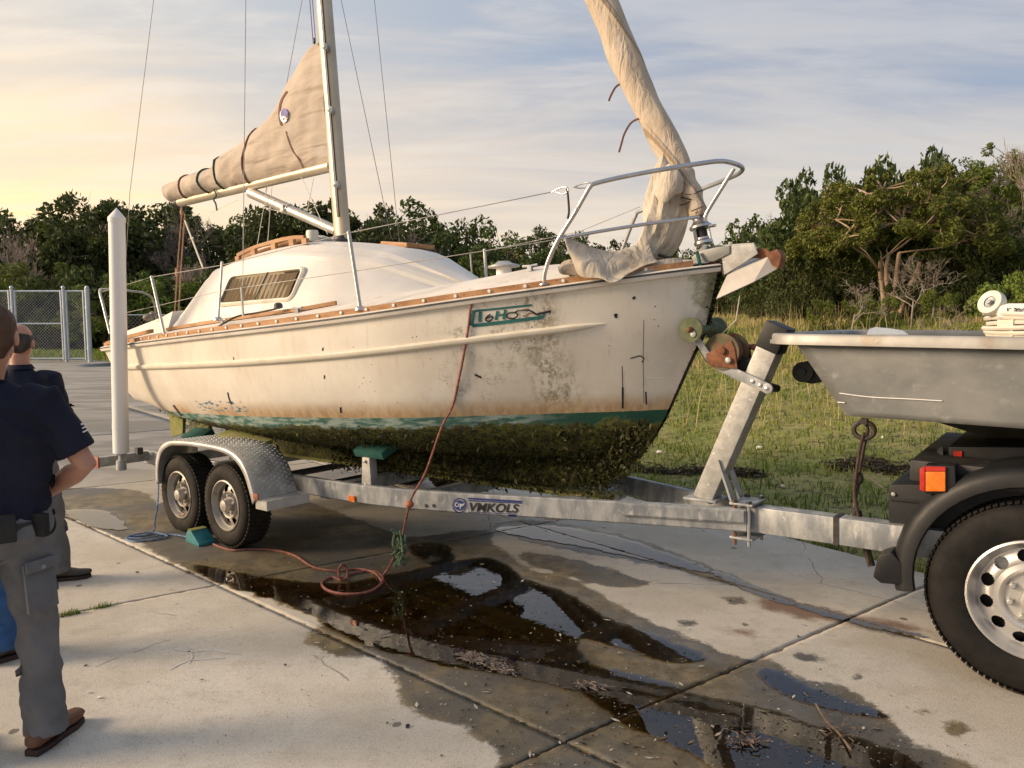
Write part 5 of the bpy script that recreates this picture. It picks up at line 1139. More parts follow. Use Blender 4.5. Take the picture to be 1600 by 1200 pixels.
for du in (0, 4): wire('halyard', [B(489 + du, 64, .03), B(484 + du, 0, .03), B(484 + du, 0, .03) + (B(484 + du, 0, .03) - B(489 + du, 64, .03)) * 14], .004, 'rope_purple' if 'rope_purple' in MAT else 'rope_dark')
M_().sphere(B(491, 64, .03), (.016, .012, .028), 8, 6).build('halyard_shackle', MAT['dark_steel'], boat, True)
for a, b in (((402, 382, .1), (418, 290, .05)), ((418, 381, .1), (425, 290, .05)), ((470, 275, .03), (512, 366, .1)), ((490, 278, .05), (480, 330, .12))): wire('control_line', [B(*a), B(*b)], .003, 'cream')
wire('control_line', [B(286, 318, 0), B(330, 332, .05), B(372, 312, .03)], .003, 'cream'); wire('control_line', [B(372, 312, .03), B(420, 326, .06), B(455, 335, .02)], .003, 'cream')
# mainsheet tackle from the boom end down to the cockpit
tk = M_()
for u0, u1 in ((283, 273), (288, 279)): tk.tube([B(u0 + 1, 334, 0.0), B((u0 + u1) / 2, 410, .02), B(u1, 492, .05)], .007, 6)
tk.build('mainsheet', MAT['rope_tan'] if 'rope_tan' in MAT else MAT['rope_red'], boat, True)
M_().tube([B(289, 345, 0), B(317, 418, .10)], .009, 6).build('mainsheet', MAT['cream'], boat, True)
for u, v in ((284, 332), (276, 428)): M_().sphere(B(u, v, .0), (.022, .018, .035), 10, 6).box(B(u, v, 0) + Vector((0, 0, .045)), (.012, .012, .03)).build('sheet_block', MAT['rope_tan'] if 'rope_tan' in MAT else MAT['dark_steel'], boat, True)
# spinnaker track line and cleat on the side deck
tube_part('deck_line', [B(333, 516, 1.10), B(350, 505, 1.08), B(372, 494, 1.02), B(400, 489, .95), B(425, 484, .93), B(436, 481, .92)], .007, 'rope_dark')
M_().lathe([(.0, -.01), (.032, 0), (.03, .025), (.018, .035), (0, .038)], B(435, 481, .92), (0, 0, 1), 14).build('fairlead', MAT['dark_steel'], boat, True)
def cleat(x, y): z = deck_z(x, y); M_().box((x, y, z + .012), (.03, .02, .03)).tube([(x - .055, y, z + .032), (x, y, z + .028), (x + .055, y, z + .032)], .008, 8).build('cleat', MAT['galv'], boat, True)
for x, y in ((.95, -.9), (.1, -.98), (-1.6, -.95), (2.6, -.4)): cleat(x, y)
M_().sphere(B(232, 496, .7), (.05, .05, .035), 10, 6).sphere(B(238, 492, .66), (.04, .03, .035), 8, 6).build('coiled_sheet', MAT['weed'], boat, True)
# name lettering on the bow
def name_decal():
    m = M_()
    ribbon(m, [(741, 486), (780, 482), (831, 476.5)], 3.2, n=12); ribbon(m, [(741, 485), (738, 500), (737, 509)], 6, n=4); ribbon(m, [(738, 509), (790, 503), (848, 495.5)], 5.5, n=12); ribbon(m, [(751, 487), (750, 503)], 5, n=4); ribbon(m, [(778, 486), (775, 500)], 4.5, n=4); ribbon(m, [(790, 484), (787, 499)], 4.5, n=4); ribbon(m, [(776, 493), (790, 491)], 2.8, n=4); ribbon(m, [(848, 496), (851, 490)], 4, n=3)
    m.build('name_frame', MAT['teal'], boat)
    k = M_(); ribbon(k, [(767, 491), (762, 494), (759, 499), (763, 502), (769, 499), (770, 495), (765, 495), (760, 498)], 2.3, .0045); ribbon(k, [(806, 488), (796, 489), (792, 493), (795, 497), (804, 497), (809, 492), (806, 487), (812, 485)], 2.2, .0045)
    ribbon(k, [(813, 485), (824, 484), (832, 487), (838, 491), (847, 489), (861, 486)], 4.2, .0045, taper=(.4, .9)); k.build('name_letters', MAT['decal_black'], boat)
    g = M_(); ribbon(g, [(817, 493), (822, 494), (827, 490), (833, 489)], 1.6, .004); g.build('name_underline', MAT['tie_brown'], boat)
name_decal()
def hull_marks():
    m = M_()
    for pts, w in (([(972, 572), (973, 600), (973, 632)], 1.3), ([(973, 605), (973, 638)], 3.0), ([(1006, 500), (1005, 560), (1006, 630)], .8), ([(1009, 612), (1010, 632)], 2.4), ([(356, 613), (358, 622), (362, 632)], 2.2), ([(271, 633), (278, 642), (284, 650)], 2.6), ([(505, 543), (504, 548)], 2), ([(532, 636), (533, 645)], 2.6), ([(507, 586), (507, 592)], 1.8), ([(365, 558), (366, 568)], 1.2), ([(960, 494), (963, 491), (962, 497)], 4), ([(989, 464), (992, 467)], 5), ([(985, 560), (992, 558), (1000, 556), (1006, 560), (1003, 566)], 1.8), ([(742, 585), (752, 590)], 3), ([(776, 524), (779, 530)], 2)):
        ribbon(m, pts, w, .002, n=4)
    m.build('gouge_marks', MAT['decal_black'], boat)
    m = M_(); ribbon(m, [(1010, 589), (1022, 590), (1038, 590)], 1.2, .002); ribbon(m, [(1040, 566), (1052, 562)], 1.2, .002); m.build('scratch_marks', MAT['white'], boat)
hull_marks()
# ----- bow roller platform and anchor
def px_prism(pts, w0, w1, name, mat, parent, bevel=.003):
    a = [B(u, v, w0) for u, v in pts]; d = w0 - w1; return M_().prism(a, (0, d, 0)).build(name, mat, parent, bevel=bevel)
br = px_prism([(1080, 402), (1092, 392), (1120, 386), (1140, 384), (1140, 396), (1115, 408), (1085, 412)], .06, -.06, 'bow_roller', MAT['alu'], boat)
M_().lathe([(.018, -.045), (.018, .045)], B(1146, 390, 0), (0, 1, 0), 14, True).build('roller', MAT['black'], br, True)
px_prism([(1090, 402), (1116, 397), (1118, 412), (1122, 425), (1110, 430), (1095, 415)], .03, -.03, 'stem_fitting', MAT['rust'], boat)
tube_part('teal_lashing', [B(1089, 394, .08), B(1093, 410, .10), B(1095, 425, .09), B(1093, 436, .07)], .010, 'green_pad')
tube_part('bow_line', [B(1028, 398, .15), B(1045, 403, .12), B(1065, 410, .09), B(1085, 413, .06)], .009, 'black')
anchor = tag(empty('anchor', MB_), 'rust stained galvanised plough anchor hanging over the bow roller', 'anchor')
px_prism([(1088, 394), (1120, 386), (1178, 381), (1184, 396), (1160, 412), (1131, 430), (1128, 404), (1110, 404), (1090, 408)], .050, .038, 'anchor_plate', MAT['galv_post'], anchor)
px_prism([(1088, 390), (1120, 383), (1178, 379), (1184, 390), (1150, 396), (1128, 400), (1110, 400), (1090, 404)], -.038, -.050, 'anchor_plate', MAT['galv_post'], anchor)
px_prism([(1092, 398), (1150, 388), (1196, 388), (1212, 402), (1206, 412), (1188, 404), (1150, 400), (1094, 406)], .012, -.012, 'anchor_shank', MAT['rust'], anchor)
fl = M_(); fl.add([B(1119, 467, .16), B(1135, 432, .10), B(1200, 402, .03), B(1218, 394, .0), B(1214, 420, .02), B(1178, 440, .10), B(1119, 467, .16)], [(0, 1, 2, 5), (2, 3, 4, 5)]); fl.add([B(1135, 432, .10), B(1200, 402, .03), B(1190, 398, -.10), B(1140, 420, -.20)], [(0, 1, 2, 3)])
flo = fl.build('fluke', MAT['fluke'] if 'fluke' in MAT else MAT['galv'], anchor); s = flo.modifiers.new('thickness', 'SOLIDIFY'); s.thickness = .008
px_prism([(1196, 396), (1214, 389), (1221, 400), (1216, 420), (1206, 414)], .035, -.035, 'crown_plate', MAT['rust'], anchor)
M_().tube([B(1141, 383, .05), B(1141, 378, .05)], .010, 8).build('pin', MAT['chrome'], anchor, True)
MAT['hose_white'] = simple('off_white_hose', (0.58, 0.54, 0.46), (0.66, 0.62, 0.54), 0.5, 0, 6)
MAT['tarp'] = simple('pale_blue_tarp', (0.30, 0.36, 0.46), (0.42, 0.48, 0.56), 0.6, 0, 6)
MAT['float'] = simple('dull_orange_float', (0.34, 0.10, 0.04), (0.42, 0.15, 0.07), 0.6, 0, 20)
MAT['dark_iron'] = simple('dark_iron', (0.03, 0.026, 0.024), (0.06, 0.05, 0.045), 0.6, 0.3, 20)
MAT['strap_brown'] = simple('dirty_brown_strap', (0.035, 0.022, 0.016), (0.07, 0.045, 0.03), 0.8, 0, 20)
MAT['olive_rusty'] = simple('olive_rusty_flange', (0.075, 0.065, 0.03), (0.14, 0.115, 0.06), 0.7, 0.1, 12, c3=(0.16, 0.06, 0.03), s3=14, t3=(0.5, 0.65))
# ------------------------------------------------------------------ boat trailer (local frame: x forward, y to port, z up)
trailer = tag(empty('boat_trailer', MT_), 'galvanised tandem axle boat trailer with tread plate fenders under the sailboat', 'trailer')
TZ = .425   # centre height of the rails
def rail_path(sd):
    return cr([(x, -sd * w, TZ) for x, w in ((-1.72, .80), (-.6, .80), (.5, .80), (1.05, .795), (1.55, .755), (2.05, .63), (2.6, .44), (3.2, .235), (3.74, .065))], 6)
def sweep_rect(path, wd, ht):
    rings = []
    for i, p in enumerate(path):
        t = (path[min(i + 1, len(path) - 1)] - path[max(i - 1, 0)]).normalized(); s = Vector((t.y, -t.x, 0)).normalized(); b = .008
        rings.append([p + s * a + Vector((0, 0, c)) for a, c in ((-wd / 2, -ht / 2 + b), (-wd / 2 + b, -ht / 2), (wd / 2 - b, -ht / 2), (wd / 2, -ht / 2 + b), (wd / 2, ht / 2 - b), (wd / 2 - b, ht / 2), (-wd / 2 + b, ht / 2), (-wd / 2, ht / 2 - b))])
    return M_().rings(rings)
rail_o = None
for sd in (1, -1):
    o = sweep_rect(rail_path(sd), .052, .125).build('side_rail', MAT['galv'], trailer)
    if sd > 0: rail_o = o; RM = M_(); RM.v = [tuple(v.co) for v in o.data.vertices]; RM.f = [tuple(p.vertices) for p in o.data.polygons]
RB = BVHTree.FromPolygons([Vector(v) for v in RM.v], RM.f)
M_().box((4.32, 0, .427), (1.28, .10, .138)).build('tongue', MAT['galv'], trailer, bevel=.006)
def plate(name, c, s, mat='galv', rot=None, par=trailer, bev=.003): return M_().box(c, s, rot).build(name, MAT[mat], par, bevel=bev)
# doubler plates where the rails meet the tongue
for sd in (1, -1):
    pth = [Vector((p.x, p.y - sd * .040, .450)) for p in rail_path(sd) if p.x > 3.05]; sweep_rect(pth, .014, .075).build('doubler_plate', MAT['galv'], trailer)
for x, w in ((-1.6, .78), (-.75, .78), (.95, .78), (1.7, .70), (2.65, .40)): plate('cross_member', (x, 0, .385), (.09, 2 * w, .09))
M_().beam((1.9, -.62, .40), (2.85, -.02, .40), .05, .08).build('cross_brace', MAT['galv'], trailer); M_().beam((1.9, .62, .40), (2.85, .02, .40), .05, .08).build('cross_brace', MAT['galv'], trailer)
# keel plank and keel rollers
plate('keel_plank', (.9, 0, .435), (3.9, .22, .025), 'moss_wood')
for x in (-.75, .95, 1.7): M_().lathe([(.02, -.09), (.05, -.08), (.035, 0), (.05, .08), (.02, .09)], (x, 0, .47), (0, 1, 0), 16, True).build('keel_roller', MAT['black'], trailer, True)
# bunks
for x, w, zt in ((1.38, .72, .715), (-.98, .74, .66)):
    for sd in (1, -1):
        q = Vector((x, -sd * w, 0)); b = M_(); b.add([q + Vector(k) for k in ((-.055, -.03, .40), (.055, -.03, .40), (.055, .03, .40), (-.055, .03, .40), (-.032, -.03, zt - .05), (.042, -.03, zt - .05), (.042, .03, zt - .05), (-.032, .03, zt - .05))], [(0, 3, 2, 1), (4, 5, 6, 7), (0, 1, 5, 4), (1, 2, 6, 5), (2, 3, 7, 6), (3, 0, 4, 7)])
        bo = b.build('bunk_post', MAT['galv_post'], trailer, bevel=.003)
        for z in (.48, .64) if zt > .7 else (.5,): M_().lathe([(.012, 0), (.012, .012), (0, .014)], q + Vector((.0, -sd * .03, z)), (0, -sd, 0), 8).build('bolt', MAT['chrome'], bo)
        M_().box(q + Vector((.02, sd * .05, zt)), (.30, .16, .055), Matrix.Rotation(R(sd * 24), 3, 'X')).build('bunk_pad', MAT['green_pad'], trailer, bevel=.012)
M_().box((.18, -.92, .73), (.55, .14, .035), Matrix.Rotation(R(5), 3, 'Y') @ Matrix.Rotation(R(12), 3, 'X')).build('mossy_board', MAT['moss_wood'], trailer, bevel=.004)
# axles and wheels
def wheel(parent, c, ax, R_, rr, width, nwin, tyre, rimm, lugs, hub_r, dish=.05, win=(.62, .84), wsz=.10):
    """tyre, rim with windows, hub; ax points outward from the outer face centre c"""
    c = Vector(c); ax = Vector(ax).normalized(); w = empty('wheel'); w.parent = parent; u = Vector((1, 0, 0)); u = (u - ax * u.dot(ax)).normalized(); v = ax.cross(u); t = R_ - rr
    prof = [(rr - .004, -width * .98), (rr + .02 * 1, -width), (rr + t * .45, -width * 1.02), (R_ - t * .22, -width), (R_ - .006, -width * .90), (R_, -width * .62), (R_, -width * .40), (R_ - .006, -width * .12), (R_ - t * .16, -.006), (R_ - t * .20, .001), (R_ - t * .42, .012), (R_ - t * .66, .012), (R_ - t * .84, .004), (rr + .008, -.002), (rr - .002, -.014), (rr - .006, -.03)]
    ty = M_().lathe(prof, c, ax, 64).build('tyre', MAT[tyre], w, True)
    tr = M_(); nb = 56 if lugs < 7 else 96
    for k in range(nb):
        for row, (h0, h1) in enumerate(((-.97, -.72), (-.66, -.38), (-.32, -.04))):
            a0 = 2 * math.pi * (k + .33 * row) / nb; a1 = a0 + 2 * math.pi / nb * .66; pts = []
            for rad in (R_ - .006, R_ + (.006 if lugs < 7 else .0025)):
                for a, h in ((a0, h0), (a1, h0 + (.04 if row != 1 else 0)), (a1 + .01, h1), (a0 + .01, h1)): pts.append(c + ax * (h * width) + (u * math.cos(a) + v * math.sin(a)) * (rad - (.004 if row != 1 else 0)))
            tr.add(pts, [(4, 5, 6, 7), (0, 1, 5, 4), (1, 2, 6, 5), (2, 3, 7, 6), (3, 0, 4, 7)])
    to = tr.build('tread_blocks', MAT[tyre], w); to['kind'] = 'stuff'
    ri = M_(); seg = 72
    pr = [(rr + .004, -.020), (rr + .002, .004), (rr - .006, .008), (rr - .012, .002), (rr - .016, -.016), (rr - .030, -.030), (rr * win[1] + .005, -.055)]
    ri.lathe(pr, c, ax, seg); 
    # dish with open windows between two radii
    r0, r1 = rr * win[1] + .005, rr * win[0]; d0, d1 = -.055, -.055 + dish * .35; sg = 24 * nwin; nr_ = 12; rg = []
    for i in range(nr_ + 1):
        f = i / nr_; rad = r0 + (r1 - r0) * f; d = d0 + (d1 - d0) * float(sstep(f, 0, 1)) + .004 * math.sin(math.pi * f)
        rg.append([c + ax * d + (u * math.cos(2 * math.pi * j / sg) + v * math.sin(2 * math.pi * j / sg)) * rad for j in range(sg)])
    vs = [p for q in rg for p in q]; fs = []; ph = math.pi * r0 * 2 / nwin * wsz / 2; pw = 2 if lugs > 6 else 3.5
    for i in range(nr_):
        for j in range(sg):
            fa = ((j + .5) % 24 / 24 - .5) * (2 * math.pi / nwin) * (r0 + r1) / 2; fr_ = ((i + .5) / nr_ - .5) * (r0 - r1)
            if abs(fa / ph) ** pw + abs(fr_ / ((r0 - r1) * .40)) ** pw < 1: continue
            k = (j + 1) % sg; fs.append((i * sg + j, i * sg + k, (i + 1) * sg + k, (i + 1) * sg + j))
    ri.add(vs, fs)
    ri.lathe([(r1, d1), (rr * .52, d1 + dish * .3), (rr * .47, d1 + .2 * dish), (rr * .44, d1 - .004), (hub_r, d1 - .006)], c, ax, seg)
    ro = ri.build('rim', MAT[rimm], w, True)
    M_().lathe([(rr * .98, -.13), (rr * .80, -.10), (hub_r, -.09), (0, -.09)], c, ax, 32).build('brake_drum', MAT['black'], w, True)
    for k in range(lugs):
        a = 2 * math.pi * k / lugs + .3; q = c + ax * (d1 - .004) + (u * math.cos(a) + v * math.sin(a)) * (hub_r * 1.55 if lugs < 7 else rr * .37)
        s = .011 if lugs < 7 else .014; M_().lathe([(s * 1.4, 0), (s * 1.4, .004), (s, .005), (s, .022), (s * .6, .026), (0, .026)], q, ax, 6).build('lug_nut', MAT['rim'] if lugs < 7 else MAT['galv_post'], w)
    hb = M_().lathe([(hub_r, d1 - .01), (hub_r, d1 + .045), (hub_r * .9, d1 + .055), (hub_r * .4, d1 + .062), (0, d1 + .063)], c, ax, 24).build('hub_cap', MAT[rimm], w, True)
    return w
for x in (-.315, .36):
    for sd in (1, -1): wheel(trailer, (x, -sd * 1.20, .297), (0, -sd, 0), .302, .182, .19, 8, 'tyre_dusty', 'rim_old', 5, .045, .055, (.52, .82), .50)
    M_().tube([(x, -1.05, .30), (x, 1.05, .30)], .03, 10).build('axle', MAT['dark_steel'], trailer, True)
# tread plate fenders
def tread_mat():
    m, nt = new_mat('aluminium_tread_plate'); v = nt.n('ShaderNodeTexCoord').outputs['Object']; x, y, z = nt.sep(v)[0:3]
    col = nt.mix(nt.ss(nt.noise(v, 9, 5), .35, .65), (0.48, 0.47, 0.45), (0.62, 0.61, 0.58)); col = nt.mix(nt.m('MULTIPLY', nt.ss(nt.noise(v, 4, 6), .55, .75), .6), col, (0.25, 0.23, 0.20))
    out(nt, pbr(nt, Base_Color=col, Roughness=.38, Metallic=.45)); return m
MAT['tread'] = tread_mat()
FP = [(-.575, .40), (-.57, .48), (-.545, .57), (-.48, .655), (-.38, .705), (-.25, .728), (.05, .74), (.40, .733), (.56, .712), (.68, .665), (.76, .59), (.81, .50), (.85, .405)]
FPc = cr([(x, 0, z) for x, z in FP], 4)
def fender(sd):
    w0, w1 = 1.255, .93; o = None
    top = M_().rings([[Vector((p.x, -sd * w, p.z)) for w in (w1, w1 + .1, w1 + .2, w0 - .012, w0)] for p in FPc], closed=False, cap=False).rings([[Vector((p.x, -sd * w0, p.z)), Vector((p.x + (0.13 - p.x) * .055, -sd * w0, p.z - .034))] for p in FPc], closed=False, cap=False)
    o = top.build('fender', MAT['tread'], trailer, True); o.data.polygons.foreach_set('use_smooth', [True] * len(o.data.polygons)); s = o.modifiers.new('thickness', 'SOLIDIFY'); s.thickness = .004
    dm = M_(); L = [0]
    for a, b in zip(FPc, FPc[1:]): L.append(L[-1] + (b - a).length)
    step = .034; n = int(L[-1] / step)
    for i in range(1, n):
        for j in range(10):
            l = i * step + (0 if j % 2 else step / 2); x = ip(l, L, [p.x for p in FPc]); z = ip(l, L, [p.z for p in FPc]); x2 = ip(l + .01, L, [p.x for p in FPc]); z2 = ip(l + .01, L, [p.z for p in FPc])
            t = Vector((x2 - x, 0, z2 - z)); t = t.normalized() if t.length > 1e-6 else Vector((1, 0, 0)); nr = Vector((-t.z, 0, t.x)); c = Vector((x, -sd * (w1 + .02 + j * (w0 - w1 - .03) / 10), z)) + nr * .0025; a = t if (i + j) % 2 else Vector((0, 1, 0)); a = (t + Vector((0, 1, 0)) * (1 if (i + j) % 2 else -1)).normalized(); b = nr.cross(a)
            dm.add([c - a * .014, c + b * .0045, c + a * .014, c - b * .0045, c + nr * .006], [(0, 1, 4), (1, 2, 4), (2, 3, 4), (3, 0, 4)])
    q = dm.build('tread_studs', MAT['tread'], o); q['kind'] = 'stuff'
    M_().box((.90, -sd * 1.08, .405), (.14, .33, .006)).box((.965, -sd * 1.08, .375), (.006, .33, .062)).box((.90, -sd * 1.243, .375), (.135, .004, .062)).build('fender_step', MAT['tread'], trailer)
    M_().box((-.578, -sd * 1.10, .40), (.012, .30, .08)).build('fender_lip', MAT['tread'], trailer)
    M_().box((.862, -sd * 1.258, .43), (.055, .010, .045)).build('side_reflector', MAT['faded_red'], trailer, bevel=.004)
    M_().box((.10, -sd * .88, .55), (.30, .08, .12)).build('fender_bracket', MAT['galv_post'], trailer)
fender(1); fender(-1)
# winch post with bow stop and winch
pb, pt_ = Vector((3.47, 0, .50)), Vector((3.90, 0, 1.46)); pd = (pt_ - pb).normalized(); pside = Vector((0, 1, 0)); pfw = pside.cross(pd)
post = M_().beam(pb, pt_ - pd * .02, .115, .115, pfw).build('winch_post', MAT['galv_post'], trailer, bevel=.008)
M_().beam(pt_ - pd * .13, pt_ + pd * .015, .128, .128, pfw).build('post_cap', MAT['black_plastic'], post, bevel=.008)
plate('post_foot', (3.47, 0, .503), (.20, .17, .014), 'galv')
for sd in (1, -1):
    M_().beam((3.66, sd * .05, .50), pb + pd * .26 + Vector((0, sd * .05, 0)), .012, .05, (0, 1, 0)).build('post_brace', MAT['galv'], trailer)
def arm(sd):
    pts = [(1199, 607), (1120, 570), (1108, 560), (1083, 522)]; w = .085 * sd; a = [T(u, v, ww) for u, v, ww in ((*pts[0], w), (*pts[1], w), (*pts[2], w), (*pts[3], w * 1.95))] if True else [T(u, v, w) for u, v in pts]; hw_ = .024; m = M_(); rings = []
    for i, p in enumerate(a):
        t = (a[min(i + 1, 3)] - a[max(i - 1, 0)]).normalized(); nrm = Vector((-t.z, 0, t.x)); k = hw_ * (1.15, 1.05, 1.0, .7)[i]; rings.append([p + nrm * k, p - nrm * k, p - nrm * k + Vector((0, .014 * sd, 0)), p + nrm * k + Vector((0, .014 * sd, 0))])
    ao = m.rings(rings).lathe([(.028, -.004), (.028, .010), (0, .011)], a[0] + Vector((0, .007 * sd, 0)), (0, -sd, 0), 18).lathe([(.017, -.004), (.017, .010), (0, .011)], a[3] + Vector((0, .007 * sd, 0)), (0, -sd, 0), 14).build('bow_stop_arm', MAT['galv'], trailer, bevel=.002)
    for q in (T(1188, 602, w), T(1176, 596, w), T(1198, 607, w)): M_().lathe([(.010, 0), (.010, .008), (0, .01)], q, (0, -sd, 0), 8).build('bolt', MAT['chrome'], ao)
arm(1); arm(-1)
rc = T(1079, 515, 0.16) + Vector((0, .16, 0)); bo_ = M_().lathe([(.012, -.165), (.068, -.16), (.066, -.14), (.03, -.05), (.03, .05), (.066, .14), (.068, .16), (.012, .165)], rc, (0, 1, 0), 28).build('bow_roller_stop', MAT['olive_rubber'] if 'olive_rubber' in MAT else MAT['green_pad'], trailer, True)
for sd in (1, -1): M_().lathe([(.016, 0), (.016, .015), (.008, .028), (0, .028)], rc + Vector((0, -.163 * sd, 0)), (0, -sd, 0), 10).build('roller_bolt', MAT['rust'], bo_)
wc_ = T(1136, 549, .02); wr = 0.100
win_ = M_().lathe([(.02, -.075), (wr, -.072), (wr, -.066), (.055, -.06), (.055, .055), (wr, .06), (wr, .068), (.02, .07)], wc_, (0, 1, 0), 32, True).build('winch_drum', MAT['olive_rusty'] if 'olive_rusty' in MAT else MAT['rust'], trailer, True)
M_().lathe([(.07, -.052), (.078, -.03), (.074, 0), (.080, .03), (.07, .05)], wc_, (0, 1, 0), 24).build('winch_strap', MAT['strap_red'] if 'strap_red' in MAT else MAT['rope_red'], win_, True)
wp = [T(u, v, .10) for u, v in ((1103, 553), (1142, 532), (1148, 545), (1152, 576), (1110, 572), (1104, 562))]; M_().prism(wp, (0, .006, 0)).build('winch_side_plate', MAT['rust'], trailer, bevel=.001)
wp2 = [p + Vector((0, .2, 0)) for p in wp]; M_().prism(wp2, (0, .006, 0)).build('winch_side_plate', MAT['rust'], trailer)
for u, v, r_ in ((1129, 548, .020), (1139, 563, .016)): M_().lathe([(r_, 0), (r_, .016), (r_ * .5, .02), (0, .02)], T(u, v, .104), (0, -1, 0), 12).build('gear_bolt', MAT['rust'] if r_ > .018 else MAT['rim'], win_)
pa = T(1172, 560, -.1); wh = M_()
for k in range(5): wh.tube([pa + Vector((.0 + .006 * k, -.03 + .012 * k, 0)) + Vector((.055 * math.cos(a), .01 * math.sin(a * 2 + k), .07 * math.sin(a))) for a in [2 * math.pi * q / 16 for q in range(16)]], .010, 6, True)
wh.build('strap_loops', MAT['strap_red'] if 'strap_red' in MAT else MAT['rope_red'], win_, True)
M_().lathe([(.045, -.05), (.05, 0), (.045, .05)], T(1165, 573, -.05), (0, 1, 0), 16, True).build('winch_gearbox', MAT['black'], win_, True)
M_().tube([T(1196, 603, .02), T(1214, 607, -.10)], .022, 10).build('post_pin', MAT['black'], trailer, True)
M_().tube([T(1128, 522, 0), T(1150, 500, 0), T(1156, 462, -.02)], .003, 5).build('loose_wire', MAT['cream'], trailer, True)
# clamp plates round the rails and tongue
M_().box((3.72, 0, .512), (.13, .20, .012)).build('clamp_plate', MAT['galv'], trailer, bevel=.002); M_().box((3.72, 0, .325), (.13, .20, .012)).build('clamp_plate', MAT['galv'], trailer, bevel=.002)
for x in (3.68, 3.76):
    for sd in (1, -1): M_().tube([(x, -sd * .085, .285), (x, -sd * .085, .535)], .0095, 8).build('clamp_bolt', MAT['rust'] if x < 3.7 else MAT['galv'], trailer, True); M_().lathe([(.018, 0), (.018, .014), (0, .014)], (x, -sd * .085, .518), (0, 0, 1), 6).build('clamp_nut', MAT['dark_steel'], trailer)
# marker lights, bolts, rear guide arm
def on_rail(u, v, off=.002): return on_hull(u, v, off, RB, MTi)
def rail_quad(name, us, mat, off, parent=trailer):
    pts = [on_rail(u, v, off) for u, v in us]
    if all(p is not None for p in pts): return M_().add(pts, [tuple(range(len(pts)))]).build(name, MAT[mat], parent)
q = on_rail(551, 779, .006); M_().box(q, (.065, .012, .042)).build('marker_light', MAT['orange'], trailer, bevel=.005)
for u, v in ((666, 790), (678, 790)): q = on_rail(u, v, .001); M_().lathe([(.011, 0), (.011, .004), (0, .005)], q, (0, -1, 0), 10).build('rail_bolt', MAT['dark_steel'], trailer)
M_().box((-1.66, -1.0, .44), (.07, .50, .085)).build('guide_arm', MAT['galv_post'], trailer, bevel=.004); M_().box((-1.66, -1.26, .44), (.09, .014, .10)).build('rear_reflector', MAT['faded_red'], trailer, bevel=.003); M_().box((-1.66, 1.0, .44), (.07, .50, .085)).build('guide_arm', MAT['galv_post'], trailer, bevel=.004)
M_().box((-1.60, -.92, .50), (.06, .05, .06)).build('u_bolt', MAT['dark_steel'], trailer)
for sd, nm in ((1, 'guide_post'), (-1, 'guide_post')):
    gp0 = Vector((-1.60, -sd * 1.19, .47)); 
    if sd > 0: gp0 = T(189, 716, 1.19)
    gp0 = Vector((gp0.x, gp0.y, .455)); up = Vector((-.035, 0, 1)) if False else Vector((.095, 0, 1)).normalized(); g = M_().tube([gp0 + up * .09, gp0 + up * 2.02], .0635, 28).build(nm, MAT['pvc'], trailer, True)
    M_().lathe([(.068, 0), (.068, .035), (.001, .115)], gp0 + up * 2.02, up, 28).build('post_point', MAT['pvc'], g)
    M_().lathe([(.0655, 0), (.0655, .05)], gp0 + up * .30, up, 28).build('pipe_coupling', MAT['pvc'], g, True)
    M_().lathe([(.045, .075), (.045, .09), (.02, .10), (.02, .03), (.04, .02), (.042, -.06), (.0, -.062)], gp0, up, 16).build('post_socket', MAT['galv'], g, True)
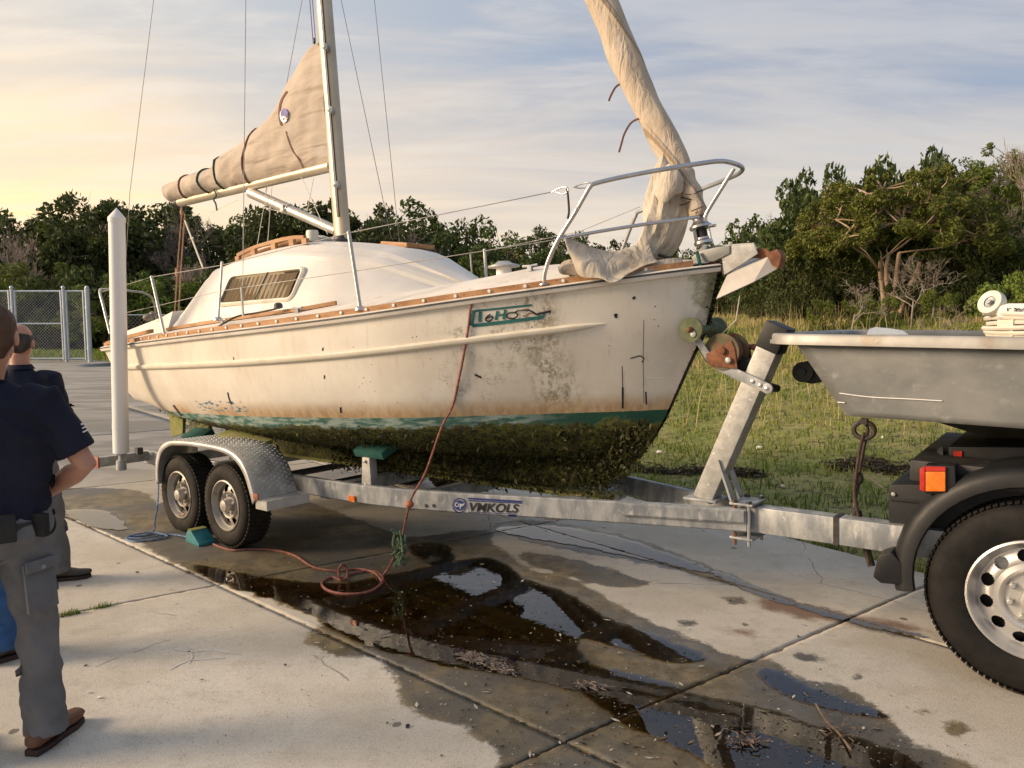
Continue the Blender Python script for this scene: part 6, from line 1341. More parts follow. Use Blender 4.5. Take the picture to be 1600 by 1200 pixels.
# maker's sticker on the near rail
def sticker():
    rail_quad('sticker_back', [(704, 778), (814, 782), (813, 804), (704, 802)], 'decal_white', .0025)
    def seg(p, q, wd, mat, nm, off=.004):
        m = M_(); ribbon(m, [p, q], wd, off, RB, MTi, n=6); return m.build(nm, MAT[mat], trailer)
    seg((731.5, 778.5), (815, 783.5), 2.6, 'decal_blue', 'sticker_bar'); seg((731.5, 781.8), (815, 786), 1.4, 'decal_blue', 'sticker_bar'); seg((732, 802), (807, 805.5), 2.6, 'decal_blue', 'sticker_bar'); seg((731.5, 799.7), (808, 802.8), .9, 'decal_blue', 'sticker_bar')
    m = M_(); ribbon(m, [(718 + 10.2 * math.cos(a), 789.5 + 10.8 * math.sin(a)) for a in [2 * math.pi * k / 16 for k in range(17)]], 1.4, .004, RB, MTi, n=3); m.build('logo_ring', MAT['decal_blue'], trailer)
    pts = [on_rail(718 + 7.6 * math.cos(a), 789.5 + 8 * math.sin(a), .004) for a in [2 * math.pi * k / 20 for k in range(20)]]
    if all(p is not None for p in pts): M_().add(pts, [tuple(range(20))]).build('logo_disc', MAT['decal_blue'], trailer)
    m = M_(); ribbon(m, [(716.5, 786), (713, 785.5), (712, 789), (714, 791.5), (716, 790)], 1.1, .0055, RB, MTi, n=3); ribbon(m, [(720, 787), (717.5, 788), (718, 791), (720.5, 790), (720.5, 787), (719.5, 795)], 1.0, .0055, RB, MTi, n=3); ribbon(m, [(721.5, 791), (722, 787.5), (723.5, 788), (723.5, 790.5), (725, 787), (726.5, 787)], 1.0, .0055, RB, MTi, n=3); m.build('logo_script', MAT['decal_white'], trailer)
    # letters V M K O L S set in a heavy slanted face
    cu = bpy.data.curves.new('letters', 'FONT'); cu.body = 'VMKOLS'; cu.size = 1; cu.shear = .22; cu.offset = .018; cu.space_character = 1.0; co = bpy.data.objects.new('letters_tmp', cu); COL.objects.link(co)
    dg = bpy.context.evaluated_depsgraph_get(); me = bpy.data.meshes.new_from_object(co.evaluated_get(dg)); bpy.data.objects.remove(co)
    bm = bmesh.new(); bm.from_mesh(me); bmesh.ops.triangulate(bm, faces=bm.faces); xs = [v.co.x for v in bm.verts]; ys = [v.co.y for v in bm.verts]; x0, x1, y0, y1 = min(xs), max(xs), min(ys), max(ys)
    for v in bm.verts:
        a = (v.co.x - x0) / (x1 - x0); b = (v.co.y - y0) / (y1 - y0); u = 734 + a * 77; vv = (799.0 + a * 2.2) - b * (14.2 - a * .6); p = on_rail(u, vv, .004); v.co = p if p is not None else Vector((0, 0, 0))
    bm.to_mesh(me); bm.free(); link('sticker_lettering', me, MAT['decal_black'], trailer)
sticker()
# dark strap round the tongue
def loop_strap(x): M_().rings([[Vector((x + a, sy * .056, sz)) for sy, sz in ((-1, .355), (1, .355), (1, .50), (-1, .50))] for a in (-.012, .012)], cap=False).build('tongue_strap', MAT['rope_dark'], trailer)
loop_strap(4.20)

# ------------------------------------------------------------------ truck (rear corner in view)
truck = tag(empty('truck', MV_), 'dark truck seen at its rear corner with black fender and silver wheel', 'truck')
hubp = V(1618, 943, .37)
hubp.z = .432
wheel(truck, hubp, (0, -1, 0), .432, .262, .24, 12, 'tyre', 'rim', 8, .060, .06, (.60, .82), .52)
def flare(yo=-.40, yi=-.10):
    m = M_(); rings = []; r0 = .50
    for k in range(25):
        a = R(192 - k * 8.0); c = hubp + Vector((math.cos(a) * r0 * 1.06, 0, math.sin(a) * r0 * 1.02 + .045)); rd = Vector((math.cos(a), 0, math.sin(a)))
        c2 = Vector((c.x, 0, c.z)); rings.append([c2 + Vector((0, yi, 0)) + rd * .035, c2 + Vector((0, yo + .06, 0)) + rd * .035, c2 + Vector((0, yo + .02, 0)) + rd * .020, c2 + Vector((0, yo, 0)) - rd * .015, c2 + Vector((0, yo, 0)) - rd * .055, c2 + Vector((0, yo + .015, 0)) - rd * .062, c2 + Vector((0, yo + .018, 0)) - rd * .01, c2 + Vector((0, yi, 0)) + rd * .01])
    fl_ = m.rings(rings).build('fender', MAT['black_plastic'], truck, True)
    a = [V(u, v, .40) for u, v in ((1363, 902), (1372, 868), (1392, 862), (1408, 880), (1412, 912), (1396, 914), (1376, 912))]; M_().prism(a, (0, .26, 0)).build('mud_flap', MAT['black_plastic'], fl_, bevel=.012)
flare()
rp = [V(u, v, .24) for u, v in ((1388, 760), (1392, 757), (1600, 757), (1600, 870), (1388, 870))]
M_().prism(rp, (0, .9, 0)).build('rear_valance', MAT['black_plastic'], truck, bevel=.010)
for u, v in ((1396, 772), (1396, 850), (1450, 862)): M_().lathe([(.010, 0), (.010, .005), (.006, .007), (0, .007)], V(u, v, .245), (0, -1, 0), 8).build('valance_screw', MAT['galv_post'], truck)
M_().prism([V(u, v, .25) for u, v in ((1390, 778), (1470, 786), (1470, 790), (1390, 782))], (0, .01, 0)).build('valance_rib', MAT['black_plastic'], truck, bevel=.001)
M_().beam(V(1470, 742, .30), V(1470, 700, -.05), .03, .012, (0, 1, 0)).build('lamp_bracket', MAT['dark_steel'], truck)
M_().tube([V(1385, 880, .10), V(1500, 840, -.2)], .018, 8).build('flap_stay', MAT['dark_steel'], truck, True)
M_().box((6.4, .25, .62), (3.4, .85, .34)).build('chassis', MAT['black_plastic'], truck, bevel=.02); M_().box((6.5, .25, .93), (4.0, 1.1, .10)).build('load_bed', MAT['black'], truck, bevel=.01)
M_().tube([(hubp.x, -.2, hubp.z), (hubp.x, 1.0, hubp.z)], .06, 12).build('axle', MAT['dark_steel'], truck, True)
wheel(truck, (hubp.x, .95, .432), (0, 1, 0), .432, .262, .24, 12, 'tyre', 'rim', 8, .060, .06, (.60, .82), .52)
wheel(truck, (hubp.x + 3.0, hubp.y, .432), (0, -1, 0), .432, .262, .24, 12, 'tyre', 'rim', 8, .060, .06, (.60, .82), .52)
tl = [V(u, v, .40) for u, v in ((1440, 731), (1484, 731), (1484, 770), (1440, 770))]
M_().prism([V(u, v, .385) for u, v in ((1445, 727), (1492, 728), (1494, 772), (1445, 772))], (0, .10, 0)).build('lamp_housing', MAT['black_plastic'], truck, bevel=.006)
M_().prism([V(u, v, .40) for u, v in ((1446, 737), (1477, 737), (1477, 768), (1446, 768))], (0, .018, 0)).build('amber_lens', MAT['orange'], truck, bevel=.004)
M_().prism([V(u, v, .40) for u, v in ((1437, 733), (1445, 729), (1445, 768), (1437, 766))], (0, .06, 0)).build('red_lens', MAT['red_lens'], truck, bevel=.002)
M_().prism([V(u, v, .40) for u, v in ((1446, 729), (1477, 730), (1477, 736), (1446, 736))], (0, .014, 0)).build('red_lens', MAT['red_lens'], truck)
M_().prism([V(u, v, .05) for u, v in ((1482, 698), (1700, 700), (1700, 735), (1482, 728))], (0, .7, 0)).build('rear_beam', MAT['black_plastic'], truck, bevel=.006)
M_().prism([V(u, v, .06) for u, v in ((1490, 705), (1503, 705), (1503, 720), (1490, 720))], (0, .01, 0)).build('side_marker', MAT['red_lens'], truck)
# aluminium boat hull carried on the truck
ah = tag(empty('aluminium_boat', MV_), 'scuffed grey aluminium boat hull with rolled rim lying on the truck', 'boat')
ZR = 1.545; XA = V(1215, 520, .42).x; W0, W1 = .42, -1.02
def punt():
    x0t, x0b = V(1245, 540, .42).x, V(1320, 650, .42).x; zb = V(1320, 650, .42).z; XE = 9.0
    m = M_(); near = [Vector((x0t, -W0, ZR - .03)), Vector((x0b, -W0 + .015, zb)), Vector((XE, -W0 + .015, zb)), Vector((XE, -W0, ZR - .03))]; far = [Vector((p.x, -W1 - (.015 if i in (1, 2) else 0), p.z)) for i, p in enumerate(near)]
    bm = bmesh.new()
    def quad(a, b, c, d, nx, nz):
        vs = [[bm.verts.new((a * (1 - i / nx) + b * (i / nx)) * (1 - j / nz) + (d * (1 - i / nx) + c * (i / nx)) * (j / nz)) for i in range(nx + 1)] for j in range(nz + 1)]
        for j in range(nz + 1):
            for i in range(nx + 1): v = vs[j][i]; v.co.y += .006 * mnoise.noise(Vector((v.co.x * 2.4, v.co.y, v.co.z * 4)))
        for j in range(nz):
            for i in range(nx): bm.faces.new((vs[j][i], vs[j][i + 1], vs[j + 1][i + 1], vs[j + 1][i]))
    quad(near[1], near[2], near[3], near[0], 60, 12); quad(far[2], far[1], far[0], far[3], 60, 12); quad(far[1], near[1], near[0], far[0], 10, 8)
    bmesh.ops.remove_doubles(bm, verts=bm.verts, dist=.001); me = bpy.data.meshes.new('side_panel'); bm.to_mesh(me); bm.free(); so = link('side_panel', me, MAT['alu'], ah, True); s = so.modifiers.new('thickness', 'SOLIDIFY'); s.thickness = .004; s.offset = -1
    yc = -(W0 + W1) / 2; kx = V(1388, 657, .30).x
    b = M_(); b.add([near[1] + Vector((.0, .01, .0)), Vector((XE, -W0 + .03, zb)), Vector((XE, yc, zb - .22)), Vector((kx + .55, yc, zb - .20)), Vector((x0b + .2, yc, zb - .06)), far[1]], [(0, 1, 2, 3, 4)]); b.add([far[1], Vector((XE, -W1, zb)), Vector((XE, yc, zb - .22)), Vector((kx + .55, yc, zb - .20)), Vector((x0b + .2, yc, zb - .06)), near[1]], [(0, 4, 3, 2, 1), (0, 5, 4)])
    b.build('bottom', MAT['dark_alu'] if 'dark_alu' in MAT else MAT['dark_steel'], ah)
    M_().add([near[1] + Vector((.02, .02, .02)), far[1] + Vector((.02, 0, .02)), Vector((XE, -W1, zb + .02)), Vector((XE, -W0 + .02, zb + .02))], [(0, 1, 2, 3)]).build('floor', MAT['alu'], ah)
    # rolled rim following the plan outline
    pth = [(XE, -W0 - .01), (XA + .10, -W0 - .01), (XA + .04, -W0 + .01), (XA, -W0 + .07), (XA - .01, yc), (XA, -W1 - .07), (XA + .04, -W1 - .01), (XA + .10, -W1 + .01), (XE, -W1 + .01)]
    P = [Vector((x, y, ZR)) for x, y in pth]; rings = []
    for i, p in enumerate(P):
        t = (P[min(i + 1, 8)] - P[max(i - 1, 0)]).normalized(); o_ = Vector((-t.y, t.x, 0)); o_ = -o_ if i < 9 else o_
        o_ = Vector((-t.y, t.x, 0)) * -1; rings.append([p + o_ * a + Vector((0, 0, c)) for a, c in ((-.05, -.030), (-.05, .012), (-.042, .022), (.012, .022), (.024, .014), (.028, -.006), (.024, -.026), (.014, -.034))])
    M_().rings(rings).build('rim', MAT['alu_rim'], ah, True)
    M_().box((XA + .06, yc, ZR - .02), (.24, 1.3, .02)).build('bow_deck', MAT['alu'], ah)
    m = M_(); AB = BVHTree.FromPolygons([near[0] + Vector((0, -.002, 0)), near[1] + Vector((0, -.002, 0)), near[2], near[3]], [(0, 1, 2, 3)]); ribbon(m, [(1312, 614), (1360, 620), (1420, 623), (1472, 626)], 1.4, .006, AB, MVi); ribbon(m, [(1309, 628), (1320, 629)], 1.6, .006, AB, MVi, n=3); m.build('scratch_marks', MAT['white'], ah)
MAT['dark_alu'] = simple('dark_mossy_aluminium', (0.025, 0.026, 0.022), (0.05, 0.05, 0.042), .7, .1, 4)
MAT['olive_rubber'] = simple('olive_rubber', (0.055, 0.07, 0.03), (0.11, 0.13, 0.06), .7, 0, 20); MAT['strap_red'] = simple('worn_red_webbing', (0.06, 0.02, 0.018), (0.14, 0.04, 0.03), .8, 0, 20)
for o_, mk_ in ((bo_, 'olive_rubber'),): o_.data.materials[0] = MAT[mk_]
punt()
bkt = V(1256, 581, .02); bp = M_().prism([V(1250, 566, .02), V(1272, 562, .02), V(1284, 597, .02), V(1268, 600, .02), V(1254, 597, .02)], (0, .10, 0)).build('roller_bracket', MAT['black_plastic'], ah, bevel=.004)
M_().lathe([(.012, -.02), (.055, -.015), (.055, .09), (.012, .095)], bkt + Vector((-.0, -.01, 0)), (0, 1, 0), 24, True).lathe([(.022, -.03), (.022, -.01)], bkt + Vector((0, -.01, 0)), (0, 1, 0), 14, True).build('roller', MAT['black'], bp, True)
ey = V(1350, 672, .18); M_().tube([ey + Vector((.048 * math.cos(a), .0, .042 * math.sin(a))) for a in [2 * math.pi * k / 20 for k in range(20)]], .0125, 8, True).box(ey + Vector((0, 0, .045)), (.03, .03, .03)).build('eye_bolt', MAT['dark_iron'] if 'dark_iron' in MAT else MAT['rope_dark'], ah, True)
hs = tag(empty('hanging_strap', MV_), 'dark twisted strap and hook hanging from the eye under the aluminium hull to the tongue', 'strap')
sp = [V(u, v, .16) for u, v in ((1352, 660), (1356, 672), (1352, 690), (1343, 735), (1340, 765), (1334, 790), (1340, 805))]
M_().tube(cr([tuple(p) for p in sp], 6), .0085, 7).build('strap_cord', MAT['strap_brown'] if 'strap_brown' in MAT else MAT['rope_dark'], hs, True)
sp2 = [V(u, v, .19) for u, v in ((1350, 676), (1344, 700), (1338, 740), (1335, 770), (1340, 800), (1352, 850), (1358, 882))]
M_().tube(cr([tuple(p) for p in sp2], 6), .0085, 7).build('strap_cord', MAT['strap_brown'] if 'strap_brown' in MAT else MAT['rope_dark'], hs, True)
M_().sphere(V(1340, 748, .17), (.03, .02, .035), 10, 6).sphere(V(1337, 800, .17), (.02, .02, .03), 8, 6).build('strap_knot', MAT['rope_dark'], hs, True)
M_().prism([V(u, v, .17) for u, v in ((1332, 800), (1345, 798), (1362, 868), (1367, 884), (1356, 886))], (0, .012, 0)).build('webbing_tail', MAT['rope_dark'], hs)
M_().tube(cr([tuple(V(u, v, .17)) for u, v in ((1314, 815), (1322, 808), (1332, 800), (1344, 742), (1380, 762))], 4), .003, 4).build('thin_cord', MAT['weed'], hs, True)
# load lying in the aluminium hull
hose = tag(empty('hose_coil', MV_), 'thick coil of off white hose lying in the aluminium hull', 'hose')
hm = M_(); hc = V(1640, 508, -.25)
for k in range(8):
    for j in range(2):
        zz = ZR - .03 + k * .021; rr_ = .25 + .010 * math.sin(k * 2.1) - j * .03; hm.tube([hc * 1.0 + Vector((rr_ * math.cos(a) * 1.05, rr_ * math.sin(a), zz - hc.z + .006 * math.sin(2 * a + k))) for a in [2 * math.pi * q / 40 for q in range(40)]], .0115, 7, True)
hm.build('hose_turns', MAT['hose_white'] if 'hose_white' in MAT else MAT['cream'], hose, True)
for a in (2.6, 4.0): M_().box(hc + Vector((.25 * math.cos(a), .25 * math.sin(a), ZR + .045 - hc.z)), (.012, .09, .19), Matrix.Rotation(a, 3, 'Z')).build('hose_tie', MAT['cream'], hose)
wt = tag(empty('roller_wheel', MV_), 'white plastic wheel lying on the hose coil at the right edge', 'wheel')
wq = V(1550, 474, -.1); M_().lathe([(.030, -.018), (.058, -.022), (.062, -.012), (.062, .012), (.058, .022), (.030, .018)], wq, Vector((-.45, -.75, .35)), 26).build('plastic_tyre', MAT['cream'], wt, True); M_().lathe([(.031, -.012), (.012, -.006), (.012, -.03), (0, -.03)], wq, Vector((.45, .75, -.35)), 16).build('plastic_hub', MAT['galv'], wt, True)
bx = tag(empty('plastic_jug', MV_), 'white plastic container with black handwriting at the right edge', 'container')
ba = [V(u, v, -.05) for u, v in ((1558, 486), (1562, 478), (1575, 474), (1760, 474), (1760, 500), (1558, 497))]; M_().prism(ba, (0, .16, 0)).build('jug_body', MAT['white'], bx, bevel=.010)
JB = BVHTree.FromPolygons([p + Vector((0, -.001, 0)) for p in ba], [tuple(range(6))]); m = M_()
for st_ in ([(1574, 481), (1575, 489)], [(1579, 481), (1575, 485), (1580, 488)], [(1584, 482), (1588, 482), (1587, 488), (1583, 488)], [(1589, 484), (1593, 482), (1594, 489)], [(1595, 486), (1600, 482), (1601, 488)]): ribbon(m, st_, 1.6, .004, JB, MVi, n=3)
m.build('handwriting', MAT['decal_black'], bx)
bag = tag(empty('folded_tarp', MV_), 'pale blue folded tarp showing over the rim of the aluminium hull', 'tarp')
fa = [[V(u, v - 0, w) for u, v in ((1354, 523), (1358, 514), (1368, 511), (1390, 513), (1410, 516), (1420, 523))] for w in (.30, .05, -.2)]; M_().rings(fa, closed=True).build('tarp_fold', MAT['tarp'] if 'tarp' in MAT else MAT['decal_white'], bag, True)

# ------------------------------------------------------------------ ropes, chock, float
WORLD_ = None
def world_rope(name, pts, r, mat, label, cat, n=7):
    o = M_().tube(cr(pts, n), r, 7).build(name, MAT[mat], None, True); tag(o, label, cat); return o
def BW(u, v, w): return MB_ @ B(u, v, w)
def TW(u, v, w): return MT_ @ T(u, v, w)
hp = [MB_ @ on_hull(u, v, .012) for u, v in ((738, 474), (733, 510), (726, 550), (718, 590), (708, 632))]
redp = [BW(800, 434, .1), BW(786, 436, .30), BW(762, 446, .52), BW(748, 459, .70)] + hp + [TW(690, 668, .78), TW(665, 738, .80), TW(646, 772, .80), TW(640, 788, .80), TW(634, 812, .80), TW(629, 836, .80)]
world_rope('mooring_rope', [tuple(p) for p in redp], .0075, 'rope_red', 'thin red rope running down the hull from the foredeck to the green tangle', 'rope')
fo = M_().sphere(TW(640, 788, .83), (.028, .028, .024), 12, 8).build('rope_float', MAT['float'] if 'float' in MAT else MAT['orange'], None, True); tag(fo, 'small orange float on the red rope in front of the trailer rail', 'float')
tg = M_(); c0 = TW(624, 850, .80); rr2 = random.Random(4)
for k in range(16):
    c = c0 + Vector((rr2.uniform(-.03, .03), rr2.uniform(-.03, .03), rr2.uniform(-.11, .07))); pts = [c + Vector((rr2.gauss(0, .022), rr2.gauss(0, .02), rr2.gauss(0, .035))) for _ in range(5)]; tg.tube(cr([tuple(p) for p in pts], 4), .0065, 5)
tag(tg.build('rope_tangle', MAT['rope_green'], None, True), 'knotted tangle of green rope hanging on the red rope', 'rope')
g = lambda u, v, z=.008: tuple(G(u, v, z))
world_rope('ground_rope', [tuple(TW(617, 868, .80)), g(607, 888, .06), g(598, 900), g(596, 912), g(575, 925), g(540, 928), g(512, 922), g(503, 911), g(518, 902), g(532, 906), g(543, 900, .03), g(541, 886, .09), g(534, 883, .11), g(529, 892, .07), g(533, 904, .02), g(548, 897), g(580, 892), g(596, 900, .015), g(597, 908, .015), g(585, 895, .015), g(560, 889), g(525, 892), g(490, 886), g(460, 868), g(430, 860), g(395, 858), g(365, 860), g(345, 855), g(333, 850)], .0078, 'rope_red', 'reddish rope looping over the wet concrete from the tangle to the trailer wheel', 'rope')
ck = tag(empty('wheel_chock', loc=tuple(G(312, 848)), rz=R(-42)), 'teal wheel chock wedged behind the front trailer wheel', 'chock')
M_().add([(-.11, -.055, 0), (.10, -.055, 0), (.10, .07, 0), (-.11, .07, 0), (-.11, -.055, .035), (-.075, -.055, .09), (-.02, -.055, .095), (.10, -.055, .02), (-.11, .07, .035), (-.075, .07, .09), (-.02, .07, .095), (.10, .07, .02)], [(0, 3, 2, 1), (0, 1, 7, 6, 5, 4), (3, 8, 9, 10, 11, 2), (0, 4, 8, 3), (4, 5, 9, 8), (5, 6, 10, 9), (6, 7, 11, 10), (7, 1, 2, 11)]).build('chock_block', MAT['chock_teal'] if 'chock_teal' in MAT else MAT['teal'], ck, bevel=.006)
M_().box((-.045, .008, .096), (.06, .118, .006)).build('chock_grip', MAT['moss_wood'], ck)
world_rope('blue_rope', [tuple(TW(248, 752, 1.2)), g(246, 790, .22), g(242, 812, .10), g(241, 828, .02), g(230, 836), g(205, 838), g(198, 842), g(212, 846), g(245, 843), g(262, 838), g(240, 832, .015), g(212, 835, .015), g(200, 840), g(225, 841, .015), g(255, 836), g(275, 836), g(298, 840, .03)], .006, 'rope_blue', 'thin blue rope coiled on the wet ground beside the rear trailer wheel', 'rope', 6)
MAT['chock_teal'] = simple('dusty_teal_plastic', (0.01, 0.13, 0.15), (0.03, 0.19, 0.21), .6, 0, 10); bpy.data.objects['chock_block'].data.materials[0] = MAT['chock_teal']

# ------------------------------------------------------------------ people
def blend(m, name, mat, parent, vox=.010, it=6, fold=0.0, fseed=0.0, fscale=9.0):
    """fuse overlapping volumes into one continuous surface"""
    me = m.mesh(name); o = link(name, me, mat, parent); r = o.modifiers.new('r', 'REMESH'); r.mode = 'VOXEL'; r.voxel_size = vox; s = o.modifiers.new('s', 'SMOOTH'); s.factor = .6; s.iterations = it
    dg = bpy.context.evaluated_depsgraph_get(); dg.update(); ne = bpy.data.meshes.new_from_object(o.evaluated_get(dg)); o.modifiers.clear(); o.data = ne; bpy.data.meshes.remove(me)
    ne.name = name
    if not ne.materials: ne.materials.append(mat)
    if fold:
        ne.update(); 
        for v in ne.vertices:
            q = v.co; f = .6 * mnoise.noise(Vector((q.x * fscale, q.y * fscale, q.z * fscale * 1.4 + fseed))) + .55 * (1 - abs(mnoise.noise(Vector((q.x * 6 + fseed, q.y * 6, q.z * 11 + q.x * 10 - q.y * 5)))) * 2.6) - .35 if abs(fold) > .01 else mnoise.noise(q * fscale); v.co = q + v.normal * f * fold
    ne.polygons.foreach_set('use_smooth', [True] * len(ne.polygons)); return o
def ell(c, rx, ry, ang=0.0, n=20, tilt=None):
    c = Vector(c); return [c + Vector((rx * math.cos(t) * math.cos(ang) - ry * math.sin(t) * math.sin(ang), rx * math.cos(t) * math.sin(ang) + ry * math.sin(t) * math.cos(ang), 0)) for t in [2 * math.pi * j / n for j in range(n)]]
def person(name, x, y, rz, H, label, shirt, trousers, hair, boot, feet, bald=False, collar=False, elbow=((.33, .02, 1.10), (-.33, .02, 1.10)), hand=((.12, .28, 1.05), (-.10, .28, 1.03)), head_dx=0.0, wide=1.0, extras=None):
    k = H / 1.75; root = empty(name, loc=(x, y, 0), rz=rz); root.scale = (k, k, k); tag(root, label, 'person')
    W = wide; Hc = Vector((head_dx, .035, 1.635))
    body = M_()
    body.rings([ell((0, .0, 1.40), .075, .065), ell((0, .008, 1.46), .062, .060), ell((head_dx * .4, .015, 1.50), .058, .060), ell((head_dx * .8, .025, 1.56), .060, .066)])
    body.sphere(Hc + Vector((0, -.008, .022)), (.077, .097, .100), 20, 14); body.sphere(Hc + Vector((0, .040, -.048)), (.055, .055, .062), 16, 10); body.sphere(Hc + Vector((0, .060, -.085)), (.032, .030, .028), 12, 8)
    body.tube([Hc + Vector((0, .085, .02)), Hc + Vector((0, .112, -.022))], [.010, .016], 8); body.sphere(Hc + Vector((0, .095, -.062)), (.024, .012, .010), 10, 6)
    for s in (1, -1):
        body.sphere(Hc + Vector((s * .080, -.005, -.012)), (.010, .020, .032), 10, 8); body.sphere(Hc + Vector((s * .030, .082, .012)), (.020, .012, .012), 8, 6)
        sh = Vector((s * .165 * W, 0, 1.385)); e = Vector(elbow[0 if s > 0 else 1]); h = Vector(hand[0 if s > 0 else 1])
        body.tube([sh, sh.lerp(e, .5), e, e.lerp(h, .25), e.lerp(h, .8), h], [.050, .047, .042, .045, .031, .027], 14)
        d = (h - e).normalized(); sdv = Vector((0, 0, 1)) if abs(d.z) < .7 else Vector((1, 0, 0)); lat = d.cross(sdv).normalized(); up_ = lat.cross(d).normalized()
        body.tube([h - d * .01, h + d * .045, h + d * .085], [.026, .036, .034], 10)
        for f, (off, ln) in enumerate(((.027, .062), (.009, .072), (-.009, .068), (-.026, .054))):
            b = h + d * .085 + up_ * off; body.tube([b - d * .02, b + d * ln * .5 + lat * .006 * s, b + d * ln * .8 + lat * .022 * s, b + d * ln * .85 + lat * .036 * s], [.0095, .009, .008, .007], 7)
        b = h + d * .025 + up_ * .03; body.tube([b, b + d * .03 + up_ * .022, b + d * .06 + up_ * .020 + lat * .015 * s], [.012, .011, .009], 7)
    bo = blend(body, 'body', MAT['skin'], root, .0075, 4)
    for s in (1, -1): M_().sphere(Hc + Vector((s * .030, .089, .014)), (.011, .006, .006), 10, 6).build('eye', MAT['eye'] if 'eye' in MAT else MAT['white'], root, True)
    # hair
    hm = M_()
    if bald:
        nu, nv = 90, 50; vs = []; fs = []; ok = []
        for i in range(nv + 1):
            th = math.pi * (.22 + .70 * i / nv)
            for j in range(nu + 1):
                ph = R(150) + R(240) * j / nu; d = Vector((math.sin(th) * math.cos(ph), math.sin(th) * math.sin(ph), math.cos(th))); vs.append(Hc + Vector((0, -.008, .022)) + Vector((d.x * .0805, d.y * .1005, d.z * .103))); e = abs(j / nu - .5) * 2
                jn = .10 * mnoise.noise(d * 9); ok.append(d.z < .50 - .30 * e + jn and d.z > -.97 + .75 * e ** 2 + jn and e < .90 + jn)
        for i in range(nv):
            for j in range(nu):
                q = (i * (nu + 1) + j, i * (nu + 1) + j + 1, (i + 1) * (nu + 1) + j + 1, (i + 1) * (nu + 1) + j)
                if all(ok[k_] for k_ in q): fs.append(q)
        hm.add(vs, fs)
    else:
        hm.sphere(Hc + Vector((0, -.014, .032)), (.083, .102, .100), 20, 14); hm.rings([ell(Hc + Vector((0, -.050, -.085)), .045, .030), ell(Hc + Vector((0, -.030, -.03)), .078, .070), ell(Hc + Vector((0, -.022, .03)), .082, .085)])
    ho = blend(hm, 'hair', MAT[hair], root, .007, 2, .004, 1.0, 40) if not bald else hm.build('hair', MAT[hair], root, True)
    # shirt
    sh_ = M_(); sh_.rings([ell((0, .0, .86), .180 * W, .135), ell((0, .005, .92), .178 * W, .132), ell((0, .01, 1.02), .172 * W, .128), ell((0, .01, 1.15), .185 * W, .132), ell((0, .0, 1.28), .205 * W, .128), ell((0, -.005, 1.37), .205 * W, .112), ell((0, -.002, 1.425), .145 * W, .088), ell((0, .0, 1.462), .078, .074)])
    for s in (1, -1):
        s0 = Vector((s * .165 * W, -.002, 1.385)); e = Vector(elbow[0 if s > 0 else 1]); q = s0.lerp(e, .80); sh_.tube([s0 - Vector((s * .06, 0, -.0)), s0, s0.lerp(e, .4), q], [.074, .080, .074, .078], 16)
    so = blend(sh_, 'shirt', MAT[shirt], root, .010, 5, .020, x, 5)
    if collar: M_().rings([[Vector((.072 * math.cos(t), .012 + .068 * math.sin(t), 1.452)) for t in [2 * math.pi * j / 24 for j in range(24)]], [Vector((.066 * math.cos(t), .016 + .064 * math.sin(t), 1.492)) for t in [2 * math.pi * j / 24 for j in range(24)]], [Vector((.088 * math.cos(t), .010 + .084 * math.sin(t), 1.462)) for t in [2 * math.pi * j / 24 for j in range(24)]]], cap=False).build('collar', MAT[shirt], so, True)
    else: M_().tube([Vector((.074 * math.cos(t), .006 + .070 * math.sin(t), 1.462 - .010 * math.sin(t))) for t in [2 * math.pi * j / 28 for j in range(28)]], .007, 6, True).build('neckband', MAT[shirt], so, True)
    # trousers
    tr = M_(); tr.rings([ell((0, .0, .80), .165 * W, .125), ell((0, -.01, .88), .178 * W, .135), ell((0, 0, .96), .170 * W, .125), ell((0, 0, 1.0), .162 * W, .12)])
    for s, (fx, fy, fr) in zip((1, -1), feet):
        hp_ = Vector((s * .088 * W, -.005, .86)); kn = Vector((hp_.x * .45 + fx * .55, fy * .5 + .035, .49)); an = Vector((fx, fy, .055))
        tr.tube([hp_, hp_.lerp(kn, .35), hp_.lerp(kn, .8), kn, kn.lerp(an, .45), kn.lerp(an, .85), an], [.100, .098, .083, .079, .076, .078, .080], 16)
    to = blend(tr, 'trousers', MAT[trousers], root, .009, 4, .018, x + 3, 6)
    for s, (fx, fy, fr) in zip((1, -1), feet):
        rot = Matrix.Rotation(fr, 3, 'Z'); f0 = Vector((fx, fy, 0)); rg = []
        for yy, wd, h, z0 in ((-.085, .026, .035, .02), (-.07, .038, .07, .008), (-.03, .042, .085, .004), (.02, .043, .088, .004), (.07, .045, .066, .004), (.12, .050, .050, .004), (.16, .047, .044, .006), (.19, .034, .034, .012), (.20, .016, .02, .02)):
            rg.append([f0 + rot @ Vector((wd * math.cos(t), yy, z0 + h / 2 + .012 + h / 2 * math.sin(t) * (1 if math.sin(t) > 0 else .8))) for t in [2 * math.pi * j / 16 for j in range(16)]])
        so_ = M_().rings(rg).build('shoe', MAT[boot], root, True)
        sl = [f0 + rot @ Vector(q) for q in ((-.028, -.086, 0), (.028, -.086, 0), (.041, -.02, 0), (.041, .05, 0), (.051, .12, 0), (.040, .178, 0), (0, .198, 0), (-.040, .178, 0), (-.050, .12, 0), (-.041, .05, 0), (-.041, -.02, 0))]; M_().prism(sl, (0, 0, .024)).build('sole', MAT['sole'], so_, bevel=.003)
    return root, so, to
MAT['eye'] = simple('eye_white', (0.6, 0.58, 0.55), None, .2)
G3 = lambda u, v: G(u, v)
p1x, p1y = -1.935, 2.80
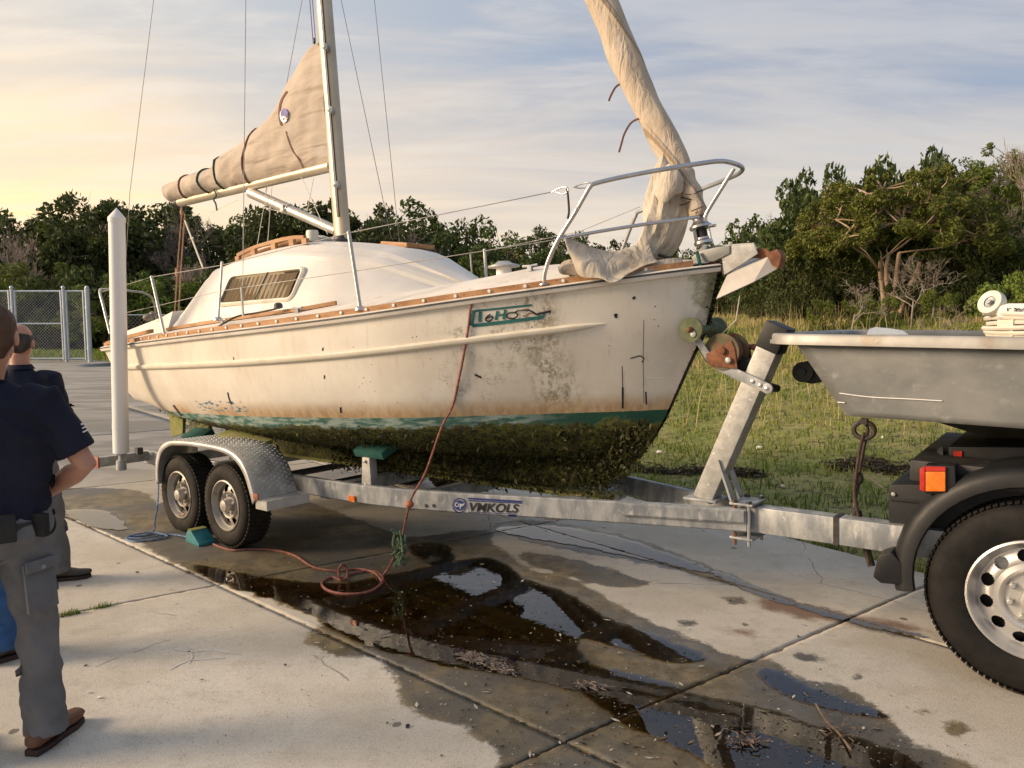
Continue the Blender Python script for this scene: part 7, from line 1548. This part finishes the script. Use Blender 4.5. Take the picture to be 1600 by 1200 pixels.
r1, s1, t1_ = person('person', p1x, p1y, R(16), 1.69, 'man in navy t-shirt and grey cargo trousers, seen from behind at the left edge', 'navy', 'khaki', 'hair_brown', 'boot', [(.145, .0, R(-22)), (-.16, -.04, R(10))], elbow=((.335, .0, 1.125), (-.34, .0, 1.12)), hand=((.10, .20, .965), (-.08, .22, .96)), wide=1.20, head_dx=.03)
M_().box((.075, -.168, .93), (.115, .035, .105), Matrix.Rotation(R(18), 3, 'Z')).build('belt_pouch', MAT['black_plastic'], r1, bevel=.008); M_().box((.19, -.085, .92), (.03, .06, .09), Matrix.Rotation(R(60), 3, 'Z')).build('belt_phone_case', MAT['black_plastic'], r1, bevel=.006)
M_().rings([ell((0, -.002, .905), .207, .138, n=32), ell((0, -.002, .935), .207, .138, n=32)], cap=False).build('belt', MAT['black'], r1, True)
M_().box((.178, -.078, .68), (.014, .125, .19), Matrix.Rotation(R(-38), 3, 'Z') @ Matrix.Rotation(R(-5), 3, 'Y')).build('cargo_pocket', MAT['khaki'], t1_, bevel=.007); M_().box((.188, -.085, .765), (.012, .130, .045), Matrix.Rotation(R(-38), 3, 'Z') @ Matrix.Rotation(R(-5), 3, 'Y')).build('pocket_flap', MAT['khaki'], t1_, bevel=.005); M_().lathe([(.010, 0), (.008, .004), (0, .005)], (.194, -.091, .757), (.78, -.62, 0), 10).build('pocket_button', MAT['galv'], t1_)
M_().tube([(-.02, -.155, .86), (.06, -.160, .79), (.15, -.115, .84)], .003, 5).build('pocket_seam', MAT['khaki'], t1_)
def badge():
    sm = M_(); dg_ = s1.data; tree = BVHTree.FromPolygons([v.co.copy() for v in dg_.vertices], [tuple(p.vertices) for p in dg_.polygons]); Mi = (Matrix.Translation((p1x, p1y, 0)) @ Matrix.Rotation(R(16), 4, 'Z') @ Matrix.Diagonal((1.69 / 1.75,) * 3 + (1,))).inverted()
    for st_, w in (([(124, 650), (127, 656), (131, 664)], 3), ([(125, 664), (134, 660)], 2.5), ([(127, 670), (136, 666)], 2), ([(128, 676), (136, 672)], 2)): ribbon(sm, st_, w, .004, tree, Mi, n=3)
    if sm.v: sm.build('sleeve_print', MAT['white'], s1)
badge()
person('person', -2.97, 4.62, R(12), 1.60, 'balding man in navy polo shirt standing behind the nearest man', 'navy', 'khaki', 'hair_grey', 'boot_dark', [(.15, .06, R(-80)), (-.12, .0, R(5))], bald=True, collar=True, elbow=((.27, -.05, 1.10), (-.27, -.05, 1.10)), hand=((.18, .20, 1.02), (-.14, .2, 1.02)), wide=1.1)
person('person', -2.60, 3.60, R(-5), 1.72, 'person in blue jeans and dark shoes mostly hidden behind the nearest man', 'navy', 'jeans', 'hair_brown', 'boot_dark', [(.145, -.02, R(-35)), (-.12, .0, R(5))], elbow=((.25, .0, 1.10), (-.25, .0, 1.10)), hand=((.14, .22, 1.02), (-.14, .22, 1.02)), wide=.95)

# ------------------------------------------------------------------ small things on the ground
def clump(u, v, n, sx, sy, sz, name, label, cat, mat='weed', rz=0.0, seed=1, r=.004):
    rr = random.Random(seed); c = G(u, v); m = M_()
    for k in range(n):
        p = Vector((rr.gauss(0, sx), rr.gauss(0, sy), abs(rr.gauss(0, sz)) + .004)); d = Vector((rr.gauss(0, 1), rr.gauss(0, .6), rr.gauss(0, .25))).normalized() * rr.uniform(.03, .09); d.z *= .3; d *= .6; m.tube([p, p + d * .5 + Vector((rr.gauss(0, .008), rr.gauss(0, .008), rr.uniform(0, .006))), Vector(((p + d).x, (p + d).y, max((p + d).z, .003)))], [r * .5, r * .8, r * .3], 4)
    o = m.build(name, MAT[mat], None, True); o.location = (c.x, c.y, .004); o.rotation_euler = (0, 0, rz); tag(o, label, cat); return o
clump(745, 1034, 150, .045, .016, .008, 'weed_clump', 'greyish clump of wet weed lying in the puddle below the trailer', 'weed', seed=1, rz=-.5); clump(782, 1048, 90, .035, .012, .007, 'weed_clump', 'tail of grey wet weed right of the larger clump in the puddle', 'weed', seed=2, rz=-.7)
clump(925, 1075, 40, .03, .012, .006, 'weed_clump', 'thin brown wet weed strand near the middle of the puddle', 'weed', seed=3); clump(1168, 1162, 40, .03, .02, .012, 'weed_clump', 'dark weed strand standing out of the bottom puddle', 'weed', 'bark', seed=5)
clump(1300, 1140, 30, .06, .05, .012, 'twig_pile', 'brown twigs on the wet concrete by the bottom puddle', 'twigs', 'bark', seed=6, rz=.9, r=.003)['kind'] = 'stuff'; clump(590, 1003, 0 + 3, .02, .02, .003, 'twig', 'short pale twig on the wet concrete', 'twig', 'twig', seed=8)
tw = M_().tube(cr([g(1275, 1100, .01), g(1290, 1125, .03), g(1310, 1145, .01), g(1330, 1172, .02)], 5), .005, 5); tag(tw.build('branch', MAT['bark'], None, True), 'thin brown branch lying across the edge of the bottom puddle', 'branch')
def tuft(u, v, n, sx, sy, label, seed):
    c = G(u, v); r = np.random.default_rng(seed); pos = np.stack([r.normal(0, sx, n), r.normal(0, sy, n), np.full(n, -.01)], 1); ang = R(34.5); x = pos[:, 0] * math.cos(ang) - pos[:, 1] * math.sin(ang); y = pos[:, 0] * math.sin(ang) + pos[:, 1] * math.cos(ang); pos = np.stack([x, y, pos[:, 2]], 1)
    o = blades(pos, r.uniform(.02, .055, n), r.uniform(.003, .006, n), r.uniform(.2, .9, n), np.clip(r.normal(.2, .12, n), 0, 1), 'grass_tuft', MAT['grass']); o.location = (c.x, c.y, 0); tag(o, label, 'grass')
tuft(112, 960, 150, .045, .010, 'green grass tuft growing in the slab joint behind the nearest man', 1); tuft(160, 949, 90, .03, .008, 'small dark grass tuft in the slab joint right of the green one', 2)
rr3 = random.Random(9)
def flat_bit(u, v, s, label, name, cat, mat, z=None):
    p = G(u, v); 
    if z is None: z = 0.004
    n = 7; ring = [(s * math.cos(2 * math.pi * k / n) * rr3.uniform(.6, 1.1), s * .7 * math.sin(2 * math.pi * k / n) * rr3.uniform(.6, 1.1), 0) for k in range(n)]; o = M_().prism(ring, (0, 0, s * .25)).build(name, MAT[mat], None); o.location = (p.x, p.y, z); o.rotation_euler = (rr3.uniform(-.2, .2), rr3.uniform(-.2, .2), rr3.uniform(0, 6)); tag(o, label, cat)
for u, v, s, lab, nm, ct, mt in ((637, 1136, .014, 'dark flat stone on the dry concrete near the bottom', 'stone', 'stone', 'black'), (605, 1131, .008, 'small dark stone left of the larger dark stone', 'stone', 'stone', 'black'), (690, 1182, .007, 'tiny dark stone at the bottom edge of the dry concrete', 'stone', 'stone', 'black'), (134, 1041, .010, 'dark chip on the concrete right of the grey trouser leg', 'stone', 'stone', 'sole'), (155, 1091, .012, 'white scrap of paper on the concrete near the brown boot', 'paper scrap', 'scrap', 'paper'), (138, 1083, .010, 'small white scrap beside the other one near the brown boot', 'paper scrap', 'scrap', 'paper'), (880, 1147, .010, 'round pebble in the wet area near the bottom middle', 'stone', 'stone', 'weed'), (215, 895, .012, 'dark crumb of weed on the dry slab beside the trailer wheels', 'weed_crumb', 'debris', 'black')):
    flat_bit(u, v, s, lab, nm.replace(' ', '_'), ct, mt)
def bank_pt(u, v, off=0.0):
    for k in range(400):
        t = 2.5 + k * .05; p = EYE + cam_ray(u, v) * t
        if p.z < float(ground_z(p.x, p.y)): return p
    return G(u, v)
for u, v, s, lab in ((1030, 711, .045, 'white paper cup lying on the grass behind the bow'), (1186, 704, .045, 'white crumpled wrapper on the grass right of the winch post'), (1378, 688, .03, 'small white scrap in the grass behind the hanging strap'), (1222, 765, .03, 'pale shell piece in the grass right of the winch post foot')):
    p = bank_pt(u, v); n = 9; o = M_().rings([[Vector((s * f * math.cos(a), s * .6 * f * math.sin(a), z)) for a in [2 * math.pi * k / n for k in range(n)]] for f, z in ((.7, 0), (1, .012), (.8, .03))]).build('litter', MAT['paper'], None); o.location = (p.x, p.y, p.z + .02); o.rotation_euler = (.5, .2, s * 50); tag(o, lab, 'litter')
def wrack(pts, n, spread, name, label):
    r = np.random.default_rng(len(pts) + n); P = [bank_pt(u, v) for u, v in pts]; C = cr([tuple(p) for p in P], 8); C = np.array([tuple(c) for c in C]); idx = r.integers(0, len(C), n); c = C[idx] + r.normal(size=(n, 3)) * np.array([spread, spread, .012]); c[:, 2] = ground_z(c[:, 0], c[:, 1]) + abs(r.normal(size=n)) * .03
    a = r.normal(size=(n, 3)); a[:, 2] *= .4; a /= np.linalg.norm(a, axis=1, keepdims=True); b = np.cross(a, r.normal(size=(n, 3))); b /= np.linalg.norm(b, axis=1, keepdims=True); L = r.uniform(.015, .06, n)[:, None]
    V_ = np.stack([c - a * L, c + b * L * .18, c + a * L, c - b * L * .18], 1).reshape(-1, 3); o = mesh_np(name, V_, np.arange(4 * n).reshape(-1, 4), MAT['wrack'], None, False, dict(tint=np.repeat(r.uniform(0, 1, n), 4))); tag(o, label, 'debris', kind='stuff')
MAT['wrack'] = leaf_mat('dead_reeds', (0.025, 0.018, 0.012), (0.11, 0.085, 0.06), (0.32, 0.27, 0.2))
wrack([(985, 735), (1050, 742), (1120, 738), (1180, 745)], 1500, .06, 'wrack_line', 'dark line of dead reeds washed up in the grass behind the winch post'); wrack([(1310, 735), (1350, 728), (1400, 740), (1440, 735)], 1900, .09, 'reed_pile', 'dark pile of dead reeds behind the hanging strap')
# chalk-like mark on the slab
cm_ = M_()
def gstroke(pts, w):
    P = cr([tuple(G(u, v, .0022)) for u, v in pts], 5); rows = []
    for i, p in enumerate(P):
        t = (P[min(i + 1, len(P) - 1)] - P[max(i - 1, 0)]).normalized(); s = Vector((-t.y, t.x, 0)) * w * (.5 + .3 * mnoise.noise(p * 40)); rows.append([p + s, p - s])
    cm_.rings(rows, closed=False, cap=False)
gstroke([(272, 1014), (300, 1018), (335, 1016), (368, 1022)], .010); gstroke([(265, 1046), (290, 1034), (315, 1030), (350, 1028)], .009); gstroke([(290, 1012), (300, 1024), (295, 1036)], .009)
tag(cm_.build('paint_mark', MAT['chalk'], None), kind='structure')

# flecks of grit, shell and rotted leaf washed over the wet concrete
def flecks():
    r = np.random.default_rng(77); U = r.uniform(180, 1560, 9000); Vv = r.uniform(780, 1199, 9000); P = np.array([[G(a, b).x, G(a, b).y] for a, b in zip(U, Vv)]); k = field(P, WET) > .02; k |= r.uniform(size=len(P)) < .05; P = P[k]; n = len(P)
    s = r.uniform(.0012, .0045, n) * (1 + 1.5 * (r.uniform(size=n) < .08)); a = r.uniform(0, 6.28, n); d = np.stack([np.cos(a), np.sin(a), r.normal(0, .15, n)], 1); e = np.stack([-np.sin(a), np.cos(a), np.zeros(n)], 1); el = r.uniform(.6, 2.6, n); c = np.concatenate([P, np.full((n, 1), .0065)], 1)
    V_ = np.stack([c - d * (s * el)[:, None], c + e * s[:, None] * .7, c + d * (s * el)[:, None], c - e * s[:, None] * .7], 1).reshape(-1, 3); V_[:, 2] = np.maximum(V_[:, 2], .0052)
    tag(mesh_np('debris_flecks', V_, np.arange(4 * n).reshape(-1, 4), MAT['flecks'], None, False, dict(tint=np.repeat(r.uniform(0, 1, n) ** 1.6, 4))), 'flecks of grit, shell and rotted leaf scattered over the wet concrete', 'debris', kind='stuff')
def fleck_mat():
    m, nt = new_mat('grit_and_leaf_bits'); t = nt.n('ShaderNodeAttribute', {'attribute_name': 'tint'}).outputs['Fac']
    out(nt, pbr(nt, Base_Color=nt.mix(nt.ss(t, .55, .95), nt.mix(nt.ss(t, .1, .5), (0.02, 0.015, 0.01), (0.13, 0.08, 0.04)), (0.55, 0.5, 0.42)), Roughness=.7)); return m
MAT['flecks'] = fleck_mat()
flecks()
